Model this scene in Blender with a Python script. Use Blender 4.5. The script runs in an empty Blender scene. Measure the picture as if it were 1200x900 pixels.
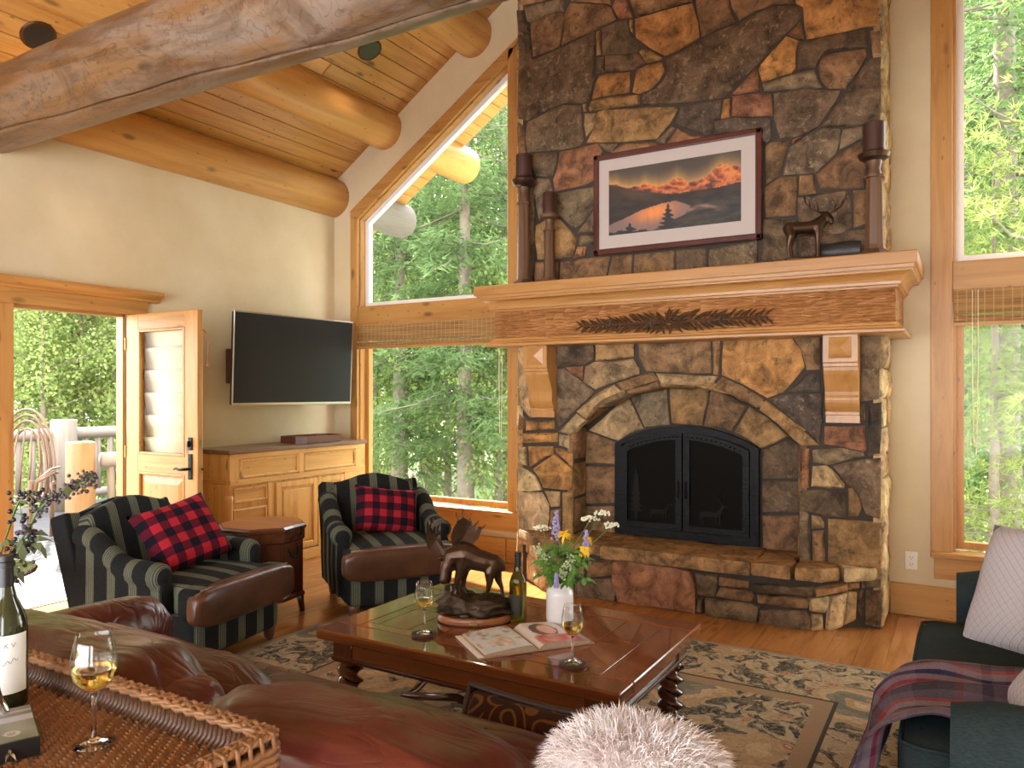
import bpy, bmesh, math, random
import numpy as np
from mathutils import Vector, Matrix, noise
R = math.radians
rnd = random.Random(7)
SC = bpy.context.scene
COL = SC.collection

# ------------------------------------------------------------------ camera, sky, sun, exposure
FPX, CXP, CYP, EYE = 892.0, 600.0, 460.0, 1.45
YAW = math.atan(530.0 / FPX)
cam_d = bpy.data.cameras.new('camera'); cam = bpy.data.objects.new('camera', cam_d); COL.objects.link(cam)
cam.location = (0, 0, EYE); cam.rotation_euler = (R(90), 0, YAW)
cam_d.sensor_width = 36; cam_d.lens = 36 * FPX / 1200; cam_d.shift_y = (CYP - 450) / 1200
cam_d.clip_start = 0.05; cam_d.clip_end = 300
SC.camera = cam
w = bpy.data.worlds.new('world'); SC.world = w; w.use_nodes = True
bg = w.node_tree.nodes['Background']
bg.inputs[0].default_value = (0.93, 0.96, 1.0, 1); bg.inputs[1].default_value = 2.6
sun_d = bpy.data.lights.new('sun', 'SUN'); sun = bpy.data.objects.new('sun', sun_d); COL.objects.link(sun)
sun_d.energy = 7.0; sun_d.angle = R(0.8); sun_d.color = (1.0, 0.93, 0.80)
TO_SUN = Vector((-0.62, 0.40, 0.66)).normalized()
sun.rotation_euler = TO_SUN.to_track_quat('Z', 'Y').to_euler(); sun.location = (-20, 12, 30)
vs = SC.view_settings
vs.view_transform = 'Standard'; vs.look = 'None'; vs.gamma = 1.0; vs.use_curve_mapping = False
vs.exposure = 2.2

# ------------------------------------------------------------------ pixel helpers (a pixel is only a direction)
def ray(px, py):
    X = (px - CXP) / FPX; Y = -(py - CYP) / FPX
    c, s = math.cos(YAW), math.sin(YAW)
    return Vector((X * c - s, X * s + c, Y))
def on_y(px, py, y): d = ray(px, py); return d * (y / d.y) + Vector((0, 0, EYE))
def on_x(px, py, x): d = ray(px, py); return d * (x / d.x) + Vector((0, 0, EYE))
def on_z(px, py, z): d = ray(px, py); return d * ((z - EYE) / d.z) + Vector((0, 0, EYE))
def on_plane(px, py, p, n):
    d = ray(px, py); o = Vector((0, 0, EYE)); n = Vector(n); return o + d * ((Vector(p) - o).dot(n) / d.dot(n))

# ------------------------------------------------------------------ object helpers
def tag(o, label=None, cat=None, group=None, kind=None):
    if label: o['label'] = label
    if cat: o['category'] = cat
    if group: o['group'] = group
    if kind: o['kind'] = kind
    return o
def thing(name, label, cat, loc=(0, 0, 0), rz=0, group=None, kind=None):
    o = bpy.data.objects.new(name, None); COL.objects.link(o)
    o.empty_display_size = 0.1; o.location = loc; o.rotation_euler = (0, 0, rz)
    return tag(o, label, cat, group, kind)
def wmat(q): return (wmat(q.parent) if q.parent else Matrix.Identity(4)) @ q.matrix_parent_inverse @ q.matrix_basis
def link(name, me, parent=None, world=False):
    o = bpy.data.objects.new(name, me); COL.objects.link(o)
    if parent is not None:
        o.parent = parent
        if world: o.matrix_parent_inverse = wmat(parent).inverted()
    return o
def mk(name, bm, mat, parent=None, smooth=False, world=False, angle=None):
    me = bpy.data.meshes.new(name)
    if not isinstance(bm, bmesh.types.BMesh): bm = bm.bm
    bmesh.ops.recalc_face_normals(bm, faces=bm.faces[:])
    bm.to_mesh(me); bm.free()
    if mat is not None: me.materials.append(mat)
    if smooth:
        me.polygons.foreach_set('use_smooth', [True] * len(me.polygons))
        if angle: 
            try: me.set_sharp_from_angle(angle=R(angle))
            except Exception: pass
    return link(name, me, parent, world)
def arr_mesh(name, V, Fc, mat, parent=None, smooth=False, world=False):
    me = bpy.data.meshes.new(name); me.from_pydata([tuple(v) for v in V], [], [tuple(f) for f in Fc]); me.update()
    if mat is not None: me.materials.append(mat)
    if smooth: me.polygons.foreach_set('use_smooth', [True] * len(me.polygons))
    return link(name, me, parent, world)
def dup(root, loc=None, rz=None, label=None, group=None, parent=None):
    r = root.copy(); COL.objects.link(r)
    if parent is not None: r.parent = parent
    if loc is not None: r.location = loc
    if rz is not None: r.rotation_euler = (0, 0, rz)
    if label: r['label'] = label
    if group: r['group'] = group
    for ch in [o for o in root.children]: dup(ch, parent=r)
    return r

class B:
    """collects shapes in one bmesh"""
    def __init__(s): s.bm = bmesh.new()
    def box(s, a, b, bev=0.0, seg=2, M=None):
        x0, y0, z0 = [min(p, q) for p, q in zip(a, b)]; x1, y1, z1 = [max(p, q) for p, q in zip(a, b)]
        vs_ = [s.bm.verts.new(p) for p in ((x0,y0,z0),(x1,y0,z0),(x1,y1,z0),(x0,y1,z0),(x0,y0,z1),(x1,y0,z1),(x1,y1,z1),(x0,y1,z1))]
        fs = [s.bm.faces.new([vs_[i] for i in f]) for f in ((0,3,2,1),(4,5,6,7),(0,1,5,4),(1,2,6,5),(2,3,7,6),(3,0,4,7))]
        if bev > 0:
            es = list({e for f in fs for e in f.edges})
            r = bmesh.ops.bevel(s.bm, geom=es + vs_, offset=bev, segments=seg, affect='EDGES', profile=0.5)
            vs_ = list({v for f in r['faces'] for v in f.verts} | {v for v in vs_ if v.is_valid})
        if M is not None:
            for v in vs_:
                if v.is_valid: v.co = M @ v.co
        return s
    def prism(s, pts, d):
        """extrude a polygon of 3-D points by the vector d"""
        d = Vector(d); a = [s.bm.verts.new(Vector(p)) for p in pts]; b = [s.bm.verts.new(Vector(p) + d) for p in pts]
        n = len(pts)
        f1 = s.bm.faces.new(a[::-1]); f2 = s.bm.faces.new(b)
        for i in range(n): s.bm.faces.new((a[i], a[(i+1) % n], b[(i+1) % n], b[i]))
        if n > 4:
            f1.normal_update(); f2.normal_update(); bmesh.ops.triangulate(s.bm, faces=[f1, f2])
        return s
    def rings(s, rings, cap0=True, cap1=True, closed=True):
        vv = [[s.bm.verts.new(p) for p in r] for r in rings]
        for a, b in zip(vv, vv[1:]):
            n = len(a)
            for i in range(n if closed else n - 1): s.bm.faces.new((a[i], a[(i+1) % n], b[(i+1) % n], b[i]))
        if cap0: s.bm.faces.new(vv[0][::-1])
        if cap1: s.bm.faces.new(vv[-1])
        return s
    def lathe(s, prof, seg=24, c=(0, 0, 0), M=None, ang=0.0, sx=1, sy=1):
        c = Vector(c); rr = []
        for r, z in prof:
            r = max(r, 0.0004)
            rr.append([c + Vector((r*sx*math.cos(ang + 2*math.pi*i/seg), r*sy*math.sin(ang + 2*math.pi*i/seg), z)) for i in range(seg)])
        if M is not None: rr = [[M @ p for p in q] for q in rr]
        return s.rings(rr)
    def tube(s, pts, rad, seg=8, up=(0, 0, 1)):
        pts = [Vector(p) for p in pts]; n = len(pts); up = Vector(up)
        if not hasattr(rad, '__len__'): rad = [rad] * n
        rr = []
        for i, p in enumerate(pts):
            t = (pts[min(i+1, n-1)] - pts[max(i-1, 0)]).normalized()
            u = up if abs(t.dot(up)) < 0.95 else Vector((1, 0, 0))
            a = t.cross(u).normalized(); b = a.cross(t).normalized(); r = rad[i]
            rr.append([p + (a*math.cos(2*math.pi*k/seg) + b*math.sin(2*math.pi*k/seg)) * r for k in range(seg)])
        return s.rings(rr)
    def rbox(s, c, size, k=6.0, n=8, M=None, f=None):
        """rounded (superellipsoid) block, n cells a side; f deforms a point given in -1..1"""
        c = Vector(c); h = Vector(size) / 2; grid = {}
        def vert(p):
            key = tuple(round(q, 5) for q in p)
            if key not in grid:
                q = Vector(p); L = (abs(q.x)**k + abs(q.y)**k + abs(q.z)**k) ** (1.0/k); q = q / L
                q = Vector((q.x*h.x, q.y*h.y, q.z*h.z))
                if f: q = f(q, Vector(p))
                q = c + q
                grid[key] = s.bm.verts.new(M @ q if M is not None else q)
            return grid[key]
        t = [math.sin((i/n - 0.5) * math.pi * 0.92) / math.sin(0.46*math.pi) for i in range(n+1)]
        for ax in range(3):
            for sg in (-1, 1):
                for i in range(n):
                    for j in range(n):
                        q = []
                        for di, dj in ((0,0),(1,0),(1,1),(0,1)):
                            p = [0, 0, 0]; p[ax] = sg; p[(ax+1) % 3] = t[i+di]; p[(ax+2) % 3] = t[j+dj]; q.append(vert(p))
                        try: s.bm.faces.new(q if sg > 0 else q[::-1])
                        except ValueError: pass
        return s
    def sphere(s, c, r, sub=1, sc=(1, 1, 1)):
        m = Matrix.Translation(Vector(c)) @ Matrix.Diagonal((r*sc[0], r*sc[1], r*sc[2], 1))
        bmesh.ops.create_icosphere(s.bm, subdivisions=sub, radius=1.0, matrix=m); return s

# ------------------------------------------------------------------ materials
class N:
    def __init__(s, name):
        s.m = bpy.data.materials.new(name); s.m.use_nodes = True; s.nt = s.m.node_tree
        s.b = s.nt.nodes['Principled BSDF']; s.out = s.nt.nodes['Material Output']
    def n(s, t, **kw):
        nd = s.nt.nodes.new('ShaderNode' + t)
        for k, v in kw.items():
            if k in ('op',): nd.operation = v
            elif k == 'blend': nd.blend_type = v
            elif k == 'dtype': nd.data_type = v
            else: setattr(nd, k, v)
        return nd
    def l(s, a, b): s.nt.links.new(a, b); return s
    def math(s, op, a, b=None, c=None):
        nd = s.n('Math', op=op)
        for i, v in enumerate((a, b, c)):
            if v is None: continue
            if isinstance(v, (int, float)): nd.inputs[i].default_value = v
            else: s.l(v, nd.inputs[i])
        return nd.outputs[0]
    def coords(s, scale=(1, 1, 1), rand=0.0, kind='Object', rot=(0, 0, 0)):
        tc = s.n('TexCoord'); mp = s.n('Mapping'); mp.inputs['Scale'].default_value = scale; mp.inputs['Rotation'].default_value = rot
        src = tc.outputs[kind]
        if rand:
            oi = s.n('ObjectInfo'); mu = s.math('MULTIPLY', oi.outputs['Random'], rand)
            cb = s.n('CombineXYZ'); s.l(mu, cb.inputs[0]); s.l(s.math('MULTIPLY', mu, 1.7), cb.inputs[1]); s.l(s.math('MULTIPLY', mu, 0.6), cb.inputs[2])
            va = s.n('VectorMath', op='ADD'); s.l(src, va.inputs[0]); s.l(cb.outputs[0], va.inputs[1]); src = va.outputs[0]
        s.l(src, mp.inputs[0]); return mp.outputs[0]
    def noise(s, vec, scale, detail=4, rough=0.55, dist=0.0):
        nd = s.n('TexNoise'); nd.inputs['Scale'].default_value = scale; nd.inputs['Detail'].default_value = detail
        nd.inputs['Roughness'].default_value = rough; nd.inputs['Distortion'].default_value = dist
        if vec is not None: s.l(vec, nd.inputs['Vector'])
        return nd.outputs['Fac']
    def voro(s, vec, scale, feature='F1', out='Distance', rnd_=1.0):
        nd = s.n('TexVoronoi'); nd.feature = feature; nd.inputs['Scale'].default_value = scale; nd.inputs['Randomness'].default_value = rnd_
        if vec is not None: s.l(vec, nd.inputs['Vector'])
        return nd.outputs[out]
    def ramp(s, fac, stops, interp='LINEAR'):
        r = s.n('ValToRGB'); r.color_ramp.interpolation = interp; e = r.color_ramp.elements
        while len(e) < len(stops): e.new(0.5)
        for i, (p, c) in enumerate(stops):
            e[i].position = p; e[i].color = (*c, 1) if hasattr(c, '__len__') else (c, c, c, 1)
        s.l(fac, r.inputs[0]); return r.outputs[0]
    def mix(s, fac, a, b, blend='MIX'):
        nd = s.n('Mix', dtype='RGBA'); nd.blend_type = blend
        for i, v in ((0, fac), (6, a), (7, b)):
            if isinstance(v, (int, float)): nd.inputs[i].default_value = v
            elif isinstance(v, tuple): nd.inputs[i].default_value = (*v, 1)
            else: s.l(v, nd.inputs[i])
        return nd.outputs[2]
    def hsv(s, col, v=None, h=None, sat=None):
        nd = s.n('HueSaturation'); s.l(col, nd.inputs['Color'])
        for k, q in (('Value', v), ('Hue', h), ('Saturation', sat)):
            if q is None: continue
            if isinstance(q, (int, float)): nd.inputs[k].default_value = q
            else: s.l(q, nd.inputs[k])
        return nd.outputs[0]
    def bump(s, h, strength=0.3, dist=0.01):
        nd = s.n('Bump'); nd.inputs['Strength'].default_value = strength; nd.inputs['Distance'].default_value = dist
        s.l(h, nd.inputs['Height']); s.l(nd.outputs[0], s.b.inputs['Normal']); return nd
    def fin(s, col=None, rough=0.5, **kw):
        if col is not None:
            if isinstance(col, tuple): s.b.inputs['Base Color'].default_value = (*col, 1)
            else: s.l(col, s.b.inputs['Base Color'])
        if isinstance(rough, (int, float)): s.b.inputs['Roughness'].default_value = rough
        else: s.l(rough, s.b.inputs['Roughness'])
        for k, v in kw.items():
            k = {'metal': 'Metallic', 'trans': 'Transmission Weight', 'ior': 'IOR', 'coat': 'Coat Weight', 'coat_r': 'Coat Roughness', 'sheen': 'Sheen Weight', 'spec': 'Specular IOR Level', 'sss': 'Subsurface Weight'}[k]
            s.b.inputs[k].default_value = v
        return s.m
    def rand(s): return s.n('ObjectInfo').outputs['Random']

def plain(name, col, rough=0.5, nscale=0, namt=0.15, bump=0.0, **kw):
    q = N(name)
    if nscale:
        f = q.noise(q.coords(), nscale, 5)
        c = q.mix(f, tuple(x*(1-namt) for x in col), tuple(min(1, x*(1+namt)) for x in col))
        if bump: q.bump(f, bump, 0.006)
        return q.fin(c, rough, **kw)
    return q.fin(col, rough, **kw)

def wood(name, light, dark, axis='X', rough=0.45, knots=0.6, var=0.25, grain=1.0, coat=0.0, knot_c=None, bump=0.15, streak=None):
    """grain runs along the axis; each object takes its own offset and tone"""
    q = N(name); i = 'XYZ'.index(axis)
    sc = [11.0*grain]*3; sc[i] = 0.9*grain
    v = q.coords(tuple(sc), rand=31.0)
    f = q.noise(v, 1.0, 6, 0.6, 1.4)
    fine = [70.0]*3; fine[i] = 2.5
    f2 = q.noise(q.coords(tuple(fine), rand=13.0), 1.0, 3)
    c = q.ramp(f, [(0.28, dark), (0.5, tuple((a*0.7+b*0.3) for a, b in zip(light, dark))), (0.68, light)])
    c = q.mix(q.math('MULTIPLY', f2, 0.28), c, dark)
    if knots:
        ks = [6.0]*3; ks[i] = 2.4
        vd = q.voro(q.coords(tuple(ks), rand=31.0), 1.0)
        k = q.ramp(vd, [(0.07, 1.0), (0.16, 0.0)])
        k2 = q.math('MULTIPLY', k, knots)
        c = q.mix(k2, c, knot_c or tuple(x*0.3 for x in dark))
        ps = [17.0]*3; ps[i] = 7.5
        pin = q.ramp(q.voro(q.coords(tuple(ps), rand=47.0), 1.0), [(0.06, 1.0), (0.14, 0.0)])
        c = q.mix(q.math('MULTIPLY', pin, knots*0.8), c, knot_c or tuple(x*0.35 for x in dark))
    if streak:
        st = [3.0]*3; st[i] = 0.5
        s2 = q.ramp(q.noise(q.coords(tuple(st), rand=5.0), 1.0, 5, 0.65, 2.2), [(0.42, 0.0), (0.62, 1.0)])
        c = q.mix(q.math('MULTIPLY', s2, 0.75), c, streak)
        sw = [1.6]*3; sw[i] = 0.8
        cn = q.math('ABSOLUTE', q.math('SINE', q.math('MULTIPLY', q.noise(q.coords(tuple(sw), rand=3.0), 2.0, 4, 0.6, 1.0), 34.0)))
        c = q.mix(q.math('MULTIPLY', q.ramp(cn, [(0.0, 1.0), (0.30, 0.0)]), 0.5), c, tuple(x*0.55 for x in dark))
        bl = q.ramp(q.noise(q.coords(tuple(sw), rand=9.0), 2.6, 5, 0.7, 0.6), [(0.50, 0.0), (0.62, 1.0)])
        c = q.mix(q.math('MULTIPLY', bl, 0.6), c, tuple(x*0.9 for x in dark))
    val = q.math('ADD', q.math('MULTIPLY', q.rand(), var), 1.0 - var/2)
    c = q.hsv(c, v=val)
    if bump: q.bump(f2, bump, 0.004)
    return q.fin(c, rough, coat=coat)

PINE_L, PINE_D = (0.55, 0.292, 0.085), (0.35, 0.155, 0.038)
M = {}
for ax in 'XYZ':
    M['pine'+ax] = wood('knotty_pine_'+ax, PINE_L, PINE_D, ax, 0.42, 0.75, 0.16)
    M['mantel'+ax] = wood('mantel_fir_'+ax, (0.53, 0.275, 0.088), (0.36, 0.16, 0.042), ax, 0.32, 0.3, 0.08)
    M['cab'+ax] = wood('cabinet_pine_'+ax, (0.78, 0.48, 0.165), (0.56, 0.28, 0.075), ax, 0.36, 0.8, 0.14)
    M['dark'+ax] = wood('dark_walnut_'+ax, (0.115, 0.036, 0.0145), (0.048, 0.0145, 0.0072), ax, 0.22, 0.0, 0.25, coat=0.3)
M['ceil'] = wood('ceiling_pine_board', (0.60, 0.325, 0.088), (0.38, 0.165, 0.038), 'Y', 0.42, 0.95, 0.28, knot_c=(0.10, 0.035, 0.01))
M['oak'] = wood('oak_floor', (0.44, 0.195, 0.058), (0.26, 0.098, 0.026), 'Y', 0.20, 0.35, 0.26, grain=1.3, bump=0.04)
M['log'] = wood('purlin_log', (0.64, 0.345, 0.10), (0.43, 0.195, 0.05), 'Y', 0.4, 0.7, 0.12, grain=0.7)
M['tie'] = wood('weathered_tie_log', (0.27, 0.145, 0.058), (0.085, 0.042, 0.018), 'X', 0.34, 0.6, 0.0, grain=1.0, streak=(0.25, 0.21, 0.18))
M['endgrain'] = plain('log_end', (0.72, 0.62, 0.45), 0.7, 9, 0.2)
M['ext_log'] = wood('sunbleached_log', (0.21, 0.175, 0.145), (0.14, 0.11, 0.09), 'Z', 0.7, 0.2, 0.2)
M['ext_logY'] = wood('sunbleached_rail', (0.22, 0.19, 0.165), (0.15, 0.125, 0.105), 'Y', 0.7, 0.2, 0.15)
M['deck'] = wood('grey_deck_board', (0.22, 0.20, 0.195), (0.15, 0.135, 0.13), 'Y', 0.7, 0.1, 0.25)
def _pl():
    q = N('cream_plaster'); v = q.coords()
    f = q.noise(v, 1.3, 5, 0.6); c = q.ramp(f, [(0.3, (0.59, 0.475, 0.29)), (0.7, (0.70, 0.595, 0.405))])
    q.bump(q.noise(v, 14, 5), 0.10, 0.01); return q.fin(c, 0.85)
M['plaster'] = _pl()
def _stone():
    q = N('field_stone'); v = q.coords(rand=19.0)
    oi = q.n('ObjectInfo'); base = oi.outputs['Color']
    f = q.noise(v, 7, 8, 0.68, 0.6)
    c = q.mix(q.ramp(f, [(0.36, 0.0), (0.66, 1.0)]), q.mix(1.0, base, (0.40, 0.38, 0.36), 'MULTIPLY'), q.mix(1.0, base, (1.75, 1.62, 1.45), 'MULTIPLY'))
    lich = q.ramp(q.noise(v, 24, 6, 0.75, 0.3), [(0.55, 0.0), (0.70, 1.0)])
    amt = q.math('MULTIPLY', lich, q.math('MULTIPLY', oi.outputs['Alpha'], 0.75))
    c = q.mix(amt, c, (0.50, 0.42, 0.27))
    spots = q.ramp(q.noise(v, 15, 6, 0.7), [(0.56, 0.0), (0.66, 1.0)])
    c = q.mix(q.math('MULTIPLY', spots, 0.7), c, (0.055, 0.045, 0.037))
    h = q.math('ADD', q.noise(v, 11, 8, 0.7), q.math('MULTIPLY', q.noise(v, 45, 5, 0.7), 0.45))
    q.bump(h, 0.75, 0.03); return q.fin(c, 0.78, spec=0.3)
M['stone'] = _stone()
M['mortar'] = plain('grey_mortar', (0.055, 0.043, 0.033), 0.95, 25, 0.3, 0.4)
M['iron'] = plain('black_hammered_iron', (0.007, 0.007, 0.0085), 0.40, 60, 0.4, 1.0, metal=0.0, spec=0.16)
M['bronze'] = plain('dark_bronze', (0.075, 0.042, 0.026), 0.36, 30, 0.4, 0.3, metal=0.75)
M['brass'] = plain('aged_brass', (0.42, 0.30, 0.13), 0.35, metal=1.0)
M['chrome'] = plain('polished_metal', (0.75, 0.75, 0.74), 0.12, metal=1.0)
M['white_vinyl'] = plain('white_window_frame', (0.80, 0.80, 0.78), 0.4)
M['white_plastic'] = plain('ivory_plastic', (0.78, 0.75, 0.66), 0.4)
M['black'] = plain('black_plastic', (0.012, 0.012, 0.013), 0.35)
M['screen'] = plain('dark_screen', (0.020, 0.020, 0.022), 0.45, spec=0.18)
M['silver'] = plain('silver_bezel', (0.45, 0.42, 0.36), 0.3, metal=0.9)
def _glass(name, tint=(1, 1, 1), refl=0.07, power=2.0):
    q = N(name); q.nt.nodes.remove(q.b)
    t = q.n('BsdfTransparent'); t.inputs[0].default_value = (*tint, 1); g = q.n('BsdfGlossy'); g.inputs['Roughness'].default_value = 0.02
    lw = q.n('LayerWeight'); lw.inputs[0].default_value = 0.3
    fac = q.math('MULTIPLY_ADD', q.math('POWER', lw.outputs['Facing'], power), 0.35 + refl*2.2, refl*0.4)
    mx = q.n('MixShader'); q.l(fac, mx.inputs[0]); q.l(t.outputs[0], mx.inputs[1]); q.l(g.outputs[0], mx.inputs[2]); q.l(mx.outputs[0], q.out.inputs[0]); return q.m
M['pane'] = _glass('window_glass', (0.97, 0.99, 0.98), 0.02, 5.0)
M['wineglass'] = _glass('clear_glass', (0.985, 0.985, 0.98), 0.15)
M['stemglass'] = plain('solid_clear_glass', (1, 1, 1), 0.0, trans=1.0, ior=1.45)
M['wine'] = plain('white_wine', (0.95, 0.72, 0.22), 0.02, trans=1.0, ior=1.33)
M['bottle'] = plain('dark_green_glass', (0.020, 0.026, 0.008), 0.06, spec=0.8)
M['bottle2'] = plain('olive_glass', (0.24, 0.20, 0.02), 0.06, trans=0.85, ior=1.3)
M['paper'] = plain('paper', (0.80, 0.79, 0.75), 0.6)
# ================================================================== the setting
XL, XR, YB, YF = -5.38, 1.96, 5.60, -3.0          # left wall, right wall, window wall, open end behind the camera
XC = -1.71                                        # ridge line / fireplace axis
PITCH = 0.655; ANG = math.atan(PITCH)
def ceil_z(x): return 3.54 + PITCH * ((x if x <= XC else 2*XC - x) + 5.40)

# ---- floor with oak planks
fl = B().box((XL-0.10, YF, -0.12), (XR+0.2, YB+0.15, -0.016)).bm
floor = mk('floor', fl, M['oak']); tag(floor, 'warm oak plank floor of the living room', kind='structure')
def plank_mesh(name, wd, ln, th, mat, bev=0.002):
    o = B().box((-wd/2, 0, -th), (wd/2, ln, 0), bev, 1).bm; me = bpy.data.meshes.new(name)
    bmesh.ops.recalc_face_normals(o, faces=o.faces[:]); o.to_mesh(me); o.free(); me.materials.append(mat); return me
PW = 0.152
lens = [1.3, 1.75, 2.3, 2.9]
pmesh = {L: plank_mesh('plank', PW-0.0010, L-0.0010, 0.016, M['oak'], 0.0007) for L in lens}
x = XL + PW/2
while x < XR:
    y = YF - rnd.random()*1.0
    while y < YB:
        L = rnd.choice(lens)
        o = link('plank', pmesh[L], floor, True); o.location = (x, min(y, YB + 0.1 - L) if y + L > YB + 0.1 else y, 0)
        if y + L > YB + 0.1:
            o.location.z = -0.0003
        y += L
    x += PW

# ---- ceiling: roof deck panels with boards
b = B()
for sg in (-1, 1):
    xe = XC + sg*(XC - XL + 0.9); 
    b.prism([(XC, YF, ceil_z(XC)+0.02), (xe, YF, ceil_z(XC)-PITCH*abs(xe-XC)+0.02), (xe, YF, ceil_z(XC)-PITCH*abs(xe-XC)+0.20), (XC, YF, ceil_z(XC)+0.20)], (0, 6.72-YF, 0))
ceiling = mk('ceiling', b, M['pineY']); tag(ceiling, 'vaulted ceiling of golden pine boards', kind='structure')
BW = 0.138
clens = [1.6, 2.1, 2.7, 3.3]
cmesh = {L: plank_mesh('board', BW-0.005, L-0.004, 0.018, M['ceil'], 0.004) for L in clens}
nb = int((XC - XL)/math.cos(ANG)/BW)
for i in range(nb):
    s_ = (i + 0.5)*BW; xx = XL + s_*math.cos(ANG); y = YF - rnd.random()*1.2
    while y < 6.7:
        L = rnd.choice(clens); y0 = min(y, 6.7 - L)
        o = link('board', cmesh[L], ceiling, True)
        o.location = (xx, y0, ceil_z(xx) + 0.001*(y0 != y)); o.rotation_euler = (0, -ANG, 0)
        y += L
# other slope (turned away from the camera): long boards
rm = plank_mesh('board', BW-0.005, 6.72-YF, 0.018, M['ceil'], 0.004)
for i in range(nb):
    xx = XR + 0.0 - (i + 0.5)*BW*math.cos(ANG)
    o = link('board', rm, ceiling, True); o.location = (xx, YF, ceil_z(xx)); o.rotation_euler = (0, ANG, 0)

# ---- walls
OX0, OX1, OZ0 = -5.06, -3.356, 0.42            # window opening
def rake(x): return 3.134 + 0.679*(x - OX0)
TH = 0.16
b = B()
def back_poly(pts): b.prism([(p[0], YB, p[1]) for p in pts], (0, TH, 0))
mir = lambda x: 2*XC - x
back_poly([(XL-0.2, -0.1), (XR+0.2, -0.1), (XR+0.2, OZ0), (XL-0.2, OZ0)])
for f in (lambda x: x, mir):
    back_poly([(f(XL-0.2), OZ0), (f(OX0), OZ0), (f(OX0), rake(OX0)), (f(OX0), ceil_z(OX0)+0.05), (f(XL-0.2), ceil_z(XL-0.2)+0.05)])
    back_poly([(f(OX0), rake(OX0)), (f(OX1), rake(OX1)), (f(OX1), ceil_z(OX1)+0.05), (f(OX0), ceil_z(OX0)+0.05)])
back_poly([(OX1, OZ0), (mir(OX1), OZ0), (mir(OX1), ceil_z(OX1)+0.05), (XC, ceil_z(XC)+0.05), (OX1, ceil_z(OX1)+0.05)])
wb = mk('wall_back', b, M['plaster']); tag(wb, 'cream plaster gable wall with tall windows beside the chimney', kind='structure')
DY0, DY1, DZ = 2.62, 3.42, 2.035               # doorway in the left wall
WT = 3.50
b = B()
b.box((XL-0.10, YF, -0.1), (XL, DY0, WT)).box((XL-0.10, DY1, -0.1), (XL, YB+TH, WT)).box((XL-0.10, DY0, DZ), (XL, DY1, WT))
wl = mk('wall_left', b, M['plaster']); tag(wl, 'cream plaster side wall with the open doorway and television', kind='structure')
b = B().box((XR, -1.6, -0.1), (XR+0.2, YB+TH, WT))
wr = mk('wall_right', b, M['plaster']); tag(wr, 'cream plaster side wall opposite the doorway', kind='structure')

b = B()  # unseen end wall, added to narrow the sky fill from behind the camera
for pts in ([(XL-0.2, -0.1), (-4.6, -0.1), (-4.6, 2.7), (XL-0.2, 2.7)], [(1.2, -0.1), (XR+0.2, -0.1), (XR+0.2, 2.7), (1.2, 2.7)], [(XL-0.2, 2.7), (XR+0.2, 2.7), (XR+0.2, ceil_z(XR+0.2)+.05), (XC, ceil_z(XC)+.05), (XL-0.2, ceil_z(XL-0.2)+.05)]):
    b.prism([(p[0], YF-0.16, p[1]) for p in pts], (0, 0.16, 0))
wf = mk('wall_front_added', b, M['plaster']); tag(wf, 'added unseen cream plaster gable wall, its wide opening limiting fill light behind the sofa', kind='structure')

# ---- baseboards
def bb(name, a, b_, mat, label):
    o = mk(name, B().box(a, b_, 0.006, 2), mat); tag(o, label, kind='structure'); return o
bb('baseboard_back', (-3.36, YB-0.045, 0), (-3.02, YB, 0.205), M['pineX'], 'tall pine baseboard between left window and chimney')
bb('baseboard_window', (XL, YB-0.06, 0), (-3.36, YB, 0.205), M['pineX'], 'tall pine baseboard under the left window')
bb('baseboard_right', (-0.42, YB-0.03, 0), (XR, YB, 0.205), M['pineX'], 'tall pine baseboard beside the chimney and under the right window')
bb('baseboard_left', (XL, DY1+0.16, 0), (XL+0.03, YB-0.06, 0.205), M['pineY'], 'pine baseboard behind the pine cabinet')

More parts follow.
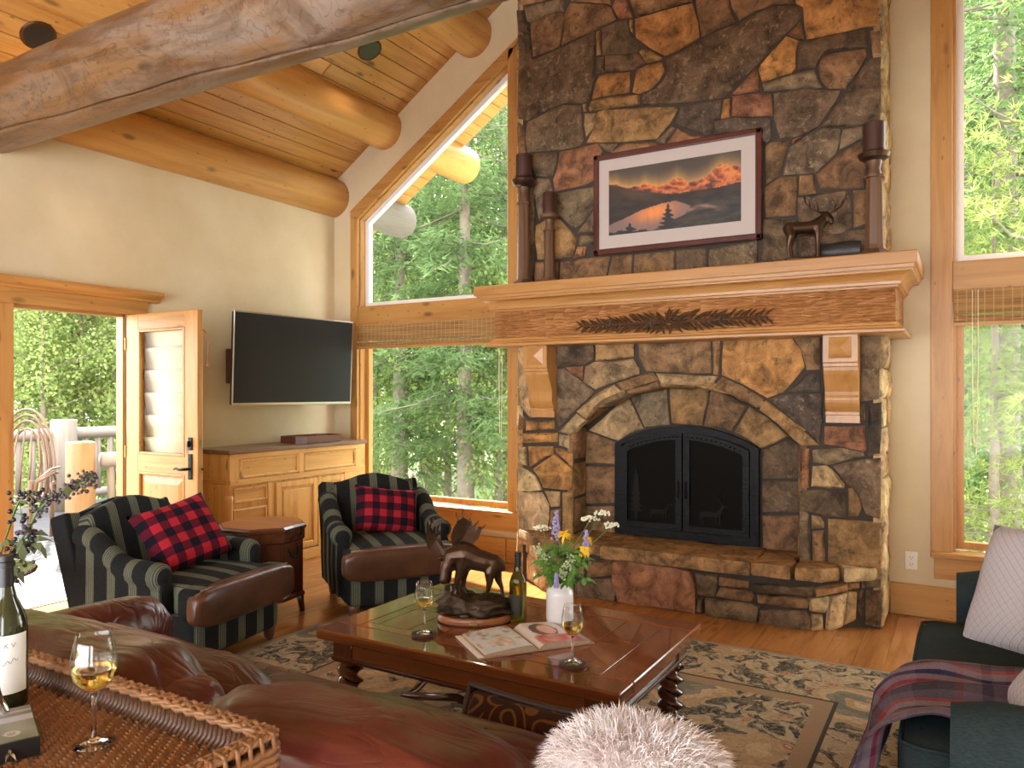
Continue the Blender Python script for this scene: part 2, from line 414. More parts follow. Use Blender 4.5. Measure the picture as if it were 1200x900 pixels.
# ---- windows
def window(name, f, label):
    t = thing(name, label, None, (f((OX0+OX1)/2), YB, OZ0), kind='structure')
    mr = f(0) != 0
    y0, y1 = YB-0.025, YB+0.005
    def pb(nm, a, c, mat, bev=0.004): return mk(nm, B().box((f(a[0]), a[1], a[2]), (f(c[0]), c[1], c[2]), bev, 2), M[mat], t, world=True)
    cl, cr = (0.088, 0.122)
    pb('casing', (OX0-cl, y0, OZ0), (OX0, y1, rake(OX0)+0.02), 'pineZ')
    pb('casing', (OX1, y0, OZ0), (OX1+cr, y1, rake(OX1)+0.10), 'pineZ')
    bq = B().prism([(f(OX0-cl), y0, rake(OX0)+0.02), (f(OX0), y0, rake(OX0)), (f(OX1+0.004), y0, rake(OX1)), (f(OX1+cr), y0, rake(OX1)+0.19), (f(OX0-cl), y0, rake(OX0)+0.085)], (0, 0.03, 0))
    mk('rake_casing', bq, M['pineX'], t, world=True)
    # jamb lining
    yj = YB + 0.13
    pb('jamb', (OX0, y1, OZ0), (OX0+0.018, yj, rake(OX0)), 'pineZ', 0.001)
    pb('jamb', (OX1-0.018, y1, OZ0), (OX1, yj, rake(OX1)), 'pineZ', 0.001)
    mk('rake_jamb', B().prism([(f(OX0), y1, rake(OX0)-0.0), (f(OX1), y1, rake(OX1)), (f(OX1), y1, rake(OX1)-0.022), (f(OX0), y1, rake(OX0)-0.022)], (0, yj-y1, 0)), M['pineX'], t, world=True)
    # transom rail
    pb('transom_rail', (OX0, YB-0.012, 2.10), (OX1, yj, 2.282), 'pineX')
    # sashes
    za, zb_, zc = OZ0+0.0, 2.10, 2.282
    fw = 0.045; ya, yb = yj-0.055, yj
    for nm, z0, z1 in (('lower_sash', za+0.025, zb_), ('upper_sash', zc, None)):
        q = B()
        zt = (lambda x: z1) if z1 else (lambda x: rake(x)-0.022)
        xa, xb = OX0+0.018, OX1-0.018
        outer = [(xa, z0), (xb, z0), (xb, zt(xb)), (xa, zt(xa))]
        inner = [(xa+fw, z0+fw), (xb-fw, z0+fw), (xb-fw, zt(xb-fw)-fw*1.2), (xa+fw, zt(xa+fw)-fw*1.2)]
        for i in range(4):
            j = (i+1) % 4
            q.prism([(f(p[0]), ya, p[1]) for p in (outer[i], outer[j], inner[j], inner[i])], (0, yb-ya, 0))
        sash = mk(nm, q, M['white_vinyl'] if nm == 'upper_sash' else M['pineZ'], t, world=True)
        g = B().prism([(f(p[0]), yb-0.03, p[1]) for p in inner], (0, 0.005, 0))
        mk('pane', g, M['pane'], sash, world=True)
    # sill and apron
    pb('sill', (OX0-cl-0.03, YB-0.075, OZ0-0.02), (OX1+cr+0.0, YB+0.08, OZ0+0.015), 'pineX', 0.006)
    pb('apron', (OX0-cl, YB-0.028, OZ0-0.16), (OX1+cr-0.02, YB, OZ0-0.02), 'pineX')
    return t
window('window_1', lambda x: x, 'tall pine-cased window with sloping top left of the stone chimney')
window('window_2', mir, 'tall pine-cased window with sloping top right of the stone chimney')

# ---- woven shades gathered under the transoms
def _weave():
    q = N('woven_reed'); v = q.coords()
    sx = q.n('SeparateXYZ'); q.l(v, sx.inputs[0])
    rz = q.math('SINE', q.math('MULTIPLY', sx.outputs[2], 900.0)); rx = q.math('SINE', q.math('MULTIPLY', sx.outputs[0], 130.0))
    st = q.ramp(rx, [(0.90, 0.0), (0.97, 1.0)])
    c = q.ramp(q.noise(q.coords((3, 1, 160)), 1.0, 3), [(0.3, (0.22, 0.105, 0.034)), (0.7, (0.52, 0.30, 0.115))])
    c = q.mix(q.math('MULTIPLY', st, 0.6), c, (0.60, 0.42, 0.20))
    q.bump(q.math('ADD', rz, st), 0.5, 0.004); return q.fin(c, 0.7)
M['weave'] = _weave()
M['cord'] = plain('cream_cord', (0.72, 0.62, 0.42), 0.8)
def shade(f, label):
    t = thing('woven_shade', label, 'window shade', (f((OX0+OX1)/2), YB-0.02, 1.9), group='woven window shades')
    xa, xb = sorted((f(OX0+0.008), f(OX1-0.008)))
    mk('valance', B().box((xa, YB-0.034, 1.945), (xb, YB-0.014, 2.098), 0.004), M['weave'], t, world=True)
    for k, (z, dy) in enumerate(((1.925, 0.050), (1.905, 0.044))):
        mk('fold', B().box((xa, YB-dy, z-0.011), (xb, YB-0.012, z+0.012), 0.009, 3), M['weave'], t, world=True)
    mk('bottom_rail', B().box((xa, YB-0.040, 1.868), (xb, YB-0.015, 1.892), 0.003), M['pineX'], t, world=True)
    xcd = xa+0.10 if f(0) != 0 else xb-0.06
    mk('pull_cord', B().tube([(xcd, YB-0.05, 2.09), (xcd, YB-0.055, 1.6), (xcd+0.005, YB-0.05, 1.10)], 0.0028, 5).tube([(xcd+0.03, YB-0.05, 2.09), (xcd+0.03, YB-0.055, 1.6), (xcd+0.02, YB-0.05, 1.06)], 0.0028, 5), M['cord'], t, world=True)
shade(lambda x: x, 'woven reed shade folded up under the transom of the window beside the cabinet')
shade(mir, 'woven reed shade folded up under the transom of the window behind the green sofa')

# ---- door casing and header
t = thing('trim_1', 'pine door casing with moulded header over the open doorway', None, (XL, (DY0+DY1)/2, 0), kind='structure')
def pb(nm, a, c, mat='pineZ', bev=0.004, par=None): return mk(nm, B().box(a, c, bev, 2), M[mat], par or t, world=True)
pb('casing', (XL-0.02, DY0-0.135, 0), (XL+0.028, DY0, DZ))
pb('casing', (XL-0.02, DY1, 0), (XL+0.028, DY1+0.13, DZ))
pb('jamb', (XL-0.10, DY0-0.0, 0), (XL-0.02, DY0+0.02, DZ), 'pineZ', 0.001)
pb('jamb', (XL-0.10, DY1-0.02, 0), (XL-0.02, DY1, DZ), 'pineZ', 0.001)
pb('head_jamb', (XL-0.10, DY0, DZ-0.02), (XL-0.02, DY1, DZ), 'pineY', 0.001)
pb('threshold', (XL-0.16, DY0+0.02, -0.03), (XL+0.004, DY1-0.02, 0.008), 'pineY', 0.003)
hd = pb('header', (XL-0.02, 1.2, DZ), (XL+0.034, DY1+0.15, DZ+0.125), 'pineY')
prof = [(0.034, 2.135), (0.050, 2.140), (0.056, 2.155), (0.075, 2.165), (0.095, 2.18), (0.105, 2.19), (0.105, 2.212), (0.0, 2.212), (0.0, 2.135)]
mk('crown', B().prism([(XL+p, 1.2, z) for p, z in prof], (0, DY1+0.24-1.2, 0)), M['pineY'], t, world=True)
pb('casing', (XL-0.02, 1.72, 0), (XL+0.028, 1.85, DZ))

# ---- the open glazed door
HX, HY = XL+0.012, DY1-0.012
dr = thing('door_1', 'open knotty pine door with glazed upper half and lower panel', None, (HX, HY, 0.012), R(1.0), kind='structure')
def dp(nm, a, c, mat, bev=0.003, par=dr, smooth=False): return mk(nm, B().box(a, c, bev, 2), M[mat] if isinstance(mat, str) else mat, par)
DWD, DT, DH = 0.80, 0.044, 2.015
dp('stile', (0, 0, 0), (0.138, DT, DH), 'pineZ'); dp('stile', (DWD-0.137, 0, 0), (DWD, DT, DH), 'pineZ')
dp('top_rail', (0.138, 0.001, 1.90), (DWD-0.137, DT-0.001, DH), 'pineX'); dp('lock_rail', (0.138, 0.001, 0.86), (DWD-0.137, DT-0.001, 0.985), 'pineX')
dp('bottom_rail', (0.138, 0.001, 0), (DWD-0.137, DT-0.001, 0.22), 'pineX')
dp('pane', (0.138, 0.020, 0.985), (DWD-0.137, 0.025, 1.90), 'pane', 0)
x0, x1 = 0.138, DWD-0.137
for nm, z0, z1 in (('glazing_bead', 0.985, 1.90), ('panel_moulding', 0.22, 0.86)):
    q = B(); wd = 0.02
    for a, c in (((x0, -0.004, z0), (x0+wd, 0.018, z1)), ((x1-wd, -0.004, z0), (x1, 0.018, z1)), ((x0+wd, -0.004, z0), (x1-wd, 0.018, z0+wd)), ((x0+wd, -0.004, z1-wd), (x1-wd, 0.018, z1))): q.box(a, c, 0.005, 2)
    mk(nm, q, M['pineZ'], dr)
q = B(); zA, zB = 0.24, 0.84; xa, xb = x0+0.02, x1-0.02; g = 0.06
o4 = [(xa, 0.022, zA), (xb, 0.022, zA), (xb, 0.022, zB), (xa, 0.022, zB)]; i4 = [(xa+g, 0.006, zA+g), (xb-g, 0.006, zA+g), (xb-g, 0.006, zB-g), (xa+g, 0.006, zB-g)]
q.rings([[(p[0], 0.032, p[2]) for p in o4], o4, i4]); mk('raised_panel', q, M['pineZ'], dr)
M['shade_fabric'] = plain('cream_shade_fabric', (0.70, 0.57, 0.40), 0.9, 40, 0.08, 0.1, trans=0.0)
rs = B(); zt = 1.93
pts = []
for k in range(6):
    z1_, z0_ = 1.93 - k*0.165, 1.93 - (k+1)*0.165
    for u in range(7):
        uu = u/6; pts.append((0.052 + 0.030*math.sin(uu*math.pi*0.55)**1.5, z1_ + (z0_-z1_)*uu))
rs.rings([[(x0-0.02, p[0], p[1]) for p in pts] , [(x1+0.02, p[0], p[1]) for p in pts]], False, False, False)
sh = mk('roman_shade', rs, M['shade_fabric'], dr, True)
md = sh.modifiers.new('s', 'SOLIDIFY'); md.thickness = 0.003
# lever, plate, deadbolt, edge plates
hn = dp('handle_plate', (DWD-0.090, -0.010, 0.83), (DWD-0.050, 0.0, 1.01), 'iron', 0.003)
mk('lever', B().tube([(DWD-0.07, 0, 0.905), (DWD-0.07, -0.045, 0.905), (DWD-0.085, -0.05, 0.905), (DWD-0.13, -0.05, 0.900), (DWD-0.165, -0.05, 0.910), (DWD-0.185, -0.05, 0.900)], [0.010, 0.010, 0.010, 0.009, 0.008, 0.006], 8), M['iron'], hn, True)
db = dp('deadbolt', (DWD-0.092, -0.010, 1.035), (DWD-0.048, 0.0, 1.125), 'iron', 0.004)
mk('thumb_turn', B().box((DWD-0.076, -0.03, 1.06), (DWD-0.064, -0.008, 1.10), 0.003), M['iron'], db)
for z in (0.905, 1.08):
    dp('latch_plate', (DWD-0.001, 0.008, z-0.03), (DWD+0.003, 0.036, z+0.03), 'brass', 0.001)
mk('latch_bolt', B().tube([(DWD, 0.022, 0.905), (DWD+0.02, 0.022, 0.905)], 0.009, 8), M['chrome'], dr)
for z in (0.25, 1.0, 1.8): mk('hinge', B().tube([(-0.004, -0.004, z-0.045), (-0.004, -0.004, z+0.045)], 0.007, 8), M['brass'], dr)
mk('shade_pull', B().tube([(DWD-0.10, 0.06, 1.93), (DWD+0.012, 0.075, 1.85), (DWD+0.018, 0.075, 1.74), (DWD+0.012, 0.075, 1.64)], 0.004, 6).sphere((DWD+0.012, 0.075, 1.63), 0.012, 1), plain('red_cord', (0.35, 0.12, 0.07), 0.8), dr)

# ---- logs
def log(name, a, c, r, mat, seed, wob=0.02, nseg=24, seg=30, crack=None, parent=None):
    a, c = Vector(a), Vector(c); d = (c-a).normalized(); up = Vector((0, 0, 1)); s1 = d.cross(up).normalized(); s2 = s1.cross(d)
    rr = []; Ln = (c-a).length
    angs = [2*math.pi*k/seg for k in range(seg)]
    for i in range(nseg+1):
        u = i/nseg; p = a + (c-a)*u; ring = []
        pw = Vector((noise.noise((u*3+seed, 0, 0)), noise.noise((0, u*3+seed, 5)), 0))*wob
        cr = crack(u) if crack else None
        A = list(angs)
        if cr is not None:
            A = [q for q in angs if abs((q-cr+math.pi) % (2*math.pi)-math.pi) > 0.11]
            A = sorted(angs[:-4])                       # keep the count fixed
            A = [cr + 0.11 + (2*math.pi-0.22)*k/(seg-6) for k in range(seg-5)] + [cr-0.045, cr-0.02-0.012*math.sin(u*40)**2, cr, cr+0.02+0.012*math.sin(u*33)**2, cr+0.045]
        for q in A:
            nz = noise.noise((math.cos(q)*1.2+seed, math.sin(q)*1.2, u*Ln*0.9)) + 0.5*noise.noise((math.cos(q)*3, math.sin(q)*3+seed, u*Ln*2.2))
            rad = r*(1 + 0.035*nz)
            if cr is not None and abs(q-cr) < 0.034: rad -= 0.05 if abs(q-cr) < 0.01 else 0.004
            ring.append(p + s1*(pw.x + rad*math.cos(q)) + s2*(pw.y + rad*math.sin(q)))
        rr.append(ring)
    return mk(name, B().rings(rr), mat, parent, True, angle=50)
tie = log('tie_beam', (XL-0.15, 2.49, 3.228), (XR+0.15, 2.49, 3.228), 0.232, M['tie'], 3.1, 0.015, 60, 40,
          crack=lambda u: R(-60 - 70*(u-0.08)) + 0.05*math.sin(u*23.0+1) + 0.02*math.sin(u*71))
tag(tie, 'massive weathered log tie beam with a long drying crack', 'beam')
pl = log('wall_plate_log', (XL+0.005, YF, 3.375), (XL+0.005, YB-0.001, 3.375), 0.185, M['log'], 8.3)
tag(pl, 'peeled log running along the top of the plaster wall', 'beam')
for k, (px_, z_, lb) in enumerate(((-4.72, 3.94, 'golden peeled purlin log next up the slope from the wall log'), (-3.72, 4.59, 'golden peeled purlin log nearest the top of the stone chimney'), (-2.72, 5.24, 'golden peeled purlin log just under the ridge'))):
    o = log('purlin_log', (px_, YF, z_), (px_, 6.95, z_), 0.188, M['log'], 11.0+k*7); tag(o, lb, 'beam', 'purlin logs')
    o = log('purlin_log', (mir(px_), YF, z_), (mir(px_), 6.10, z_), 0.188, M['log'], 41.0+k*7); tag(o, 'golden peeled purlin log on the far roof slope', 'beam', 'purlin logs of the far slope')
o = log('eave_log', (XL-0.05, YB+TH+0.01, 3.375), (XL-0.05, 6.75, 3.375), 0.185, M['ext_logY'], 77.0); tag(o, 'pale log end under the eave outside the window', 'beam')

# ---- recessed ceiling lights
def can(x, y, label):
    z = ceil_z(x) - 0.018
    t = thing('recessed_light', label, 'ceiling light', (x, y, z), group='recessed ceiling lights')
    t.rotation_euler = (0, -ANG, 0)
    mk('trim_ring', B().rings([[(r_*math.cos(a*math.pi/12), r_*math.sin(a*math.pi/12), zz) for a in range(24)] for r_, zz in ((0.105, -0.001), (0.105, -0.012), (0.078, -0.014), (0.074, 0.004), (0.066, 0.012))], False, False), M['bronze'], t, True)
    mk('baffle', B().rings([[(r_*math.cos(a*math.pi/12), r_*math.sin(a*math.pi/12), zz) for a in range(24)] for r_, zz in ((0.082, -0.0145), (0.06, -0.013), (0.02, -0.013))], False, True), M['black'], t, True)
    ld = bpy.data.lights.new('lamp', 'SPOT'); ld.energy = 9; ld.color = (1, 0.80, 0.55); ld.spot_size = R(110); ld.spot_blend = 0.8; ld.shadow_soft_size = 0.05
    lo = bpy.data.objects.new('lamp', ld); COL.objects.link(lo); lo.location = (x, y, z-0.03)
can(-4.23, 4.81, 'recessed can light between the purlin logs near the chimney'); can(-5.08, 2.63, 'recessed can light between wall log and tie beam')

# ---- outlet
p = on_y(1068, 657, YB)
t = thing('wall_outlet', 'ivory duplex outlet on the plaster beside the chimney', 'outlet', p)
mk('cover_plate', B().box((-0.037, -0.007, -0.06), (0.037, 0, 0.06), 0.003), M['white_plastic'], t)
for z in (-0.022, 0.022):
    q = mk('receptacle', B().lathe([(0.0165, 0), (0.0165, 0.0095)], 16, M=Matrix.Translation((0, 0, z)) @ Matrix.Rotation(R(90), 4, 'X')), M['white_plastic'], t)
    mk('slot', B().box((-0.008, -0.0100, z-0.002), (-0.0055, -0.0092, z+0.008)).box((0.0055, -0.0100, z-0.002), (0.008, -0.0092, z+0.008)).box((-0.002, -0.0100, z-0.012), (0.002, -0.0092, z-0.008)), M['black'], q)
# ================================================================== stone fireplace
CY, RY, HYF = 5.15, 5.38, 4.93                 # chimney face, recessed arch face, hearth face
CX0, CX1 = -3.01, -0.43
fp = thing('stone_fireplace', 'tall field-stone chimney and fireplace with arched opening and raised hearth', 'fireplace', (XC, CY, 0))
PAL = {k: tuple(x*1.14 for x in v) for k, v in dict(t=(.27,.165,.075), o=(.33,.175,.062), b=(.19,.115,.06), d=(.125,.09,.058), r=(.25,.125,.07), g=(.17,.13,.085), l=(.32,.23,.125), k=(.075,.06,.05), w=(.40,.31,.18)).items()}
def smooth_poly(P, step):
    out = []
    for i, a in enumerate(P):
        c = P[(i+1) % len(P)]; m = max(1, int((c-a).length/step))
        for k in range(m): out.append(a + (c-a)*(k/m))
    return out
def stone(P, nrm, th, code, lich=0.3, name='stone', parent=None, gap=0.0025, rough=0.006, world=True):
    """P: outline in 3-D on a plane; nrm: outward normal; th: how far the stone stands proud"""
    nrm = Vector(nrm).normalized(); P = [Vector(p) for p in P]
    a1 = nrm.cross(Vector((0, 0, 1)))
    a1 = a1.normalized() if a1.length > 0.1 else Vector((1, 0, 0)); a2 = nrm.cross(a1)
    c = sum(P, Vector())/len(P)
    Q = smooth_poly(P, 0.11); n = len(Q); sd = rnd.random()*100
    def inset(q, d):
        v = c - q; L = v.length; return q + v*min(0.45, d/max(L, 1e-4))
    J = [q + (a1*noise.noise((q.x*9+sd, q.z*9, q.y*9)) + a2*noise.noise((q.x*9, q.z*9+sd, q.y*9)))*rough for q in Q]
    back = [inset(q, gap*0.5) - nrm*0.05 for q in J]
    r1 = [inset(q, gap) + nrm*(th-0.013 + 0.006*rnd.random()) for q in J]
    r2 = [inset(q, gap+0.010 + 0.008*rnd.random()) + nrm*(th + 0.010*noise.noise((q.x*5+sd, q.z*5, 0))) for q in J]
    r3 = [inset(q, 0.5*(q-c).length) + nrm*(th + 0.008 + 0.020*noise.noise((q.x*4+sd, q.z*4, 3))) for q in J]
    bm = bmesh.new()
    rr = [[bm.verts.new(p) for p in r] for r in (back, r1, r2, r3)]
    for a, b_ in zip(rr, rr[1:]):
        for i in range(n): bm.faces.new((a[i], a[(i+1) % n], b_[(i+1) % n], b_[i]))
    cv = bm.verts.new(c + nrm*(th + 0.006 + 0.012*rnd.random()))
    for i in range(n): bm.faces.new((rr[3][i], rr[3][(i+1) % n], cv))
    o = mk(name, bm, M['stone'], parent or fp, True, world, angle=38)
    col = PAL[code]; v = 0.85 + 0.32*rnd.random()
    o.color = (col[0]*v, col[1]*v*(0.96+0.08*rnd.random()), col[2]*v, lich)
    return o

UP = [ # outlines read off the chimney face, code, lichen
('b',.3,[(606,-60),(648,-60),(641,0),(612,7),(606,0)]),
('g',.5,[(613,8),(641,1),(660,-2),(661,13),(640,16),(622,26),(616,24)]),
('d',.3,[(606,12),(613,12),(617,25),(621,40),(607,38)]),
('b',.6,[(622,27),(641,17),(661,14),(661,24),(655,55),(638,62),(625,66),(622,40)]),
('d',.3,[(607,40),(620,40),(624,66),(624,72),(607,80)]),
('d',.8,[(625,70),(655,57),(680,45),(697,36),(697,70),(696,92),(690,118),(682,121),(662,121),(640,129),(617,141),(607,140),(607,82)]),
('b',.4,[(662,15),(668,3),(684,4),(710,5),(716,9),(722,22),(700,33),(680,43),(658,53)]),
('b',.4,[(650,-60),(720,-60),(716,6),(690,3),(670,2),(662,-3)]),
('r',.2,[(717,8),(724,-8),(735,0),(742,20),(724,22)]),
('b',.6,[(724,-60),(815,-60),(812,1),(780,10),(745,20),(738,0)]),
('o',.1,[(744,22),(780,11),(812,3),(818,25),(820,43),(800,57),(779,66),(760,56),(744,43)]),
('d',.1,[(704,33),(722,25),(735,22),(741,40),(746,47),(752,58),(745,62),(705,64)]),
('t',.1,[(698,36),(703,35),(704,64),(699,65)]),
('g',.3,[(699,67),(708,66),(708,84),(698,86)]),
('l',.1,[(737,23),(742,23),(742,38),(739,36)]),
('d',.3,[(709,65),(748,62),(757,73),(745,82),(709,84)]),
('t',.1,[(748,60),(752,57),(762,58),(777,67),(776,70),(757,74)]),
('o',.2,[(745,82),(758,75),(776,72),(779,83),(772,95),(762,105),(748,110),(741,108),(743,90)]),
('o',.0,[(702,88),(710,86),(738,84),(738,108),(710,112),(693,117),(697,98)]),
('d',.9,[(779,69),(800,59),(821,45),(845,34),(865,27),(885,15),(905,7),(930,4),(938,10),(938,20),(925,35),(905,55),(890,72),(870,92),(853,108),(846,114),(810,119),(752,124),(751,113),(765,106),(775,95),(781,84)]),
('b',.1,[(815,2),(820,-60),(852,-60),(854,5),(863,26),(845,32),(822,43),(817,20)]),
('b',.4,[(855,-2),(858,-60),(930,-60),(930,3),(905,5),(884,13),(866,24),(857,8)]),
('o',.0,[(932,-60),(1033,-60),(1031,5),(1031,30),(1010,33),(980,39),(945,46),(942,30),(940,8),(932,3)]),
('b',.1,[(922,40),(938,24),(942,46),(932,45)]),
('o',.0,[(892,75),(905,60),(922,43),(936,48),(933,60),(933,80),(928,86),(910,91),(893,98),(889,82)]),
('r',.1,[(858,110),(870,97),(888,77),(890,105),(865,110)]),
('d',.2,[(936,48),(980,40),(1016,33),(1017,55),(985,59),(970,61),(962,66),(955,78),(935,82),(934,60)]),
('b',.2,[(1019,35),(1032,33),(1033,65),(1022,66)]),
('g',.0,[(893,99),(912,92),(930,86),(955,80),(958,90),(964,102),(930,104),(895,107)]),
('b',.5,[(963,66),(980,62),(1015,58),(1016,65),(1005,85),(990,105),(970,104),(962,95),(958,80)]),
('d',.5,[(1022,68),(1033,66),(1032,142),(1005,148),(962,149),(980,124),(1000,97),(1012,78)]),
('r',.1,[(858,112),(890,109),(904,110),(907,135),(880,137),(857,136)]),
('d',.8,[(907,110),(940,104),(985,107),(980,118),(968,135),(960,148),(945,157),(930,161),(913,162),(907,140)]),
('o',.0,[(848,116),(856,115),(855,137),(844,139)]),
('k',.6,[(797,125),(820,120),(845,117),(843,138),(836,142),(834,158),(812,156),(790,145),(795,132)]),
('t',.5,[(700,131),(708,128),(760,126),(790,125),(795,128),(785,145),(770,163),(720,167),(687,167),(695,150)]),
('t',.3,[(690,127),(693,118),(720,112),(749,111),(750,123),(715,127),(691,130)]),
('l',.1,[(684,133),(702,132),(696,150),(686,160),(684,148)]),
('l',.1,[(683,122),(689,121),(687,131),(684,131)]),
('d',.9,[(617,143),(640,131),(660,122),(681,123),(682,150),(684,165),(680,171),(660,176),(635,177),(618,178),(615,160)]),
('b',.3,[(607,142),(613,146),(616,178),(607,184)]),
('d',.6,[(619,180),(652,178),(653,188),(648,205),(640,207),(628,206),(622,195)]),
('r',.1,[(655,178),(680,172),(700,167),(706,177),(702,185),(698,210),(685,217),(650,224),(647,210),(652,198)]),
('g',.6,[(701,168),(725,167),(718,178),(709,177)]),
('b',.1,[(722,174),(730,168),(768,167),(782,175),(708,186)]),
('g',.1,[(768,165),(787,147),(791,150),(778,168)]),
('r',.0,[(781,168),(793,150),(810,158),(834,160),(836,172),(790,177)]),
('k',.9,[(837,143),(857,138),(897,137),(903,140),(904,163),(898,168),(890,152),(836,159)]),
('b',.2,[(706,188),(780,179),(780,235),(704,240)]),('b',.3,[(782,179),(890,165),(892,225),(782,232)]),
('d',.2,[(704,242),(790,236),(790,285),(704,292)]),('b',.2,[(792,236),(892,227),(892,276),(792,284)]),
('b',.3,[(904,166),(925,163),(923,172),(913,205),(897,215),(896,170)]),
('r',.0,[(927,166),(942,159),(928,170)]),
('g',1.,[(924,173),(945,158),(965,150),(985,150),(984,165),(979,180),(955,203),(917,205)]),
('g',.6,[(987,152),(1012,148),(1016,160),(983,176),(985,160)]),
('b',.1,[(956,205),(980,182),(1012,164),(1020,166),(1015,200),(1013,220),(998,221),(960,220)]),
('b',.1,[(914,207),(935,206),(932,252),(925,254),(897,255),(896,220)]),
('b',.1,[(937,206),(953,205),(956,226),(936,229)]),
('d',.7,[(934,231),(958,226),(992,222),(997,235),(998,265),(985,275),(935,275)]),
('b',.1,[(1000,223),(1015,222),(1016,262),(1000,268)]),
('d',.4,[(1018,168),(1033,147),(1033,225),(1018,225)]),('b',.4,[(1018,228),(1033,228),(1033,305),(1018,305)]),
('d',.5,[(895,257),(915,256),(932,258),(934,305),(890,309),(893,280)]),
('d',.6,[(830,292),(888,281),(888,324),(830,328)]),
('d',.2,[(936,277),(1016,268),(1016,308),(936,314)]),
('g',.3,[(629,208),(643,209),(648,225),(632,260),(625,225)]),
('g',.6,[(651,226),(690,219),(698,217),(697,240),(680,263),(672,268),(657,254),(646,250)]),
('g',.4,[(683,263),(697,245),(696,272),(675,273)]),
('t',.2,[(628,264),(640,257),(655,257),(668,270),(676,280),(672,300),(655,304),(630,305),(626,280)]),
('g',.2,[(678,275),(700,274),(700,285),(678,288)]),
('r',.1,[(677,289),(688,288),(686,300),(672,303)]),
('b',.1,[(656,307),(690,302),(715,300),(706,342),(655,345)]),
('b',.1,[(717,300),(741,298),(738,340),(707,342)]),
('b',.2,[(743,298),(790,293),(789,334),(740,338)]),
('d',.6,[(792,293),(828,290),(828,328),(792,332)]),
('d',.2,[(607,187),(618,184),(624,208),(627,262),(624,345),(607,346)]),
('b',.2,[(627,307),(654,306),(654,345),(626,345)]),
]
LOW = [
('d',.5,[(650,402),(696,402),(697,420),(686,428),(668,427),(650,430)]),
('t',.7,[(698,401),(743,399),(743,418),(720,421),(698,423)]),
('l',.9,[(686,430),(697,424),(720,422),(742,420),(749,432),(750,438),(725,446),(698,457),(684,448)]),
('r',.1,[(662,430),(684,429),(683,445),(672,440)]),
('g',.6,[(651,432),(660,431),(680,445),(697,459),(670,485),(655,500),(651,495)]),
('b',.7,[(746,399),(833,396),(834,438),(800,438),(768,436),(757,436),(748,420)]),
('t',.3,[(835,396),(845,395),(842,440),(836,440)]),
('o',.4,[(847,395),(925,392),(938,410),(943,430),(930,447),(918,460),(899,467),(870,450),(845,440)]),
('b',.4,[(928,392),(961,391),(961,433),(946,434),(940,415)]),
('k',.3,[(945,436),(961,434),(962,460),(922,460),(935,448)]),
('k',.9,[(900,468),(920,462),(963,461),(964,490),(963,498),(960,520),(945,505),(920,485)]),
('k',.1,[(964,392),(1000,391),(1001,470),(1000,497),(965,497)]),
('d',.9,[(1003,391),(1033,390),(1031,468),(1004,472)]),
('d',.3,[(1004,474),(1015,473),(1015,496),(1002,496)]),
('k',.1,[(1017,472),(1033,470),(1033,500),(1032,534),(1017,535)]),
('r',.2,[(966,500),(1014,498),(1015,528),(1012,530),(985,524),(965,521)]),
('g',.2,[(952,527),(985,525),(1012,531),(1014,535),(985,543),(970,545),(952,543)]),
('l',.3,[(951,546),(968,545),(975,550),(982,558),(990,568),(990,573),(970,573),(950,571)]),
('d',.9,[(976,546),(1000,540),(1033,536),(1033,590),(1032,610),(1015,605),(1005,580),(992,567),(984,556)]),
('r',.0,[(937,525),(949,525),(949,545),(948,572),(938,572)]),
('d',.3,[(937,575),(960,574),(991,576),(992,608),(970,606),(937,598)]),
('b',.2,[(994,572),(1000,571),(1012,588),(1010,600),(1005,606),(994,606)]),
('g',.5,[(937,600),(948,602),(950,668),(937,668)]),
('l',.4,[(951,604),(962,606),(966,612),(966,619),(951,620)]),
('b',.1,[(951,622),(966,621),(968,668),(952,668)]),
('t',.6,[(970,608),(1000,609),(1033,612),(1033,670),(990,668),(970,668)]),
('d',.1,[(1010,680),(1033,678),(1033,688),(1010,690)]),('d',.1,[(1003,690),(1012,691),(1012,728),(1003,724)]),('b',.3,[(1014,692),(1033,690),(1033,737),(1014,732)]),
('l',.8,[(607,394),(648,393),(648,460),(640,488),(622,490),(610,478),(607,440)]),
('b',.2,[(608,482),(619,492),(613,505),(607,505)]),
('o',.5,[(616,493),(650,492),(650,503),(616,505)]),
('o',.3,[(607,508),(653,507),(653,518),(607,520)]),
('w',.4,[(655,509),(668,511),(667,526),(655,522)]),
('o',.3,[(618,523),(648,523),(648,533),(640,536),(620,548)]),
('w',.4,[(607,524),(616,524),(617,546),(607,543)]),
('o',.4,[(624,550),(641,538),(650,532),(671,550),(671,575),(637,572),(632,560)]),
('o',.4,[(650,525),(657,526),(671,532),(671,547),(652,531)]),
('w',.6,[(607,546),(618,550),(628,558),(635,574),(620,576),(607,574)]),
('w',.8,[(607,577),(635,577),(643,592),(643,606),(638,640),(607,638)]),
('l',.3,[(637,575),(656,576),(655,594),(645,595)]),
('t',.2,[(659,577),(671,577),(671,640),(658,640)]),
('t',.2,[(645,597),(657,596),(656,640),(641,640)]),
('w',.4,[(654,506),(675,484),(686,493),(674,507),(668,511)]),
('l',.8,[(676,482),(698,461),(720,450),(729,459),(708,470),(687,491)]),
('t',.6,[(722,449),(750,439),(766,437),(773,446),(757,452),(731,459)]),
('l',.6,[(769,437),(800,439),(842,441),(834,453),(800,451),(775,449)]),
('b',.2,[(846,442),(870,452),(895,467),(887,478),(860,465),(834,454)]),
('t',.6,[(897,469),(925,490),(960,522),(940,523),(930,515),(910,496),(889,480)]),
]
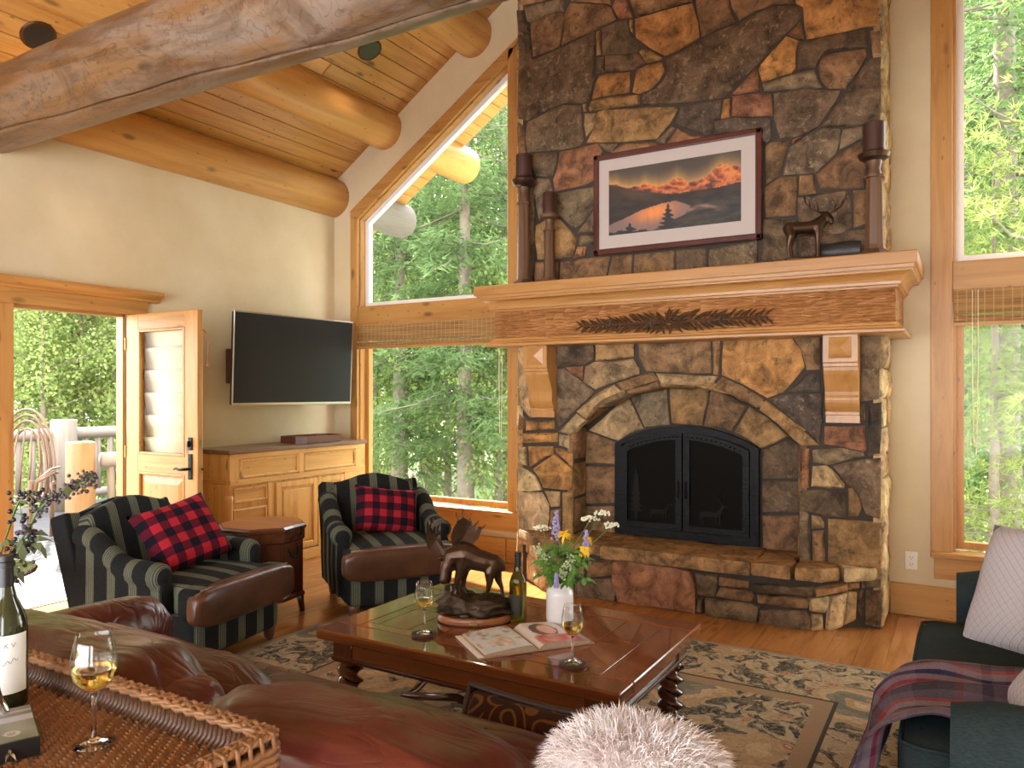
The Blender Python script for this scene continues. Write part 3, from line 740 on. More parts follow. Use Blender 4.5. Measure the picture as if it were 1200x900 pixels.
REC = [
('l',.2,[(689,505),(735,463),(753,500),(755,502),(738,508),(724,517)]),
('g',.5,[(737,462),(770,448),(780,448),(785,498),(770,499),(755,501)]),
('t',.3,[(783,448),(832,450),(823,499),(787,498)]),
('b',.5,[(834,451),(876,475),(858,506),(842,501),(825,499)]),
('t',.5,[(878,476),(900,490),(925,512),(892,526),(875,514),(860,507)]),
('b',.4,[(680,506),(688,506),(723,519),(723,545),(680,543)]),
('b',.3,[(680,546),(723,547),(723,590),(680,591)]),
('b',.1,[(680,594),(723,593),(723,632),(680,630)]),
('d',.4,[(893,527),(926,514),(938,524),(938,561),(893,561)]),
('d',.5,[(893,564),(938,564),(938,601),(893,601)]),
('b',.1,[(893,604),(938,604),(938,655),(893,650)]),
]
for code, li, P in UP: stone([on_y(p[0], p[1], CY) for p in P], (0, -1, 0), rnd.uniform(0.0, 0.016), code, li)
for code, li, P in LOW: stone([on_y(p[0], p[1], CY) for p in P], (0, -1, 0), rnd.uniform(0.0, 0.018), code, li)
for code, li, P in REC: stone([on_y(p[0], p[1], RY) for p in P], (0, -1, 0), rnd.uniform(0.0, 0.008), code, li)
# chimney above the picture: simple courses up to the roof
zc0 = on_y(820, -64, CY).z; zz = zc0
while zz < 5.2:
    h_ = rnd.uniform(0.3, 0.5); xx = CX0
    while xx < CX1-0.02:
        w_ = min(rnd.uniform(0.3, 0.8), CX1-xx); 
        if CX1-xx-w_ < 0.2: w_ = CX1-xx
        e_ = 0.03
        stone([(xx, CY, zz+rnd.uniform(-e_, e_)), (xx+w_, CY, zz+rnd.uniform(-e_, e_)), (xx+w_, CY, zz+h_+rnd.uniform(-e_, e_)*0), (xx, CY, zz+h_)], (0, -1, 0), rnd.uniform(0, .015), rnd.choice('bdorg'), .4)
        xx += w_
    zz += h_
# flanks of the chimney
for sx, xs in ((1, CX1), (-1, CX0)):
    zz = 0.02
    while zz < 5.0:
        h_ = rnd.uniform(0.13, 0.42); ym = CY + rnd.uniform(0.14, 0.32)
        for ya, yb in ((CY, ym), (ym, YB-0.004)):
            if rnd.random() < 0.5 and h_ > 0.28:
                hs = [(zz, zz+h_*0.5), (zz+h_*0.5, zz+h_)]
            else: hs = [(zz, zz+h_)]
            for za_, zb_ in hs:
                stone([(xs, ya, za_), (xs, yb, za_), (xs, yb, zb_), (xs, ya, zb_)], (sx, 0, 0), rnd.uniform(0.0, 0.014), rnd.choice('lwtwl'), .5, rough=0.014)
        zz += h_
# sides of the recess
for sx, xs in ((1, -2.525), (-1, -0.917)):
    for za_, zb_, cd in ((0.39, 0.66, 'b'), (0.66, 0.93, 't'), (0.93, 1.19, 'b')):
        stone([(xs, CY+0.005, za_), (xs, RY, za_), (xs, RY, zb_), (xs, CY+0.005, zb_)], (sx, 0, 0), 0.004, cd, .3)
# mortar core with the arched recess
def arch(xc, hw, z_s, rise, n=14):
    Rr = (hw*hw + rise*rise)/(2*rise); a0 = math.asin(min(1, hw/Rr))
    return [(xc + Rr*math.sin(a0 - 2*a0*i/n), z_s + rise - Rr + Rr*math.cos(a0 - 2*a0*i/n)) for i in range(n+1)]
az = on_y(806, 452, CY).z; sz = on_y(672, 508, CY).z
ar = arch(-1.721, 0.804, 1.19, az-1.19)
core = B()
pts = [(CX0+0.012, 0), (CX0+0.012, 5.35), (CX1-0.012, 5.35), (CX1-0.012, 0), (-0.917, 0), (-0.917, 1.19)] + ar[1:-1] + [(-2.525, 1.19), (-2.525, 0)]
core.prism([(p[0], CY+0.012, p[1]) for p in pts], (0, 0.235, 0))
core.box((CX0+0.012, CY+0.247, 0), (CX1-0.012, YB-0.002, 5.35))
mk('mortar', core, M['mortar'], fp, world=True)
# soffit stones of the recess arch
for i in range(0, 14, 2):
    a, c = ar[i], ar[i+2]
    nm = Vector((-1.721-(a[0]+c[0])/2, 0, (1.0-(a[1]+c[1])/2))).normalized()
    stone([(a[0], CY+0.003, a[1]), (c[0], CY+0.003, c[1]), (c[0], RY, c[1]), (a[0], RY, a[1])], nm, 0.003, rnd.choice('btl'), .4)

# hearth
for code, li, P in [
('r',.2,[(720,657),(735,655),(760,660),(790,664),(810,669),(816,690),(816,719),(790,715),(765,712),(740,708),(725,704),(718,680)]),
('d',.3,[(814,671),(842,675),(842,685),(838,700),(818,697)]),('b',.1,[(844,675),(879,679),(879,688),(870,689),(844,685)]),
('b',.2,[(845,688),(882,690),(884,697),(880,704),(850,701),(840,698)]),('d',.1,[(818,700),(825,700),(824,721),(817,720)]),
('d',.5,[(827,701),(850,702),(880,706),(889,712),(886,729),(860,726),(827,722)]),('d',.1,[(882,682),(905,684),(953,686),(953,699),(920,697),(884,693)]),
('b',.3,[(886,696),(920,698),(948,701),(946,714),(915,712),(887,706)]),('d',.2,[(890,714),(945,714),(951,726),(950,742),(920,737),(889,731)]),
('b',.3,[(690,657),(720,655),(720,668),(716,675),(688,676)]),('g',.6,[(674,680),(715,677),(722,690),(722,705),(690,701),(674,699)]),
('l',.4,[(634,672),(672,676),(672,699),(634,694)]),('l',.4,[(634,650),(688,656),(686,674),(634,670)])]:
    stone([on_y(p[0], p[1], HYF) for p in P], (0, -1, 0), rnd.uniform(0.012, 0.04), code, li, rough=0.014)
hx0, hx1 = -2.66, -0.79
ca, cb = Vector((hx1, HYF, 0)), Vector((-0.545, CY, 0)); nr = Vector((cb.y-ca.y, -(cb.x-ca.x), 0)).normalized()
for code, li, P in [('t',.4,[(953,690),(985,683),(991,680),(991,692),(955,699)]),('w',.5,[(951,701),(972,698),(971,710),(966,718),(951,716)]),
('w',.3,[(952,720),(964,719),(966,740),(951,742)]),('w',.9,[(974,697),(992,694),(990,715),(986,734),(968,740),(970,715)]),('l',.8,[(993,694),(1003,694),(1003,726),(988,732),(992,715)]),('t',.3,[(993,682),(1008,680),(1008,691),(994,692)])]:
    stone([on_plane(p[0], p[1], ca, nr) for p in P], nr, rnd.uniform(0.01, 0.03), code, li, rough=0.012)
la, lb_ = Vector((hx0, HYF, 0)), Vector((-2.905, CY, 0)); nl = Vector((-(la.y-lb_.y)*-1, 0, 0)); nl = Vector((-(CY-HYF), -(hx0+2.905), 0)).normalized()
for u0, u1, z0, z1 in ((0, .55, 0, .16), (.55, 1, 0, .2), (0, .4, .16, .31), (.4, .8, .2, .31), (.8, 1, .2, .31)):
    A, C_ = la.lerp(lb_, u0), la.lerp(lb_, u1)
    stone([(A.x, A.y, z0), (C_.x, C_.y, z0), (C_.x, C_.y, z1), (A.x, A.y, z1)], nl, 0.02, 'w', .5)
hc = B(); hc.prism([(-2.905, CY+0.01, 0.0), (hx0+0.012, HYF+0.012, 0.0), (hx1-0.012, HYF+0.012, 0.0), (-0.545, CY+0.01, 0.0)], (0, 0, 0.315))
hc.box((-2.52, CY, 0.0), (-0.92, RY+0.02, 0.37)); mk('hearth_core', hc, M['mortar'], fp, world=True)
def slab(P, z0, z1, code, li):
    Q = smooth_poly([Vector((p[0], p[1], 0)) for p in P], 0.07); c = sum(Q, Vector())/len(Q); n = len(Q); bm = bmesh.new(); sd = rnd.random()*50
    jit = lambda q, a: q + Vector((noise.noise((q.x*8+sd, q.y*8, 1)), noise.noise((q.x*8, q.y*8+sd, 2)), 0))*a
    Q = [jit(q, 0.022 if q.y < 5.12 else 0.004) for q in Q]
    ins = lambda q, d: q + (c-q)*min(0.5, d/max((c-q).length, 1e-3))
    nz = lambda q: 0.010*noise.noise((q.x*4, q.y*4, sd)) + 0.005*noise.noise((q.x*11, q.y*11, sd))
    rings = [[ins(q, 0.012) + Vector((0, 0, z0)) for q in Q], [ins(q, 0.003) + Vector((0, 0, z0+0.01+0.006*rnd.random())) for q in Q],
             [ins(q, 0.004) + Vector((0, 0, z1-0.010+0.004*rnd.random())) for q in Q], [ins(q, 0.011) + Vector((0, 0, z1+nz(q)*.6)) for q in Q],
             [ins(q, 0.35*(c-q).length) + Vector((0, 0, z1+nz(ins(q, .35*(c-q).length)))) for q in Q], [ins(q, 0.49*(c-q).length+0.0) + (c-q)*0.25 + Vector((0, 0, z1+nz(q*0.3))) for q in Q]]
    vv = [[bm.verts.new(p) for p in r] for r in rings]
    for a, b_ in zip(vv, vv[1:]):
        for i in range(n): bm.faces.new((a[i], a[(i+1) % n], b_[(i+1) % n], b_[i]))
    cv = bm.verts.new(c + Vector((0, 0, z1+0.004)))
    for i in range(n): bm.faces.new((vv[-1][i], vv[-1][(i+1) % n], cv))
    bm.faces.new(vv[0][::-1])
    o = mk('hearth_slab', bm, M['stone'], fp, True, True, angle=45); k = PAL[code]; o.color = (*k, li)
ZS = 0.385
slab([(-3.0,5.15),(-2.98,5.12),(-2.72,4.88),(-2.18,4.86),(-2.175,5.375),(-2.52,5.375),(-2.525,5.15)], 0.312, ZS, 't', .4)
slab([(-2.17,4.84),(-1.16,4.85),(-1.158,5.375),(-2.17,5.375)], 0.30, ZS, 't', .5)
slab([(-1.15,4.86),(-.91,4.86),(-.915,5.12),(-.925,5.375),(-1.15,5.375)], 0.305, ZS, 't', .3)
slab([(-.902,4.86),(-.74,4.875),(-.635,4.985),(-.70,5.15),(-.905,5.15)], 0.305, ZS-0.004, 't', .4)
slab([(-.628,4.99),(-.47,5.12),(-.415,5.20),(-.69,5.16)], 0.30, ZS-0.008, 'w', .6)

# ---- firebox doors
fd = thing('fireplace_doors', 'black hammered iron arched fireplace doors with mesh and wildlife silhouettes', 'fireplace doors', (-1.735, RY-0.03, 0.395))
W_, Hs, Rs = 0.528, on_y(724, 519, RY).z-0.395, 0.0
top = on_y(806, 499, RY-0.03).z - 0.395; Rs = top - Hs
def ring_arch(hw, z0, hs, rs, t_, y0, y1):
    oo = [(hw, z0)] + arch(0, hw, hs, rs) + [(-hw, z0)]
    ii = [(hw-t_, z0+t_)] + arch(0, hw-t_, hs-0.004, rs*(1-t_*0.3)-t_+0.008) + [(-hw+t_, z0+t_)]
    q = B(); n = len(oo)
    for i in range(n):
        j = (i+1) % n
        q.prism([(oo[i][0], y0, oo[i][1]), (oo[j][0], y0, oo[j][1]), (ii[j][0], y0, ii[j][1]), (ii[i][0], y0, ii[i][1])], (0, y1-y0, 0))
    return q
mk('surround_frame', ring_arch(W_, 0, Hs, Rs, 0.055, -0.03, 0.02), M['iron'], fd)
M['mesh'] = plain('dark_wire_mesh', (0.007, 0.0065, 0.006), 0.9, spec=0.1)
for sg in (-1, 1):
    d = B(); hw = W_-0.06; z0, t_ = 0.06, 0.045
    A = [p for p in arch(0, hw, Hs-0.02, Rs-0.03, 28) if p[0]*sg > 0.006]
    if sg < 0: A = A
    A = sorted(A, key=lambda p: p[0]*sg)
    outer = [(sg*0.006, z0)] + [(sg*0.006, A[0][1])] + A + [(A[-1][0], z0)]
    cx_, cz_ = sg*hw*0.5, 0.35
    inner = []
    for p in outer:
        ix = min(max(abs(p[0]), 0.006+t_), abs(A[-1][0])-t_)*sg; iz = max(p[1]-t_*1.1, z0+t_) if p[1] > 0.3 else z0+t_
        inner.append((ix, iz))
    n = len(outer)
    for i in range(n):
        j = (i+1) % n
        try: d.prism([(outer[i][0], -0.045, outer[i][1]), (outer[j][0], -0.045, outer[j][1]), (inner[j][0], -0.045, inner[j][1]), (inner[i][0], -0.045, inner[i][1])], (0, 0.03, 0))
        except ValueError: pass
    dd = mk('door', d, M['iron'], fd)
    mk('mesh_screen', B().prism([(p[0], -0.022, p[1]) for p in inner[:-1]] + [(inner[-1][0], -0.022, inner[-1][1])], (0, 0.006, 0)), M['mesh'], dd)
    # silhouettes
    S = plain('iron_relief', (0.011, 0.0105, 0.010), 0.7, spec=0.15)
    def animal(x0, z0, s, stag):
        P = [(-.5,.55),(-.3,.60),(.25,.58),(.42,.72),(.50,.92),(.62,.98),(.80,.90),(.78,.84),(.62,.82),(.52,.62),(.46,.45),(.44,.0),(.39,.0),(.37,.36),(.30,.38),(.28,.02),(.23,.02),(.22,.36),(-.25,.36),(-.36,.28),(-.30,.0),(-.35,.0),(-.44,.26),(-.48,.02),(-.53,.02),(-.55,.4)]
        q = B().prism([(x0+sg2*p[0]*s, -0.032, z0+p[1]*s) for p in P], (0, 0.008, 0))
        if stag:
            for k in (-1, 1):
                q.tube([(x0+.55*s, -0.028, z0+.97*s), (x0+(.5-.12*k)*s, -0.028, z0+1.2*s), (x0+(.45-.22*k)*s, -0.028, z0+1.45*s)], 0.004, 5)
                q.tube([(x0+(.5-.1*k)*s, -0.028, z0+1.15*s), (x0+(.62-.1*k)*s, -0.028, z0+1.4*s)], 0.003, 5)
        return q
    sg2 = 1
    if sg < 0:
        mk('deer_silhouette', animal(-0.18, 0.125, 0.13, False), S, dd)
        tr = B(); xt = -0.355
        P = [(-.012, 0), (.012, 0), (.012, .06)]
        for k in range(6): P += [(.055-.007*k, .07+k*.045), (.02, .095+k*.045)]
        P += [(0, .40)]
        for k in range(5, -1, -1): P += [(-.02, .095+k*.045), (-.055+.007*k, .07+k*.045)]
        P += [(-.012, .06)]
        tr.prism([(xt+p[0], -0.032, 0.115+p[1]*0.95) for p in P], (0, 0.008, 0)); mk('pine_silhouette', tr, S, dd)
    else:
        mk('stag_silhouette', animal(0.20, 0.125, 0.15, True), S, dd)
    # hammered scroll beads along the arch of each leaf
    q = B()
    for k, p in enumerate(A[:-2:1]): q.sphere((p[0], -0.047, p[1]-0.030), 0.009, 1, (1.2, .5, .8))
    mk('hammered_beads', q, M['iron'], dd, True)
    mk('pull', B().tube([(sg*0.028, -0.045, 0.42), (sg*0.028, -0.065, 0.40), (sg*0.028, -0.065, 0.32), (sg*0.028, -0.045, 0.30)], 0.006, 6), M['iron'], dd)

# ---- mantel
mt = thing('mantel_shelf', 'deep moulded timber mantel with carved pinecone garland and corbels', 'mantel', (XC, 5.0, 1.80))
mx0, mx1, myf = -3.096, -0.344, 4.956
def sweep(prof, cap=True):
    q = B(); rr = []
    for o, z in prof: rr.append([(mx0-o, YB-0.002, z), (mx0-o, myf-o, z), (mx1+o, myf-o, z), (mx1+o, YB-0.002, z)])
    vv = [[q.bm.verts.new(p) for p in r] for r in rr]
    for a, b_ in zip(vv, vv[1:]):
        for i in range(3): q.bm.faces.new((a[i], a[i+1], b_[i+1], b_[i]))
    if cap: q.bm.faces.new(vv[-1]); q.bm.faces.new(vv[0][::-1])
    return q
mk('lower_moulding', sweep([(-.01,1.80),(.043,1.80),(.050,1.806),(.050,1.820),(.034,1.830),(.030,1.842),(.012,1.848),(.010,1.862),(-.01,1.862)]), M['mantelX'], mt, world=True)
def _chisel():
    q = N('chiselled_fir'); v = q.coords((14, 14, 52)); w_ = q.voro(v, 1.0)
    f = q.noise(q.coords((1.2, 10, 14)), 1.0, 5)
    c = q.ramp(f, [(0.3, (0.33, 0.135, 0.04)), (0.7, (0.47, 0.21, 0.07))])
    q.bump(w_, 1.0, 0.03); return q.fin(c, 0.42)
fz = mk('frieze', sweep([(0,1.855),(0,2.07)]), _chisel(), mt, world=True)
cove = [(.016,2.066),(.016,2.078),(.030,2.082)] + [(.030+.050*(1-math.cos(a*math.pi/12)), 2.082+.062*math.sin(a*math.pi/12)) for a in range(1, 7)] + [(.092,2.146),(.092,2.160),(.100,2.164),(.104,2.184)]
mk('crown_moulding', sweep([(-.01,2.066)] + cove + [(-.01,2.184)]), M['mantelX'], mt, world=True)
mk('shelf', sweep([(.0,2.183),(.114,2.183),(.118,2.187),(.118,2.250),(.114,2.256),(0,2.256)]), M['mantelX'], mt, world=True)
M['carve'] = plain('dark_carved_wood', (0.085, 0.042, 0.018), 0.5, 40, 0.4)
gx0, gx1 = on_y(676, 382, myf).x, on_y(906, 372, myf).x
gz = (on_y(676, 382, myf).z + on_y(906, 372, myf).z)/2
gr = mk('garland', B().tube([(gx0+0.03, myf-0.008, gz), ((gx0+gx1)/2, myf-0.012, gz), (gx1-0.03, myf-0.008, gz)], 0.010, 6), M['carve'], mt, world=True)
lm = bpy.data.meshes.new('leaf')
lv = [(0,0,0),(.035,-.010,.009),(.035,-.010,-.009),(.085,-.006,.008),(.085,-.006,-.008),(.125,-.003,0),(.03,-.016,0),(.08,-.013,0)]
lm.from_pydata(lv, [], [(0,1,6),(0,6,2),(1,3,7,6),(6,7,4,2),(3,5,7),(7,5,4)]); lm.materials.append(M['carve'])
NL = 40
for k in range(NL):
    u = k/(NL-1); x_ = gx0+0.05+(gx1-gx0-0.10)*u; side = -1 if x_ < (gx0+gx1)/2 else 1
    for up in (-1, 1):
        o = link('leaf', lm, gr, True); o.location = (x_, myf-0.010-0.008*rnd.random(), gz+up*0.004)
        a = R(rnd.uniform(28, 52)); o.rotation_euler = (0, (-up*a) if side > 0 else math.pi+up*a, 0)
        sc_ = 0.95*(1.0-0.40*abs(u-0.5)*2)*rnd.uniform(.85, 1.1); o.scale = (sc_, 1.8, sc_*1.25)
for k in range(14):
    o = link('leaf', lm, gr, True); o.location = ((gx0+gx1)/2+rnd.uniform(-.04, .04), myf-0.018, gz+rnd.uniform(-.012, .012))
    o.rotation_euler = (0, 2*math.pi*k/14, 0); o.scale = (0.75, 1.8, 1.2)
for cxx in (gx0+0.27, (gx0+gx1)/2-0.10, (gx0+gx1)/2+0.08, gx1-0.33):
    q = B()
    for i in range(5):
        for j in range(4): q.sphere((cxx-0.045+i*0.022, myf-0.022+0.006*abs(i-2), gz-0.024+j*0.016+0.008*(i % 2)), 0.012, 1, (1.1, .7, .8))
    mk('pinecone', q, M['carve'], gr, world=True)
# corbels
def corbel(xa, xb):
    P = [(5.15, 1.80), (4.978, 1.80), (4.978, 1.635), (4.990, 1.628), (4.990, 1.610)]
    for k in range(9): a = k/8; P.append((5.005 + 0.062*(1-math.cos(a*math.pi))/2 , 1.605 - 0.17*a - 0.0))
    for k in range(1, 7): a = k/6; P.append((5.067 - 0.018*math.sin(a*math.pi) + 0.03*a, 1.435 - 0.10*a))
    P += [(5.085, 1.33), (5.085, 1.312), (5.10, 1.308), (5.10, 1.262), (5.15, 1.262)]
    q = B().prism([(xa, p[0], p[1]) for p in P], (xb-xa, 0, 0))
    c = mk('corbel', q, M['mantelZ'], mt, world=True)
    mk('backplate', B().box((xa+0.0, 5.105, 1.262), (xb+0.0, 5.155, 1.80), 0.002), M['mantelZ'], c, world=True)
    m_ = 0.03; zz0, zz1 = 1.655, 1.79
    o4 = [(xa+m_, 4.979, zz0), (xb-m_, 4.979, zz0), (xb-m_, 4.979, zz1), (xa+m_, 4.979, zz1)]; ctr = ((xa+xb)/2, 4.957, (zz0+zz1)/2)
    q = B(); vv = [q.bm.verts.new(p) for p in o4]; cv = q.bm.verts.new(ctr)
    for i in range(4): q.bm.faces.new((vv[i], vv[(i+1) % 4], cv))
    mk('pyramid_boss', q, M['mantelX'], c, world=True)
corbel(-2.86, -2.66); corbel(-0.745, -0.55)

# ================================================================== things on the mantel
ZM = 2.256
def candlestick(px, ptop, s, label):
    p = on_y(px, 320, 5.06); h = on_y(px, ptop, 5.06).z - ZM
    t = thing('candlestick', label, 'candlestick', (p.x, 5.03, ZM), R(22.5), group='mantel candlesticks')
    W = wood('aged_candlestick_wood', (0.17, 0.088, 0.042), (0.06, 0.03, 0.016), 'Z', 0.45, 0, 0.3) if 'candle_wood' not in M else M['candle_wood']; M['candle_wood'] = W
    hc_ = 0.165*s**0.5; hs = h - hc_
    mk('base', B().lathe([(0.095*s, 0), (0.095*s, 0.02), (0.080*s, 0.035), (0.060*s, 0.05)], 8), W, t)
    mk('shaft', B().lathe([(0.058*s, 0.05), (0.052*s, 0.08), (0.046*s, hs*0.74), (0.058*s, hs*0.745), (0.058*s, hs*0.765)], 8), W, t)
    mk('capital', B().lathe([(0.040*s, hs*0.765), (0.042*s, hs*0.79), (0.034*s, hs*0.82), (0.045*s, hs*0.90)], 16), W, t, True, angle=40)
    mk('drip_cup', B().lathe([(0.045*s, hs*0.90), (0.080*s, hs*0.925), (0.092*s, hs*0.965), (0.088*s, hs*0.97), (0.066*s, hs*0.985), (0.066*s, hs)], 20), M['bronze'] if s > 0.9 else W, t, True, angle=40)
    cd = mk('candle', B().lathe([(0.062*s, hs-0.004), (0.062*s, h-0.004), (0.058*s, h), (0.02, h-0.008)], 20), plain('dark_brown_wax', (0.055, 0.024, 0.02), 0.4), t, True, angle=40)
    mk('wick', B().tube([(0, 0, h-0.01), (0.002, 0, h+0.012)], 0.002, 5), M['black'], cd)
candlestick(616, 183, 1.0, 'tall carved wooden candlestick with dark candle beside the small one')
candlestick(646, 227, 0.82, 'shorter carved wooden candlestick with dark candle next to the framed picture')
candlestick(1025, 146, 1.0, 'carved wooden candlestick with dark candle beside the bronze elk')
# log-like black box
p = on_y(985, 290, 5.085)
lo = mk('carved_log_box', B().rings([[(p.x-0.115+0.23*u, 5.085+0.052*math.cos(a*math.pi/6)*(1+.06*math.sin(u*9)), ZM+0.066+0.060*math.sin(a*math.pi/6)*(1+.08*math.sin(u*7+a))) for a in range(12)] for u in [i/10 for i in range(11)]]), plain('charred_wood', (0.03, 0.026, 0.024), 0.5, 20, 0.5, 0.5), None, True, angle=50)
tag(lo, 'small blackened log-shaped box between elk and candlestick', 'box')

# framed print
FX0, FX1, FZ0, FZ1 = -2.335, -1.135, 2.452, 3.182
pf = thing('framed_picture', 'mahogany-framed print of sunset peaks above a lake on the chimney', 'picture', ((FX0+FX1)/2, 5.12, FZ0))
fy = 5.112
q = B(); fwid = 0.042
for a, c in (((FX0, FZ0), (FX0+fwid, FZ1)), ((FX1-fwid, FZ0), (FX1, FZ1)), ((FX0, FZ0), (FX1, FZ0+fwid)), ((FX0, FZ1-fwid), (FX1, FZ1))):
    q.box((a[0], fy-0.020, a[1]), (c[0], fy+0.022, c[1]), 0.008, 2)
mk('frame', q, plain('mahogany_lacquer', (0.075, 0.018, 0.016), 0.25, 12, 0.3, coat=0.4), pf, world=True)
mk('mat_board', B().box((FX0+0.03, fy-0.004, FZ0+0.03), (FX1-0.03, fy+0.012, FZ1-0.03)), plain('pale_mat', (0.50, 0.44, 0.41), 0.8), pf, world=True)
def painted(name, W2, H2, nx, ny, colf, place, parent, rough=0.4, world=True):
    """flat print: a fine grid whose colours are computed"""
    V, Fc, C = [], [], []
    for j in range(ny+1):
        for i in range(nx+1):
            V.append(place(i/nx, j/ny)); C.append(colf(i/nx, j/ny))
    for j in range(ny):
        for i in range(nx):
            k = j*(nx+1)+i; Fc.append((k, k+1, k+nx+2, k+nx+1))
    me = bpy.data.meshes.new(name); me.from_pydata(V, [], Fc); me.update()
    at = me.color_attributes.new('print', 'FLOAT_COLOR', 'POINT'); at.data.foreach_set('color', [q for c in C for q in (*c, 1.0)])
    if 'print' not in M:
        qq = N('printed_paper'); a = qq.n('VertexColor'); a.layer_name = 'print'; M['print'] = qq.fin(a.outputs[0], 0.45)
    me.materials.append(M['print']); me.polygons.foreach_set('use_smooth', [True]*len(me.polygons))
    return link(name, me, parent, world)
def lerp3(a, b_, t_): t_ = max(0, min(1, t_)); return tuple(x+(y-x)*t_ for x, y in zip(a, b_))
def pl_(x, P):
    for (a, y0), (c, y1) in zip(P, P[1:]):
        if x <= c: return y0 + (y1-y0)*(x-a)/(c-a)
    return P[-1][1]
def fbm(x, y, z): return sum(noise.noise((x*2**k, y*2**k, z+3*k))/2**k for k in range(4))
def peaks(u, v):
    rg = pl_(u, [(0,.80),(.06,.775),(.12,.72),(.17,.70),(.22,.695),(.285,.735),(.33,.71),(.40,.665),(.45,.67),(.49,.70),(.535,.75),(.58,.70),(.62,.65),(.66,.64),(.72,.67),(.77,.72),(.82,.80),(.85,.83),(.87,.845),(.91,.82),(.95,.80),(1.0,.745)]) + .014*fbm(u*22, 0, 4)
    hill = pl_(u, [(0,.79),(.08,.745),(.2,.655),(.33,.585),(.45,.53),(.56,.51),(.7,.515),(.85,.52),(1,.555)]) + .006*fbm(u*40, 0, 8)
    shore = pl_(u, [(0,.16),(.1,.22),(.26,.33),(.40,.385),(.467,.40),(.54,.405),(.60,.38),(1,.38)]) + .006*fbm(u*30, 1, 2)
    if v > rg and v > hill:
        g = min(1, (v-rg)/.30); cl = .5+.6*fbm(u*2.0+v*1.2, v*8, 7)
        glow = math.exp(-((v-rg)/.055))*(.45+.55*(1-u))
        c = lerp3((.20,.135,.075), (.055,.046,.040), g*1.5); c = lerp3(c, (.10,.088,.075), max(0, min(1, cl))*.7*g); return lerp3(c, (.60,.34,.095), min(.9, glow))
    if v > hill:
        t_ = .75-1.6*abs(fbm(u*9+v*4, v*7-u*3, 2)); hgt = (v-hill)/max(rg-hill, .03)
        c = lerp3((.085,.030,.038), (.62,.155,.035), .1+t_*1.0+hgt*.25); return lerp3(c, (.80,.36,.13), max(0, t_*1.4-.75+hgt*.25))
    if v > shore:
        n_ = fbm(u*9, v*14, 3); left = max(0, 1-abs(v-(hill-.10*max(0,1-u*2)))/.12)*max(0, min(1, 1.2-abs(u-.22)*5))
        return lerp3(lerp3((.020,.017,.017), (.040,.030,.024), .5+n_), (.095,.060,.032), left*.8)
    lakeR = pl_(v, [(0,.40),(.10,.46),(.19,.60),(.30,.64),(.36,.58),(.41,.52)]); low = .06 + .04*fbm(u*8, 0, 1) - .10*u
    if u < lakeR and v > low:
        rf = math.exp(-((u-.36-.25*(v-.25))/.15)**2)*math.exp(-((v-.28)/.13)**2); st = .5+.5*fbm(u*40, v*4, 6)
        return lerp3((.20,.135,.125), (.80,.27,.065), min(1, rf*(.7+.6*st)))
    n_ = fbm(u*9, v*12, 5); mist = math.exp(-((v-.245-.03*math.sin(u*20))/.03)**2)*max(0, 1-abs(u-.72)*5)
    return lerp3(lerp3((.018,.018,.018), (.050,.042,.030), .5+n_), (.40,.24,.19), min(.8, mist*(.6+n_)))
def trees_over(u, v):
    for xc, w_, h_ in ((.47, .085, .40), (.17, .075, .16), (.02, .04, .05), (.10, .03, .045)):
        if v < h_ and abs(u-xc) < w_*(1-v/h_)*(0.75+0.35*math.sin(v*95+u*40)): return (.018, .018, .022)
    return peaks(u, v)
px0, px1, pz0, pz1 = FX0+0.118, FX1-0.135, FZ0+0.135, FZ1-0.125
painted('print', 1, 1, 190, 90, trees_over, lambda a, c: (px0+(px1-px0)*a, fy-0.0052, pz0+(pz1-pz0)*c), pf)
# ================================================================== furniture
def face_rz(fx, fy_): return math.atan2(fx, -fy_)
def _stripe(name, axis, off=0.0):
    q = N(name); v = q.coords(); sp = q.n('SeparateXYZ'); q.l(v, sp.inputs[0]); a = sp.outputs['XYZ'.index(axis)]
    per = 0.150
    f = q.math('FRACT', q.math('ADD', q.math('DIVIDE', a, per), 10.5+off))
    band = q.math('LESS_THAN', q.math('ABSOLUTE', q.math('SUBTRACT', f, 0.5)), 0.185)
    ln = q.math('FRACT', q.math('MULTIPLY', f, 14.0)); line = q.math('LESS_THAN', ln, 0.66)
    fz = q.noise(v, 90, 3)
    dark = q.mix(fz, (0.007, 0.008, 0.0085), (0.022, 0.023, 0.023)); lite = q.mix(fz, (0.085, 0.095, 0.066), (0.15, 0.155, 0.11))
    mid = q.mix(fz, (0.024, 0.028, 0.020), (0.042, 0.045, 0.034))
    c = q.mix(band, dark, q.mix(line, mid, lite))
    q.bump(fz, 0.25, 0.003); return q.fin(c, 0.95, spec=0.08)
M['stripeX'] = _stripe('striped_chenille_x', 'X'); M['stripeY'] = _stripe('striped_chenille_y', 'Y', 0.3)
def _leather(name, c0, c1, rough=0.34):
    q = N(name); v = q.coords()
    f = q.noise(v, 3.2, 6, 0.6, 0.8); g = q.voro(v, 190.0)
    cr = q.noise(q.coords((2.0, 9.0, 6.0)), 1.6, 5, 0.6, 2.0)
    c = q.ramp(f, [(0.3, c0), (0.72, c1)])
    rg_ = q.math('ABSOLUTE', q.math('SUBTRACT', q.noise(q.coords((3.0, 9.0, 4.0)), 1.2, 1.5, 0.5, 1.6), 0.5))
    q.bump(q.math('ADD', q.math('MULTIPLY', g, 0.015), q.math('MULTIPLY', rg_, 1.2)), 0.42, 0.022)
    r = q.math('ADD', q.math('MULTIPLY', f, 0.16), rough-0.08); return q.fin(c, r, coat=0.0, spec=0.5)
M['leather'] = _leather('oxblood_leather', (0.034, 0.0068, 0.0050), (0.105, 0.019, 0.0115), 0.30)
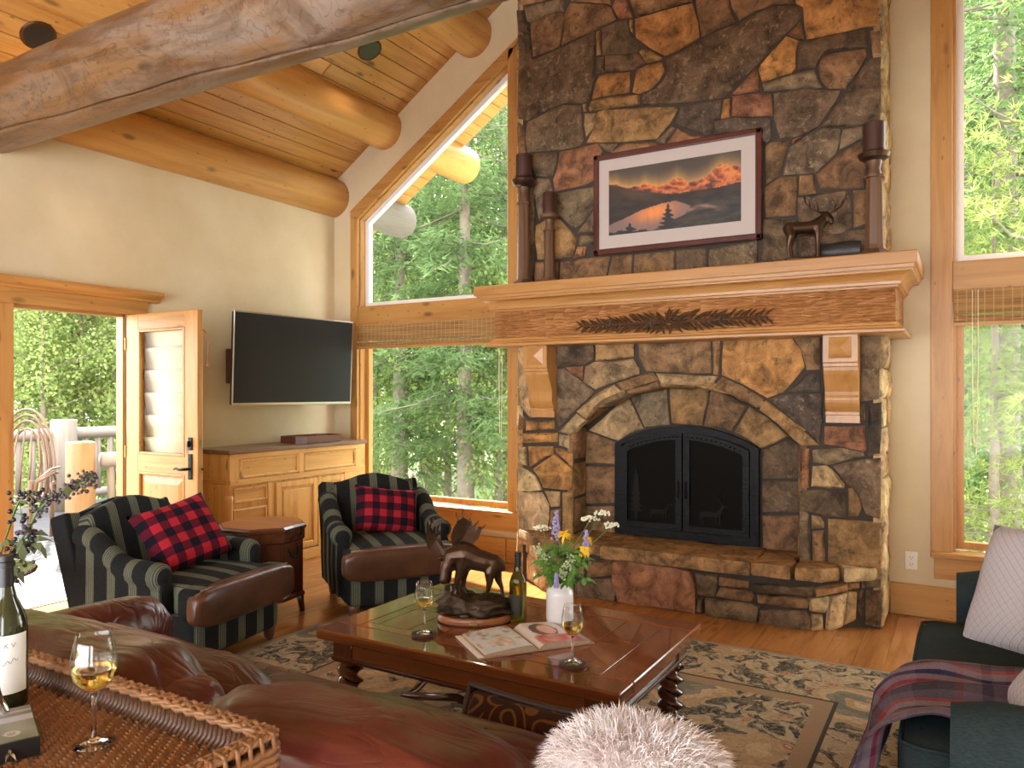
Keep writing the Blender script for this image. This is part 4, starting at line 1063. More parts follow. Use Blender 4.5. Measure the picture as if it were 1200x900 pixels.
M['leather2'] = _leather('worn_brown_leather', (0.030, 0.011, 0.006), (0.10, 0.038, 0.018), 0.32)
M['leg'] = wood('turned_leg_wood', (0.14, 0.055, 0.025), (0.06, 0.022, 0.012), 'Z', 0.35, 0, 0.1)
M['piping'] = plain('light_piping', (0.22, 0.17, 0.13), 0.6)

def armchair(loc, f, label):
    t = thing('armchair', label, 'armchair', (loc[0], loc[1], 0), face_rz(*f), group='striped armchairs')
    SX, SY = M['stripeX'], M['stripeY']
    mk('base', B().rbox((0, -0.02, 0.195), (0.70, 0.80, 0.23), 12, 8), SX, t, True)
    # seat cushion with its T-shaped front
    def puff(q, p): return q + Vector((0, 0, 0.018*(1-p.x**2)*(1-p.y**2) if p.z > 0.9 else 0))
    st = mk('seat_cushion', B().rbox((0, -0.07, 0.375), (0.60, 0.70, 0.17), 9, 10, f=puff).rbox((0, -0.385, 0.375), (0.75, 0.14, 0.165), 8, 8), SX, t, True)
    mk('leather_front', B().rbox((0, -0.440, 0.358), (0.785, 0.125, 0.205), 4.5, 12), M['leather2'], st, True)
    mk('piping', B().tube([(-0.34, -0.455, 0.452), (0, -0.458, 0.458), (0.34, -0.455, 0.452)], 0.0045, 6), M['piping'], st, True)
    # back with camel top
    Mt = Matrix.Translation((0, 0.31, 0.27)) @ Matrix.Rotation(R(-17), 4, 'X') @ Matrix.Diagonal((1, 1, 0.94, 1))
    def camel(q, p):
        u = q.x/0.36
        if q.z > 0: q.z += (0.030*math.cos(u*math.pi*1.35) + 0.006) * (q.z/0.29)
        return q
    bk = mk('backrest', B().rbox((0, 0.055, 0.30), (0.735, 0.12, 0.60), 22, 14, M=Mt, f=camel), SX, t, True)
    mk('back_cushion', B().rbox((0, -0.035, 0.325), (0.60, 0.15, 0.53), 7, 12, M=Mt, f=lambda q, p: camel(q, p)*1.0), SX, bk, True)
    # sloping rolled arms
    for sg in (-1, 1):
        q = B(); rr = []
        for k in range(17):
            u = k/16; y = 0.36 - 0.60*u
            s_ = max(0, min(1, (u-0.05)/0.55)); s_ = s_*s_*(3-2*s_)
            h = 0.735 - 0.165*s_ + 0.012*math.sin(u*math.pi)
            end = 1.0
            if u > 0.9: end = math.sqrt(max(0.0, 1-((u-0.9)/0.1)**2))*0.55+0.45
            ring = []
            xi, xo, rad = 0.290, 0.375, (0.056 + 0.014*u)
            cx_, cz_ = 0.345, h - rad
            ring.append((sg*xi, y, 0.12)); ring.append((sg*xi, y, cz_*0.6))
            for a in range(11):
                th_ = math.pi*1.12 - (math.pi*1.42)*a/10
                ring.append((sg*(cx_ + rad*end*math.cos(th_)*1.05), y, cz_ + rad*(end if u > .9 else 1)*math.sin(th_)))
            ring.append((sg*(xo+0.005), y, cz_-rad*1.05)); ring.append((sg*(xo+0.008), y, 0.30)); ring.append((sg*xo, y, 0.12))
            rr.append(ring)
        q.rings(rr); mk('arm', q, SY, t, True, angle=60)
        mk('arm_piping', B().tube([(sg*(0.345+0.084*math.cos(a)), -0.322, 0.490+0.080*math.sin(a)) for a in [R(200)-R(220)*k/12 for k in range(13)]] , 0.0045, 6), M['piping'], t, True) if False else None
    for sx in (-1, 1):
        for y, hh, z0_ in ((-0.36, 0.11, 0.0125), (0.33, 0.12, 0.0)):
            mk('leg', B().lathe([(0.022, z0_), (0.030, 0.03), (0.036, 0.07), (0.030, hh)], 12, (sx*0.30, y, 0)), M['leg'], t, True)
    return t
C1F = Vector((0.985, 0.17)).normalized(); C2F = Vector((0.816, -0.577)).normalized()
C1 = (-3.80, 2.745); C2 = (-3.475, 4.12)
ch1 = armchair(C1, C1F, 'striped charcoal armchair with leather front beside the open door and drum table')
ch2 = armchair(C2, C2F, 'striped charcoal armchair with leather front in front of the window')

def pillow_mesh(W_, H_, T_, n=16, pinch=0.07, seed=0.0, wr=0.006):
    q = B(); V = {}
    def pt(u, v, s):
        e = max(0.0, (1-u**4)*(1-v**4)); z = s*T_/2*e**0.62
        x = W_/2*u*(1 - pinch*(1-v*v)*abs(u)**1.5); y = H_/2*v*(1 - pinch*(1-u*u)*abs(v)**1.5)
        nz = noise.noise((x*9+seed, y*9, s*2))*wr*(0.4+e)
        return Vector((x, y, z+nz*(1 if e > 0 else 0)))
    for s in (1, -1):
        for i in range(n+1):
            for j in range(n+1):
                u, v = -1+2*i/n, -1+2*j/n
                edge = i in (0, n) or j in (0, n)
                k = (i, j, 0 if edge else s)
                if k not in V: V[k] = q.bm.verts.new(pt(u, v, s))
    g = lambda i, j, s: V[(i, j, 0 if (i in (0, n) or j in (0, n)) else s)]
    for s in (1, -1):
        for i in range(n):
            for j in range(n): q.bm.faces.new([g(i, j, s), g(i+1, j, s), g(i+1, j+1, s), g(i, j+1, s)])
    return q
def orient(o, c, normal, up=(0, 0, 1), roll=0.0):
    nz = Vector(normal).normalized(); x_ = Vector(up).cross(nz).normalized(); y_ = nz.cross(x_)
    m = Matrix((x_, y_, nz)).transposed().to_4x4() @ Matrix.Rotation(roll, 4, 'Z'); m.translation = Vector(c); o.matrix_basis = m
def _plaid():
    q = N('buffalo_plaid'); v = q.coords(); sp = q.n('SeparateXYZ'); q.l(v, sp.inputs[0])
    a = q.math('LESS_THAN', q.math('FRACT', q.math('ADD', q.math('MULTIPLY', sp.outputs[0], 9.8), 10.2)), 0.5)
    c_ = q.math('LESS_THAN', q.math('FRACT', q.math('ADD', q.math('MULTIPLY', sp.outputs[1], 9.8), 10.2)), 0.5)
    s = q.math('ADD', a, c_); fz = q.noise(v, 120, 2)
    c = q.ramp(q.math('MULTIPLY', s, 0.5), [(0.0, (0.33, 0.018, 0.028)), (0.25, (0.085, 0.008, 0.017)), (0.75, (0.010, 0.008, 0.013))], 'CONSTANT')
    c = q.hsv(c, v=q.math('ADD', q.math('MULTIPLY', fz, 0.7), 0.65)); q.bump(fz, 0.3, 0.003); return q.fin(c, 0.98, spec=0.08)
M['plaid'] = _plaid()
def chair_pt(c, f, side, fwd, z): s = Vector((-f.y, f.x)); return (c[0]+f.x*fwd+s.x*side, c[1]+f.y*fwd+s.y*side, z)
def on_chair(name, c, f, side, fwd, z, W_, H_, T_, tilt, yaw, roll, label):
    o = mk(name, pillow_mesh(W_, H_, T_, seed=side*9+W_), M['plaid'], None, True); tag(o, label, 'pillow', 'plaid pillows on the armchairs')
    a = math.atan2(f.y, f.x) + R(yaw); nrm = Vector((math.cos(a)*math.cos(R(tilt)), math.sin(a)*math.cos(R(tilt)), math.sin(R(tilt))))
    orient(o, chair_pt(c, f, side, fwd, z), nrm, roll=R(roll)); return o
on_chair('plaid_pillow', C1, C1F, 0.02, -0.02, 0.645, 0.46, 0.42, 0.17, 36, -24, 14, 'red and black plaid pillow on the armchair beside the open door')
on_chair('plaid_pillow', C2, C2F, 0.03, -0.085, 0.615, 0.47, 0.34, 0.15, 26, 4, -9, 'red and black plaid pillow on the armchair by the window')

# ---- drum table
dt = thing('drum_table', 'dark octagonal trunk-like side table with iron ring handle', 'side table', (-3.93, 3.43, 0), R(10))
mk('top', B().lathe([(0.275, 0.565), (0.285, 0.575), (0.285, 0.590), (0.268, 0.602)], 8, ang=R(22.5)), M['darkX'], dt)
M['drumtop'] = wood('warm_walnut', (0.34, 0.13, 0.045), (0.18, 0.06, 0.02), 'X', 0.28, 0, 0.1)
mk('top_inlay', B().lathe([(0.262, 0.601), (0.262, 0.6035)], 8, ang=R(22.5)), M['drumtop'], dt)
mk('lid', B().lathe([(0.268, 0.500), (0.275, 0.508), (0.275, 0.565)], 8, ang=R(22.5)), M['darkX'], dt)
for k in range(8):
    a = R(45*k); m = Matrix.Rotation(a, 4, 'Z'); hw = 0.262*math.tan(R(22.5))
    pn = mk('side_panel', B().box((0.235, -hw+0.004, 0.165), (0.243, hw-0.004, 0.498), 0.003, 1, M=m), M['darkZ'], dt)
    if k % 2 == 0:
        q = B().tube([m @ Vector((0.250, 0.05*math.sin(R(20*j-180)) , 0.435+0.05*math.cos(R(20*j-180)) if False else 0.43-0.045*math.sin(R(10*j)))) if False else m @ Vector((0.253, 0.045*math.cos(R(180+20*j)), 0.445+0.045*math.sin(R(180+20*j)))) for j in range(10)], 0.006, 6)
        q.box((0.243, -0.055, 0.435), (0.251, -0.035, 0.465), 0.002, 1, M=m).box((0.243, 0.035, 0.435), (0.251, 0.055, 0.465), 0.002, 1, M=m)
        mk('ring_handle', q, M['iron'], pn, True)
mk('core', B().lathe([(0.246, 0.16), (0.246, 0.50)], 8, ang=R(22.5)), M['darkZ'], dt)
mk('base_moulding', B().lathe([(0.255, 0.125), (0.275, 0.135), (0.275, 0.155), (0.255, 0.168)], 8, ang=R(22.5)), M['darkX'], dt)
for k in range(4):
    a = R(45+90*k); d = Vector((math.cos(a), math.sin(a), 0))
    mk('leg', B().tube([d*0.235 + Vector((0, 0, 0.13)), d*0.245 + Vector((0, 0, 0.07)), d*0.255 + Vector((0, 0, 0.0))], [0.030, 0.022, 0.018], 8), M['darkZ'], dt, True)

# ---- pine cabinet
KX0, KX1, KY0, KY1, KH = XL+0.032, -4.915, 3.96, 5.53, 1.0
cb_ = thing('pine_cabinet', 'long golden knotty pine cabinet with drawers and panelled doors below the television', 'cabinet', ((KX0+KX1)/2, (KY0+KY1)/2, 0))
W = dict(world=True)
mk('body', B().box((KX0, KY0+0.02, 0.07), (KX1-0.02, KY1-0.01, 0.965), 0.004), M['cabZ'], cb_, **W)
mk('top', B().box((KX0-0.0, KY0-0.015, 0.965), (KX1+0.025, KY1, 1.0), 0.007, 2), wood('dark_stained_top', (0.22, 0.13, 0.085), (0.12, 0.07, 0.045), 'Y', 0.3, 0.2, 0.1), cb_, **W)
mk('plinth', B().box((KX0, KY0+0.01, 0), (KX1+0.005, KY1-0.005, 0.09), 0.006, 2), M['cabY'], cb_, **W)
mk('side_panel', B().box((KX0, KY0+0.006, 0.09), (KX1-0.03, KY0+0.022, 0.73), 0.003), M['cabZ'], cb_, **W)
mk('side_rail', B().box((KX0, KY0-0.002, 0.735), (KX1-0.02, KY0+0.022, 0.76), 0.003), M['cabX'], cb_, **W)
fx = KX1-0.02
def ky(px): return on_x(px, 550, KX1).y
def kz(px, py): return on_x(px, py, KX1).z
def rect(nm, y0, y1, z0, z1, x0, x1, mat, par=cb_, bev=0.004): return mk(nm, B().box((x0, y0, z0), (x1, y1, z1), bev, 2), M[mat], par, **W)
rect('mid_rail', KY0+0.012, KY1-0.005, 0.715, 0.762, fx-0.01, fx+0.026, 'cabY')
rect('top_rail', KY0+0.012, KY1-0.005, 0.925, 0.965, fx-0.01, fx+0.020, 'cabY')
ys = [KY0+0.012, ky(281), ky(350.5), ky(357), ky(417), KY1-0.005]
for a, c in ((ys[0], ys[1]), (ys[2], ys[3]), (ys[4], ys[5])): rect('stile', a, c, 0.76, 0.93, fx-0.01, fx+0.018, 'cabZ')
def panel(nm, y0, y1, z0, z1, grain, par=cb_, raised=True, bx_=0.0):
    d = rect(nm, y0+0.003, y1-0.003, z0+0.003, z1-0.003, fx-0.012, fx+0.008+bx_, grain, par)
    if raised:
        m_ = 0.055 if (y1-y0) > 0.2 and (z1-z0) > 0.22 else 0.022
        q = B(); xa = fx+0.009+bx_
        for a, c in (((y0+.004, z0+.004), (y0+m_, z1-.004)), ((y1-m_, z0+.004), (y1-.004, z1-.004)), ((y0+m_, z0+.004), (y1-m_, z0+m_)), ((y0+m_, z1-m_), (y1-m_, z1-.004))):
            q.box((xa-0.004, a[0], a[1]), (xa+0.012, c[0], c[1]), 0.003, 1)
        mk('panel_frame', q, M['cabZ'], d, **W)
        if m_ > 0.05: mk('raised_field', B().box((xa-0.002, y0+m_+0.025, z0+m_+0.025), (xa+0.006, y1-m_-0.025, z1-m_-0.025), 0.005, 1), M['cabZ'], d, **W)
    return d
panel('drawer', ys[1], ys[2], 0.765, 0.925, 'cabY'); panel('drawer', ys[3], ys[4], 0.765, 0.925, 'cabY')
yl = [KY0+0.05, ky(314), ky(321), ky(326), ky(373), ky(377), ky(404), KY1-0.03]
rect('stile', yl[1], yl[2], 0.09, 0.715, fx-0.01, fx+0.022, 'cabZ'); rect('stile', yl[4], yl[5], 0.09, 0.715, fx-0.01, fx+0.022, 'cabZ'); rect('stile', yl[6], KY1-0.005, 0.09, 0.715, fx-0.01, fx+0.022, 'cabZ')
for z0, z1 in ((0.57, 0.70), (0.40, 0.53), (0.24, 0.38), (0.10, 0.22)): panel('drawer', yl[0], yl[1], z0, z1, 'cabY')
panel('door', yl[3]-0.02, yl[4], 0.10, 0.705, 'cabZ'); panel('door', yl[5], yl[6], 0.10, 0.705, 'cabZ')
mk('corner_column', B().lathe([(0.030, 0.09), (0.033, 0.12), (0.030, 0.14), (0.030, 0.60), (0.034, 0.62), (0.028, 0.64)], 14, (KX1-0.018, KY0+0.018, 0)), M['cabZ'], cb_, True, True)
# tray on the cabinet
p = on_z(331, 516, 1.0)
tr = thing('wooden_tray', 'reddish polished octagonal wooden tray on the pine cabinet', 'tray', (-5.12, p.y - 0.02, 1.0), R(90))
TW, TD = 0.27, 0.15
oct_ = lambda a, c, k: [(-a, -c+k), (-a+k, -c), (a-k, -c), (a, -c+k), (a, c-k), (a-k, c), (-a+k, c), (-a, c-k)]
M['redwood'] = wood('red_mahogany', (0.20, 0.055, 0.03), (0.09, 0.022, 0.014), 'X', 0.25, 0, 0.1)
mk('tray_base', B().prism([(q[0], q[1], 0.0) for q in oct_(TW, TD, 0.07)], (0, 0, 0.012)), M['redwood'], tr)
o8, i8 = oct_(TW+0.012, TD+0.012, 0.07), oct_(TW-0.006, TD-0.006, 0.07)
q = B()
for i in range(8):
    j = (i+1) % 8
    q.prism([(o8[i][0]-0*1, o8[i][1], 0.004), (o8[j][0], o8[j][1], 0.004), (i8[j][0], i8[j][1], 0.004), (i8[i][0], i8[i][1], 0.004)], (0, 0, 0.058))
mk('tray_rim', q, M['redwood'], tr)

# ---- television
pl_, pr_ = Vector((-5.055, 4.105, 0)), Vector((-4.965, 5.375, 0))
tv = thing('television', 'large flat black television on the plaster wall above the cabinet', 'television', ((pl_+pr_)/2 + Vector((0, 0, 1.35))), math.atan2((pr_-pl_).y, (pr_-pl_).x))
TL = (pr_-pl_).length
TV = Matrix.Rotation(R(2.5), 4, 'X')
mk('cabinet_shell', B().box((-TL/2, 0.0, 0.0), (TL/2, 0.035, 0.755), 0.006, 2, M=TV), M['black'], tv)
mk('bezel', B().box((-TL/2-0.004, -0.006, -0.006), (TL/2+0.004, 0.008, 0.762), 0.003, 1, M=TV), M['silver'], tv)
mk('screen', B().box((-TL/2+0.006, -0.009, 0.016), (TL/2-0.006, -0.004, 0.750), 0.002, 1, M=TV), M['screen'], tv)
mk('wall_mount', B().box((-0.12, 0.03, 0.2), (0.12, 0.20, 0.55), 0.01).box((-0.20, 0.18, 0.12), (0.2, 0.30, 0.62), 0.006).box((-0.15, 0.26, 0.2), (0.15, 0.405, 0.5), 0.004), M['black'], tv)
q = on_x(268.5, 428, XL+0.02)
sk = mk('mount_rail', B().box((XL+0.002, q.y-0.025, q.z-0.155), (XL+0.05, q.y+0.02, q.z+0.14), 0.01, 2), wood('mount_bar', (0.13, 0.06, 0.03), (0.06, 0.03, 0.02), 'Z', 0.4, 0), None); tag(sk, 'short brown bar fixed to the wall at the television edge', 'bracket')

# ---- coffee table
TX0, TX1, TY0, TY1, TZ = -2.305, -0.955, 2.29, 3.175, 0.475
ct = thing('coffee_table', 'dark polished coffee table with inlaid top and barley-twist legs', 'coffee table', ((TX0+TX1)/2, (TY0+TY1)/2, 0))
M['ctop'] = wood('cherry_table_top', (0.235, 0.072, 0.022), (0.115, 0.030, 0.010), 'X', 0.12, 0, 0.45, coat=0.5, bump=0.02)
M['ctopY'] = wood('cherry_table_top_y', (0.22, 0.066, 0.021), (0.105, 0.027, 0.010), 'Y', 0.12, 0, 0.35, coat=0.5, bump=0.02)
def tb(nm, a, c, mat, bev=0.003, seg=1, par=ct): return mk(nm, B().box(a, c, bev, seg), M[mat] if isinstance(mat, str) else mat, par, **W)
fw = 0.125; zt0 = TZ-0.03
tb('top_rail', (TX0, TY0, zt0-0.012), (TX1, TY0+fw, TZ), 'ctop', 0.008, 3); tb('top_rail', (TX0, TY1-fw, zt0-0.012), (TX1, TY1, TZ), 'ctop', 0.008, 3)
tb('top_rail', (TX0, TY0+fw, zt0-0.012), (TX0+fw, TY1-fw, TZ), 'ctopY', 0.004, 1); tb('top_rail', (TX1-fw, TY0+fw, zt0-0.012), (TX1, TY1-fw, TZ), 'ctopY', 0.004, 1)
xs = np.linspace(TX0+fw, TX1-fw, 4); ysq = np.linspace(TY0+fw, TY1-fw, 3); dv = 0.055
for i in range(3):
    for j in range(2):
        a0, a1, b0, b1 = xs[i], xs[i+1], ysq[j], ysq[j+1]
        # divider boards framing each field
        tb('divider_board', (a0+.0015, b0+.0015, zt0), (a1-.0015, b0+dv, TZ-0.001), 'ctop', 0.0015)
        tb('divider_board', (a0+.0015, b0+dv+.003, zt0), (a0+dv, b1-.0015, TZ-0.001), 'ctopY', 0.0015)
        m_ = (a0+dv+a1)/2
        tb('panel_board', (a0+dv+.003, b0+dv+.003, zt0), (m_-.0015, b1-.0015, TZ-0.001), 'ctopY' if (i+j) % 2 else 'ctop', 0.0015)
        tb('panel_board', (m_+.0015, b0+dv+.003, zt0), (a1-.0015, b1-.0015, TZ-0.001), 'ctop' if (i+j) % 2 else 'ctopY', 0.0015)
tb('sub_top', (TX0+0.05, TY0+0.05, zt0-0.02), (TX1-0.05, TY1-0.05, zt0-0.001), 'darkX', 0)
ins = 0.055; za = zt0-0.012
tb('apron', (TX0+ins, TY0+ins, za-0.085), (TX1-ins, TY0+ins+0.025, za), 'ctop', 0.003); tb('apron', (TX0+ins, TY1-ins-0.025, za-0.085), (TX1-ins, TY1-ins, za), 'ctop', 0.003)
tb('apron', (TX0+ins, TY0+ins, za-0.085), (TX0+ins+0.025, TY1-ins, za), 'ctopY', 0.003); tb('apron', (TX1-ins-0.025, TY0+ins, za-0.085), (TX1-ins, TY1-ins, za), 'ctopY', 0.003)
for nm_, a, c in (('apron_moulding', (TX0+ins-0.012, TY0+ins-0.012, za-0.092), (TX1-ins+0.012, TY0+ins+0.012, za-0.075)), ('apron_moulding', (TX1-ins-0.012, TY0+ins, za-0.092), (TX1-ins+0.012, TY1-ins, za-0.075))):
    tb(nm_, a, c, 'darkX', 0.005, 2)
def twist_leg(x, y, twisted):
    q = B(); s = 0.052
    q.box((x-s, y-s, za-0.10), (x+s, y+s, za-0.0), 0.004, 1)
    zt_ = za-0.10
    q.lathe([(0.036, zt_), (0.046, zt_-0.012), (0.034, zt_-0.022)], 16, (x, y, 0))
    rr = []
    for k in range(41):
        u = k/40; z = zt_-0.022 - (zt_-0.022-0.075)*u
        rr.append([(x + (0.043+0.013*math.cos(2*(2*math.pi*i/20) ))*math.cos(2*math.pi*i/20 + (u*5.2)*math.pi*0.85), y + (0.043+0.013*math.cos(2*(2*math.pi*i/20)))*math.sin(2*math.pi*i/20 + (u*5.2)*math.pi*0.85), z) for i in range(20)])
    q.rings(rr)
    q.lathe([(0.040, 0.075), (0.050, 0.062), (0.040, 0.05), (0.052, 0.03), (0.050, 0.012), (0.036, 0.012)], 16, (x, y, 0))
    mk('leg', q, M['darkZ'], ct, True, True, angle=40)
li = 0.10
for x in (TX0+li, TX1-li):
    for y in (TY0+li, TY1-li): twist_leg(x, y, True)
for x in (TX0+li, TX1-li):
    mk('stretcher', B().tube([(x, TY0+li, 0.07), (x+0.03, TY0+li+0.12, 0.13), (x, (TY0+TY1)/2-0.1, 0.06), (x, (TY0+TY1)/2+0.1, 0.06), (x+0.03, TY1-li-0.12, 0.13), (x, TY1-li, 0.07)], 0.018, 8), M['darkY'], ct, True, True)
mk('stretcher', B().tube([(TX0+li, (TY0+TY1)/2, 0.065), (-1.9, (TY0+TY1)/2, 0.12), (-1.63, (TY0+TY1)/2, 0.06), (-1.4, (TY0+TY1)/2, 0.12), (TX1-li, (TY0+TY1)/2, 0.065)], 0.018, 8), M['darkX'], ct, True, True)

# ---- rug
def _rug():
    q = N('floral_wool_rug'); tc = q.coords()
    nz = q.n('TexNoise'); nz.inputs['Scale'].default_value = 3.0; q.l(tc, nz.inputs['Vector'])
    vm = q.n('VectorMath', op='SCALE'); q.l(nz.outputs['Color'], vm.inputs[0]); vm.inputs['Scale'].default_value = 0.30
    wv = q.n('VectorMath', op='ADD'); q.l(tc, wv.inputs[0]); q.l(vm.outputs[0], wv.inputs[1]); wv = wv.outputs[0]
    fine = q.noise(tc, 46, 4, 0.7)
    base = q.mix(q.ramp(fine, [(0.42, 0.0), (0.58, 1.0)]), (0.030, 0.033, 0.027), (0.20, 0.17, 0.12))
    # sweeping tan leaves
    lv = q.ramp(q.noise(wv, 8.0, 5, 0.6, 1.4), [(0.48, 0.0), (0.51, 1.0)])
    tan = q.mix(q.noise(tc, 16, 3), (0.29, 0.20, 0.115), (0.52, 0.42, 0.27))
    c = q.mix(lv, base, tan)
    v2 = q.voro(wv, 1.75)                               # big palmettes
    ringc = q.ramp(q.math('ADD', v2, q.math('MULTIPLY', q.noise(tc, 11, 2), 0.10)), [(0.0, (0.50,0.38,0.24)), (0.12, (0.42,0.27,0.14)), (0.17, (0.17,0.165,0.125)), (0.25, (0.22,0.20,0.15)), (0.29, (0.48,0.35,0.20)), (0.37, (0.40,0.27,0.15))], 'CONSTANT')
    c = q.mix(q.ramp(v2, [(0.385, 1.0), (0.40, 0.0)]), c, ringc)
    v3 = q.voro(wv, 4.6); c = q.mix(q.math('MULTIPLY', q.ramp(v3, [(0.17, 1.0), (0.19, 0.0)]), 0.9), c, q.ramp(v3, [(0.0, (0.45,0.33,0.2)), (0.06, (0.33,0.12,0.07)), (0.11, (0.42,0.27,0.15))], 'CONSTANT'))
    vn = q.voro(wv, 22.0, 'DISTANCE_TO_EDGE'); c = q.mix(q.math('MULTIPLY', q.ramp(vn, [(0.04, 1.0), (0.10, 0.0)]), 0.16), c, (0.075, 0.065, 0.048))
    c = q.mix(q.math('MULTIPLY', q.ramp(q.noise(tc, 60, 4, 0.8), [(0.48, 0.0), (0.62, 1.0)]), 0.35), c, (0.08, 0.075, 0.06))
    # border guard stripe
    sp = q.n('SeparateXYZ'); q.l(tc, sp.inputs[0])
    ax = q.math('SUBTRACT', 1.755, q.math('ABSOLUTE', sp.outputs[0])); ay = q.math('SUBTRACT', 1.755, q.math('ABSOLUTE', sp.outputs[1]))
    ed = q.math('MINIMUM', ax, ay)
    g1 = q.math('MULTIPLY', q.math('GREATER_THAN', ed, 0.56), q.math('LESS_THAN', ed, 0.645))
    gc = q.mix(q.ramp(q.voro(tc, 16), [(0.25, 1.0), (0.3, 0.0)]), (0.27, 0.19, 0.115), (0.36, 0.17, 0.10))
    c = q.mix(g1, c, gc); g2 = q.math('LESS_THAN', q.math('ABSOLUTE', q.math('SUBTRACT', ed, 0.56)), 0.009); c = q.mix(g2, c, (0.06, 0.05, 0.04))
    c = q.mix(q.math('LESS_THAN', ed, 0.035), c, (0.24, 0.20, 0.15))
    q.bump(fine, 0.5, 0.006); return q.fin(c, 0.98, spec=0.1)
M['rug'] = _rug()
RXC, RYC = -1.705, 2.61
q = B(); n = 24
q.box((-1.755, -1.755, 0.0), (1.755, 1.755, 0.011), 0.004, 1)
rg = mk('area_rug', q, M['rug']); rg.location = (RXC, RYC, 0.0005); tag(rg, 'wool rug with large tan floral pattern on charcoal under the coffee table', 'rug')

# ---- leather sofa seen from behind
LX0, LX1 = -2.88, -0.46
sf = thing('leather_sofa', 'oxblood leather sofa with puffy back cushions facing the fireplace', 'sofa', ((LX0+LX1)/2, 1.45, 0))
L = M['leather']
mk('frame', B().rbox(((LX0+LX1)/2, 1.46, 0.20), (LX1-LX0-0.1, 0.86, 0.24), 14, 8), L, sf, True, True)
mk('back_panel', B().rbox(((LX0+LX1)/2, 1.10, 0.36), (LX1-LX0-0.50, 0.20, 0.56), 9, 10), L, sf, True, True)
xsm = -1.49
def crease(seed, x0, x1):
    def f(q, p):
        u = (p.x+1)/2
        e = abs(p.x)
        q = q + Vector((0, 0, 0.010*noise.noise((q.x*7+seed, q.y*9, q.z*5)) + 0.012*math.sin(q.x*26+seed+4*q.y)*max(0, e-0.45)))
        rdg = max(0.0, 1-abs(noise.noise((q.x*5+seed+q.y*6, q.y*2.5, q.z*2)))*4.5)
        q = q*(1 - 0.0) + Vector((0, 0, -0.007*rdg*(0.4+0.8*e) if q.z > 0.02 else 0))
        q.z *= 1 - 0.20*max(0, e-0.7)/0.3*0.8; q.y *= 1 - 0.10*max(0, e-0.75)/0.25
        return q
    return f
for k, (a, c) in enumerate(((-2.60, xsm), (xsm, -0.58))):
    cu = mk('back_cushion', B().rbox(((a+c)/2, 1.150, 0.685), (c-a-0.008, 0.27, 0.265), 3.4, 40, f=crease(k*5.0, a, c)), L, sf, True, True)
    mk('inner_cushion', B().rbox(((a+c)/2, 1.37, 0.54), (c-a-0.03, 0.26, 0.36), 4, 12, f=crease(k*5.0+2, a, c)), L, cu, True, True)
    mk('seam', B().tube([(a+0.05+(c-a-0.10)*i/10, 1.026+0.004*math.sin(i), 0.625+0.003*math.sin(i*2)) for i in range(11)], 0.004, 6), L, cu, True, True)
    mk('seat_cushion', B().rbox(((a+c)/2, 1.60, 0.385), (c-a-0.006, 0.68, 0.20), 6, 10), L, sf, True, True)
for sg, xa, ra in ((-1, LX0+0.14, 0.125), (1, LX1-0.105, 0.095)):
    q = B(); rr = []
    for k in range(13):
        u = k/12; y = 1.02+(0.90 if sg < 0 else 0.70)*u; e = 1 if u < 0.85 else math.sqrt(max(0.05, 1-((u-.85)/.15)**2))
        if u < 0.08: e = 0.8+0.2*u/0.08
        hh = 0.655 + 0.02*math.sin(u*math.pi)
        rr.append([(xa+ra*e*math.cos(th_), y, hh-0.12-(0.05 if sg > 0 else 0)+ra*e*math.sin(th_)) for th_ in [math.pi*1.15-math.pi*1.3*i/12 for i in range(13)]] + [(xa+ra*.8*e, y, 0.12), (xa-ra*.8*e, y, 0.12)])
    q.rings(rr); mk('arm', q, L, sf, True, True, angle=60)
for x in (LX0+0.15, LX1-0.15):
    for y in (1.10, 1.80): mk('foot', B().lathe([(0.025, 0.012), (0.035, 0.05), (0.03, 0.10)], 12, (x, y, 0)), M['leg'], sf, True, True)

# ---- green loveseat
def _twill(name, a, c_):
    q = N(name); v = q.coords(); f = q.noise(q.coords((60, 300, 300)), 1.0, 2); g = q.noise(v, 2.5, 3)
    c = q.mix(f, a, c_); c = q.hsv(c, v=q.math('ADD', q.math('MULTIPLY', g, 0.5), 0.75)); q.bump(f, 0.3, 0.003); return q.fin(c, 0.95, spec=0.08)
G = _twill('dark_teal_twill', (0.008, 0.015, 0.017), (0.042, 0.058, 0.060))
gs = thing('green_loveseat', 'dark teal fabric loveseat with rolled arms facing the coffee table', 'sofa', (0.30, 3.05, 0))
GY0, GY1 = 2.12, 4.0
mk('frame', B().rbox((0.38, (GY0+GY1)/2, 0.185), (0.96, GY1-GY0-0.08, 0.25), 14, 8), G, gs, True, True)
mk('backrest', B().rbox((0.80, (GY0+GY1)/2, 0.55), (0.24, GY1-GY0-0.1, 0.70), 7, 10), G, gs, True, True)
for a, c in ((2.375, 3.06), (3.065, 3.755)):
    cu = mk('seat_cushion', B().rbox((0.27, (a+c)/2, 0.385), (0.88, c-a, 0.19), 8, 12, f=lambda q, p: q+Vector((0, 0, 0.02*(1-p.x**2)*(1-p.y**2) if p.z > .9 else 0))), G, gs, True, True)
    mk('piping', B().tube([(0.45, a+0.012, 0.464), (-0.11, a+0.012, 0.464), (-0.155, a+0.04, 0.462), (-0.160, (a+c)/2, 0.462), (-0.155, c-0.04, 0.462), (-0.11, c-0.012, 0.464), (0.45, c-0.012, 0.464)], 0.006, 6), G, cu, True, True)
    mk('back_cushion', B().rbox((0.63, (a+c)/2, 0.68), (0.22, c-a, 0.42), 5, 10), G, gs, True, True)
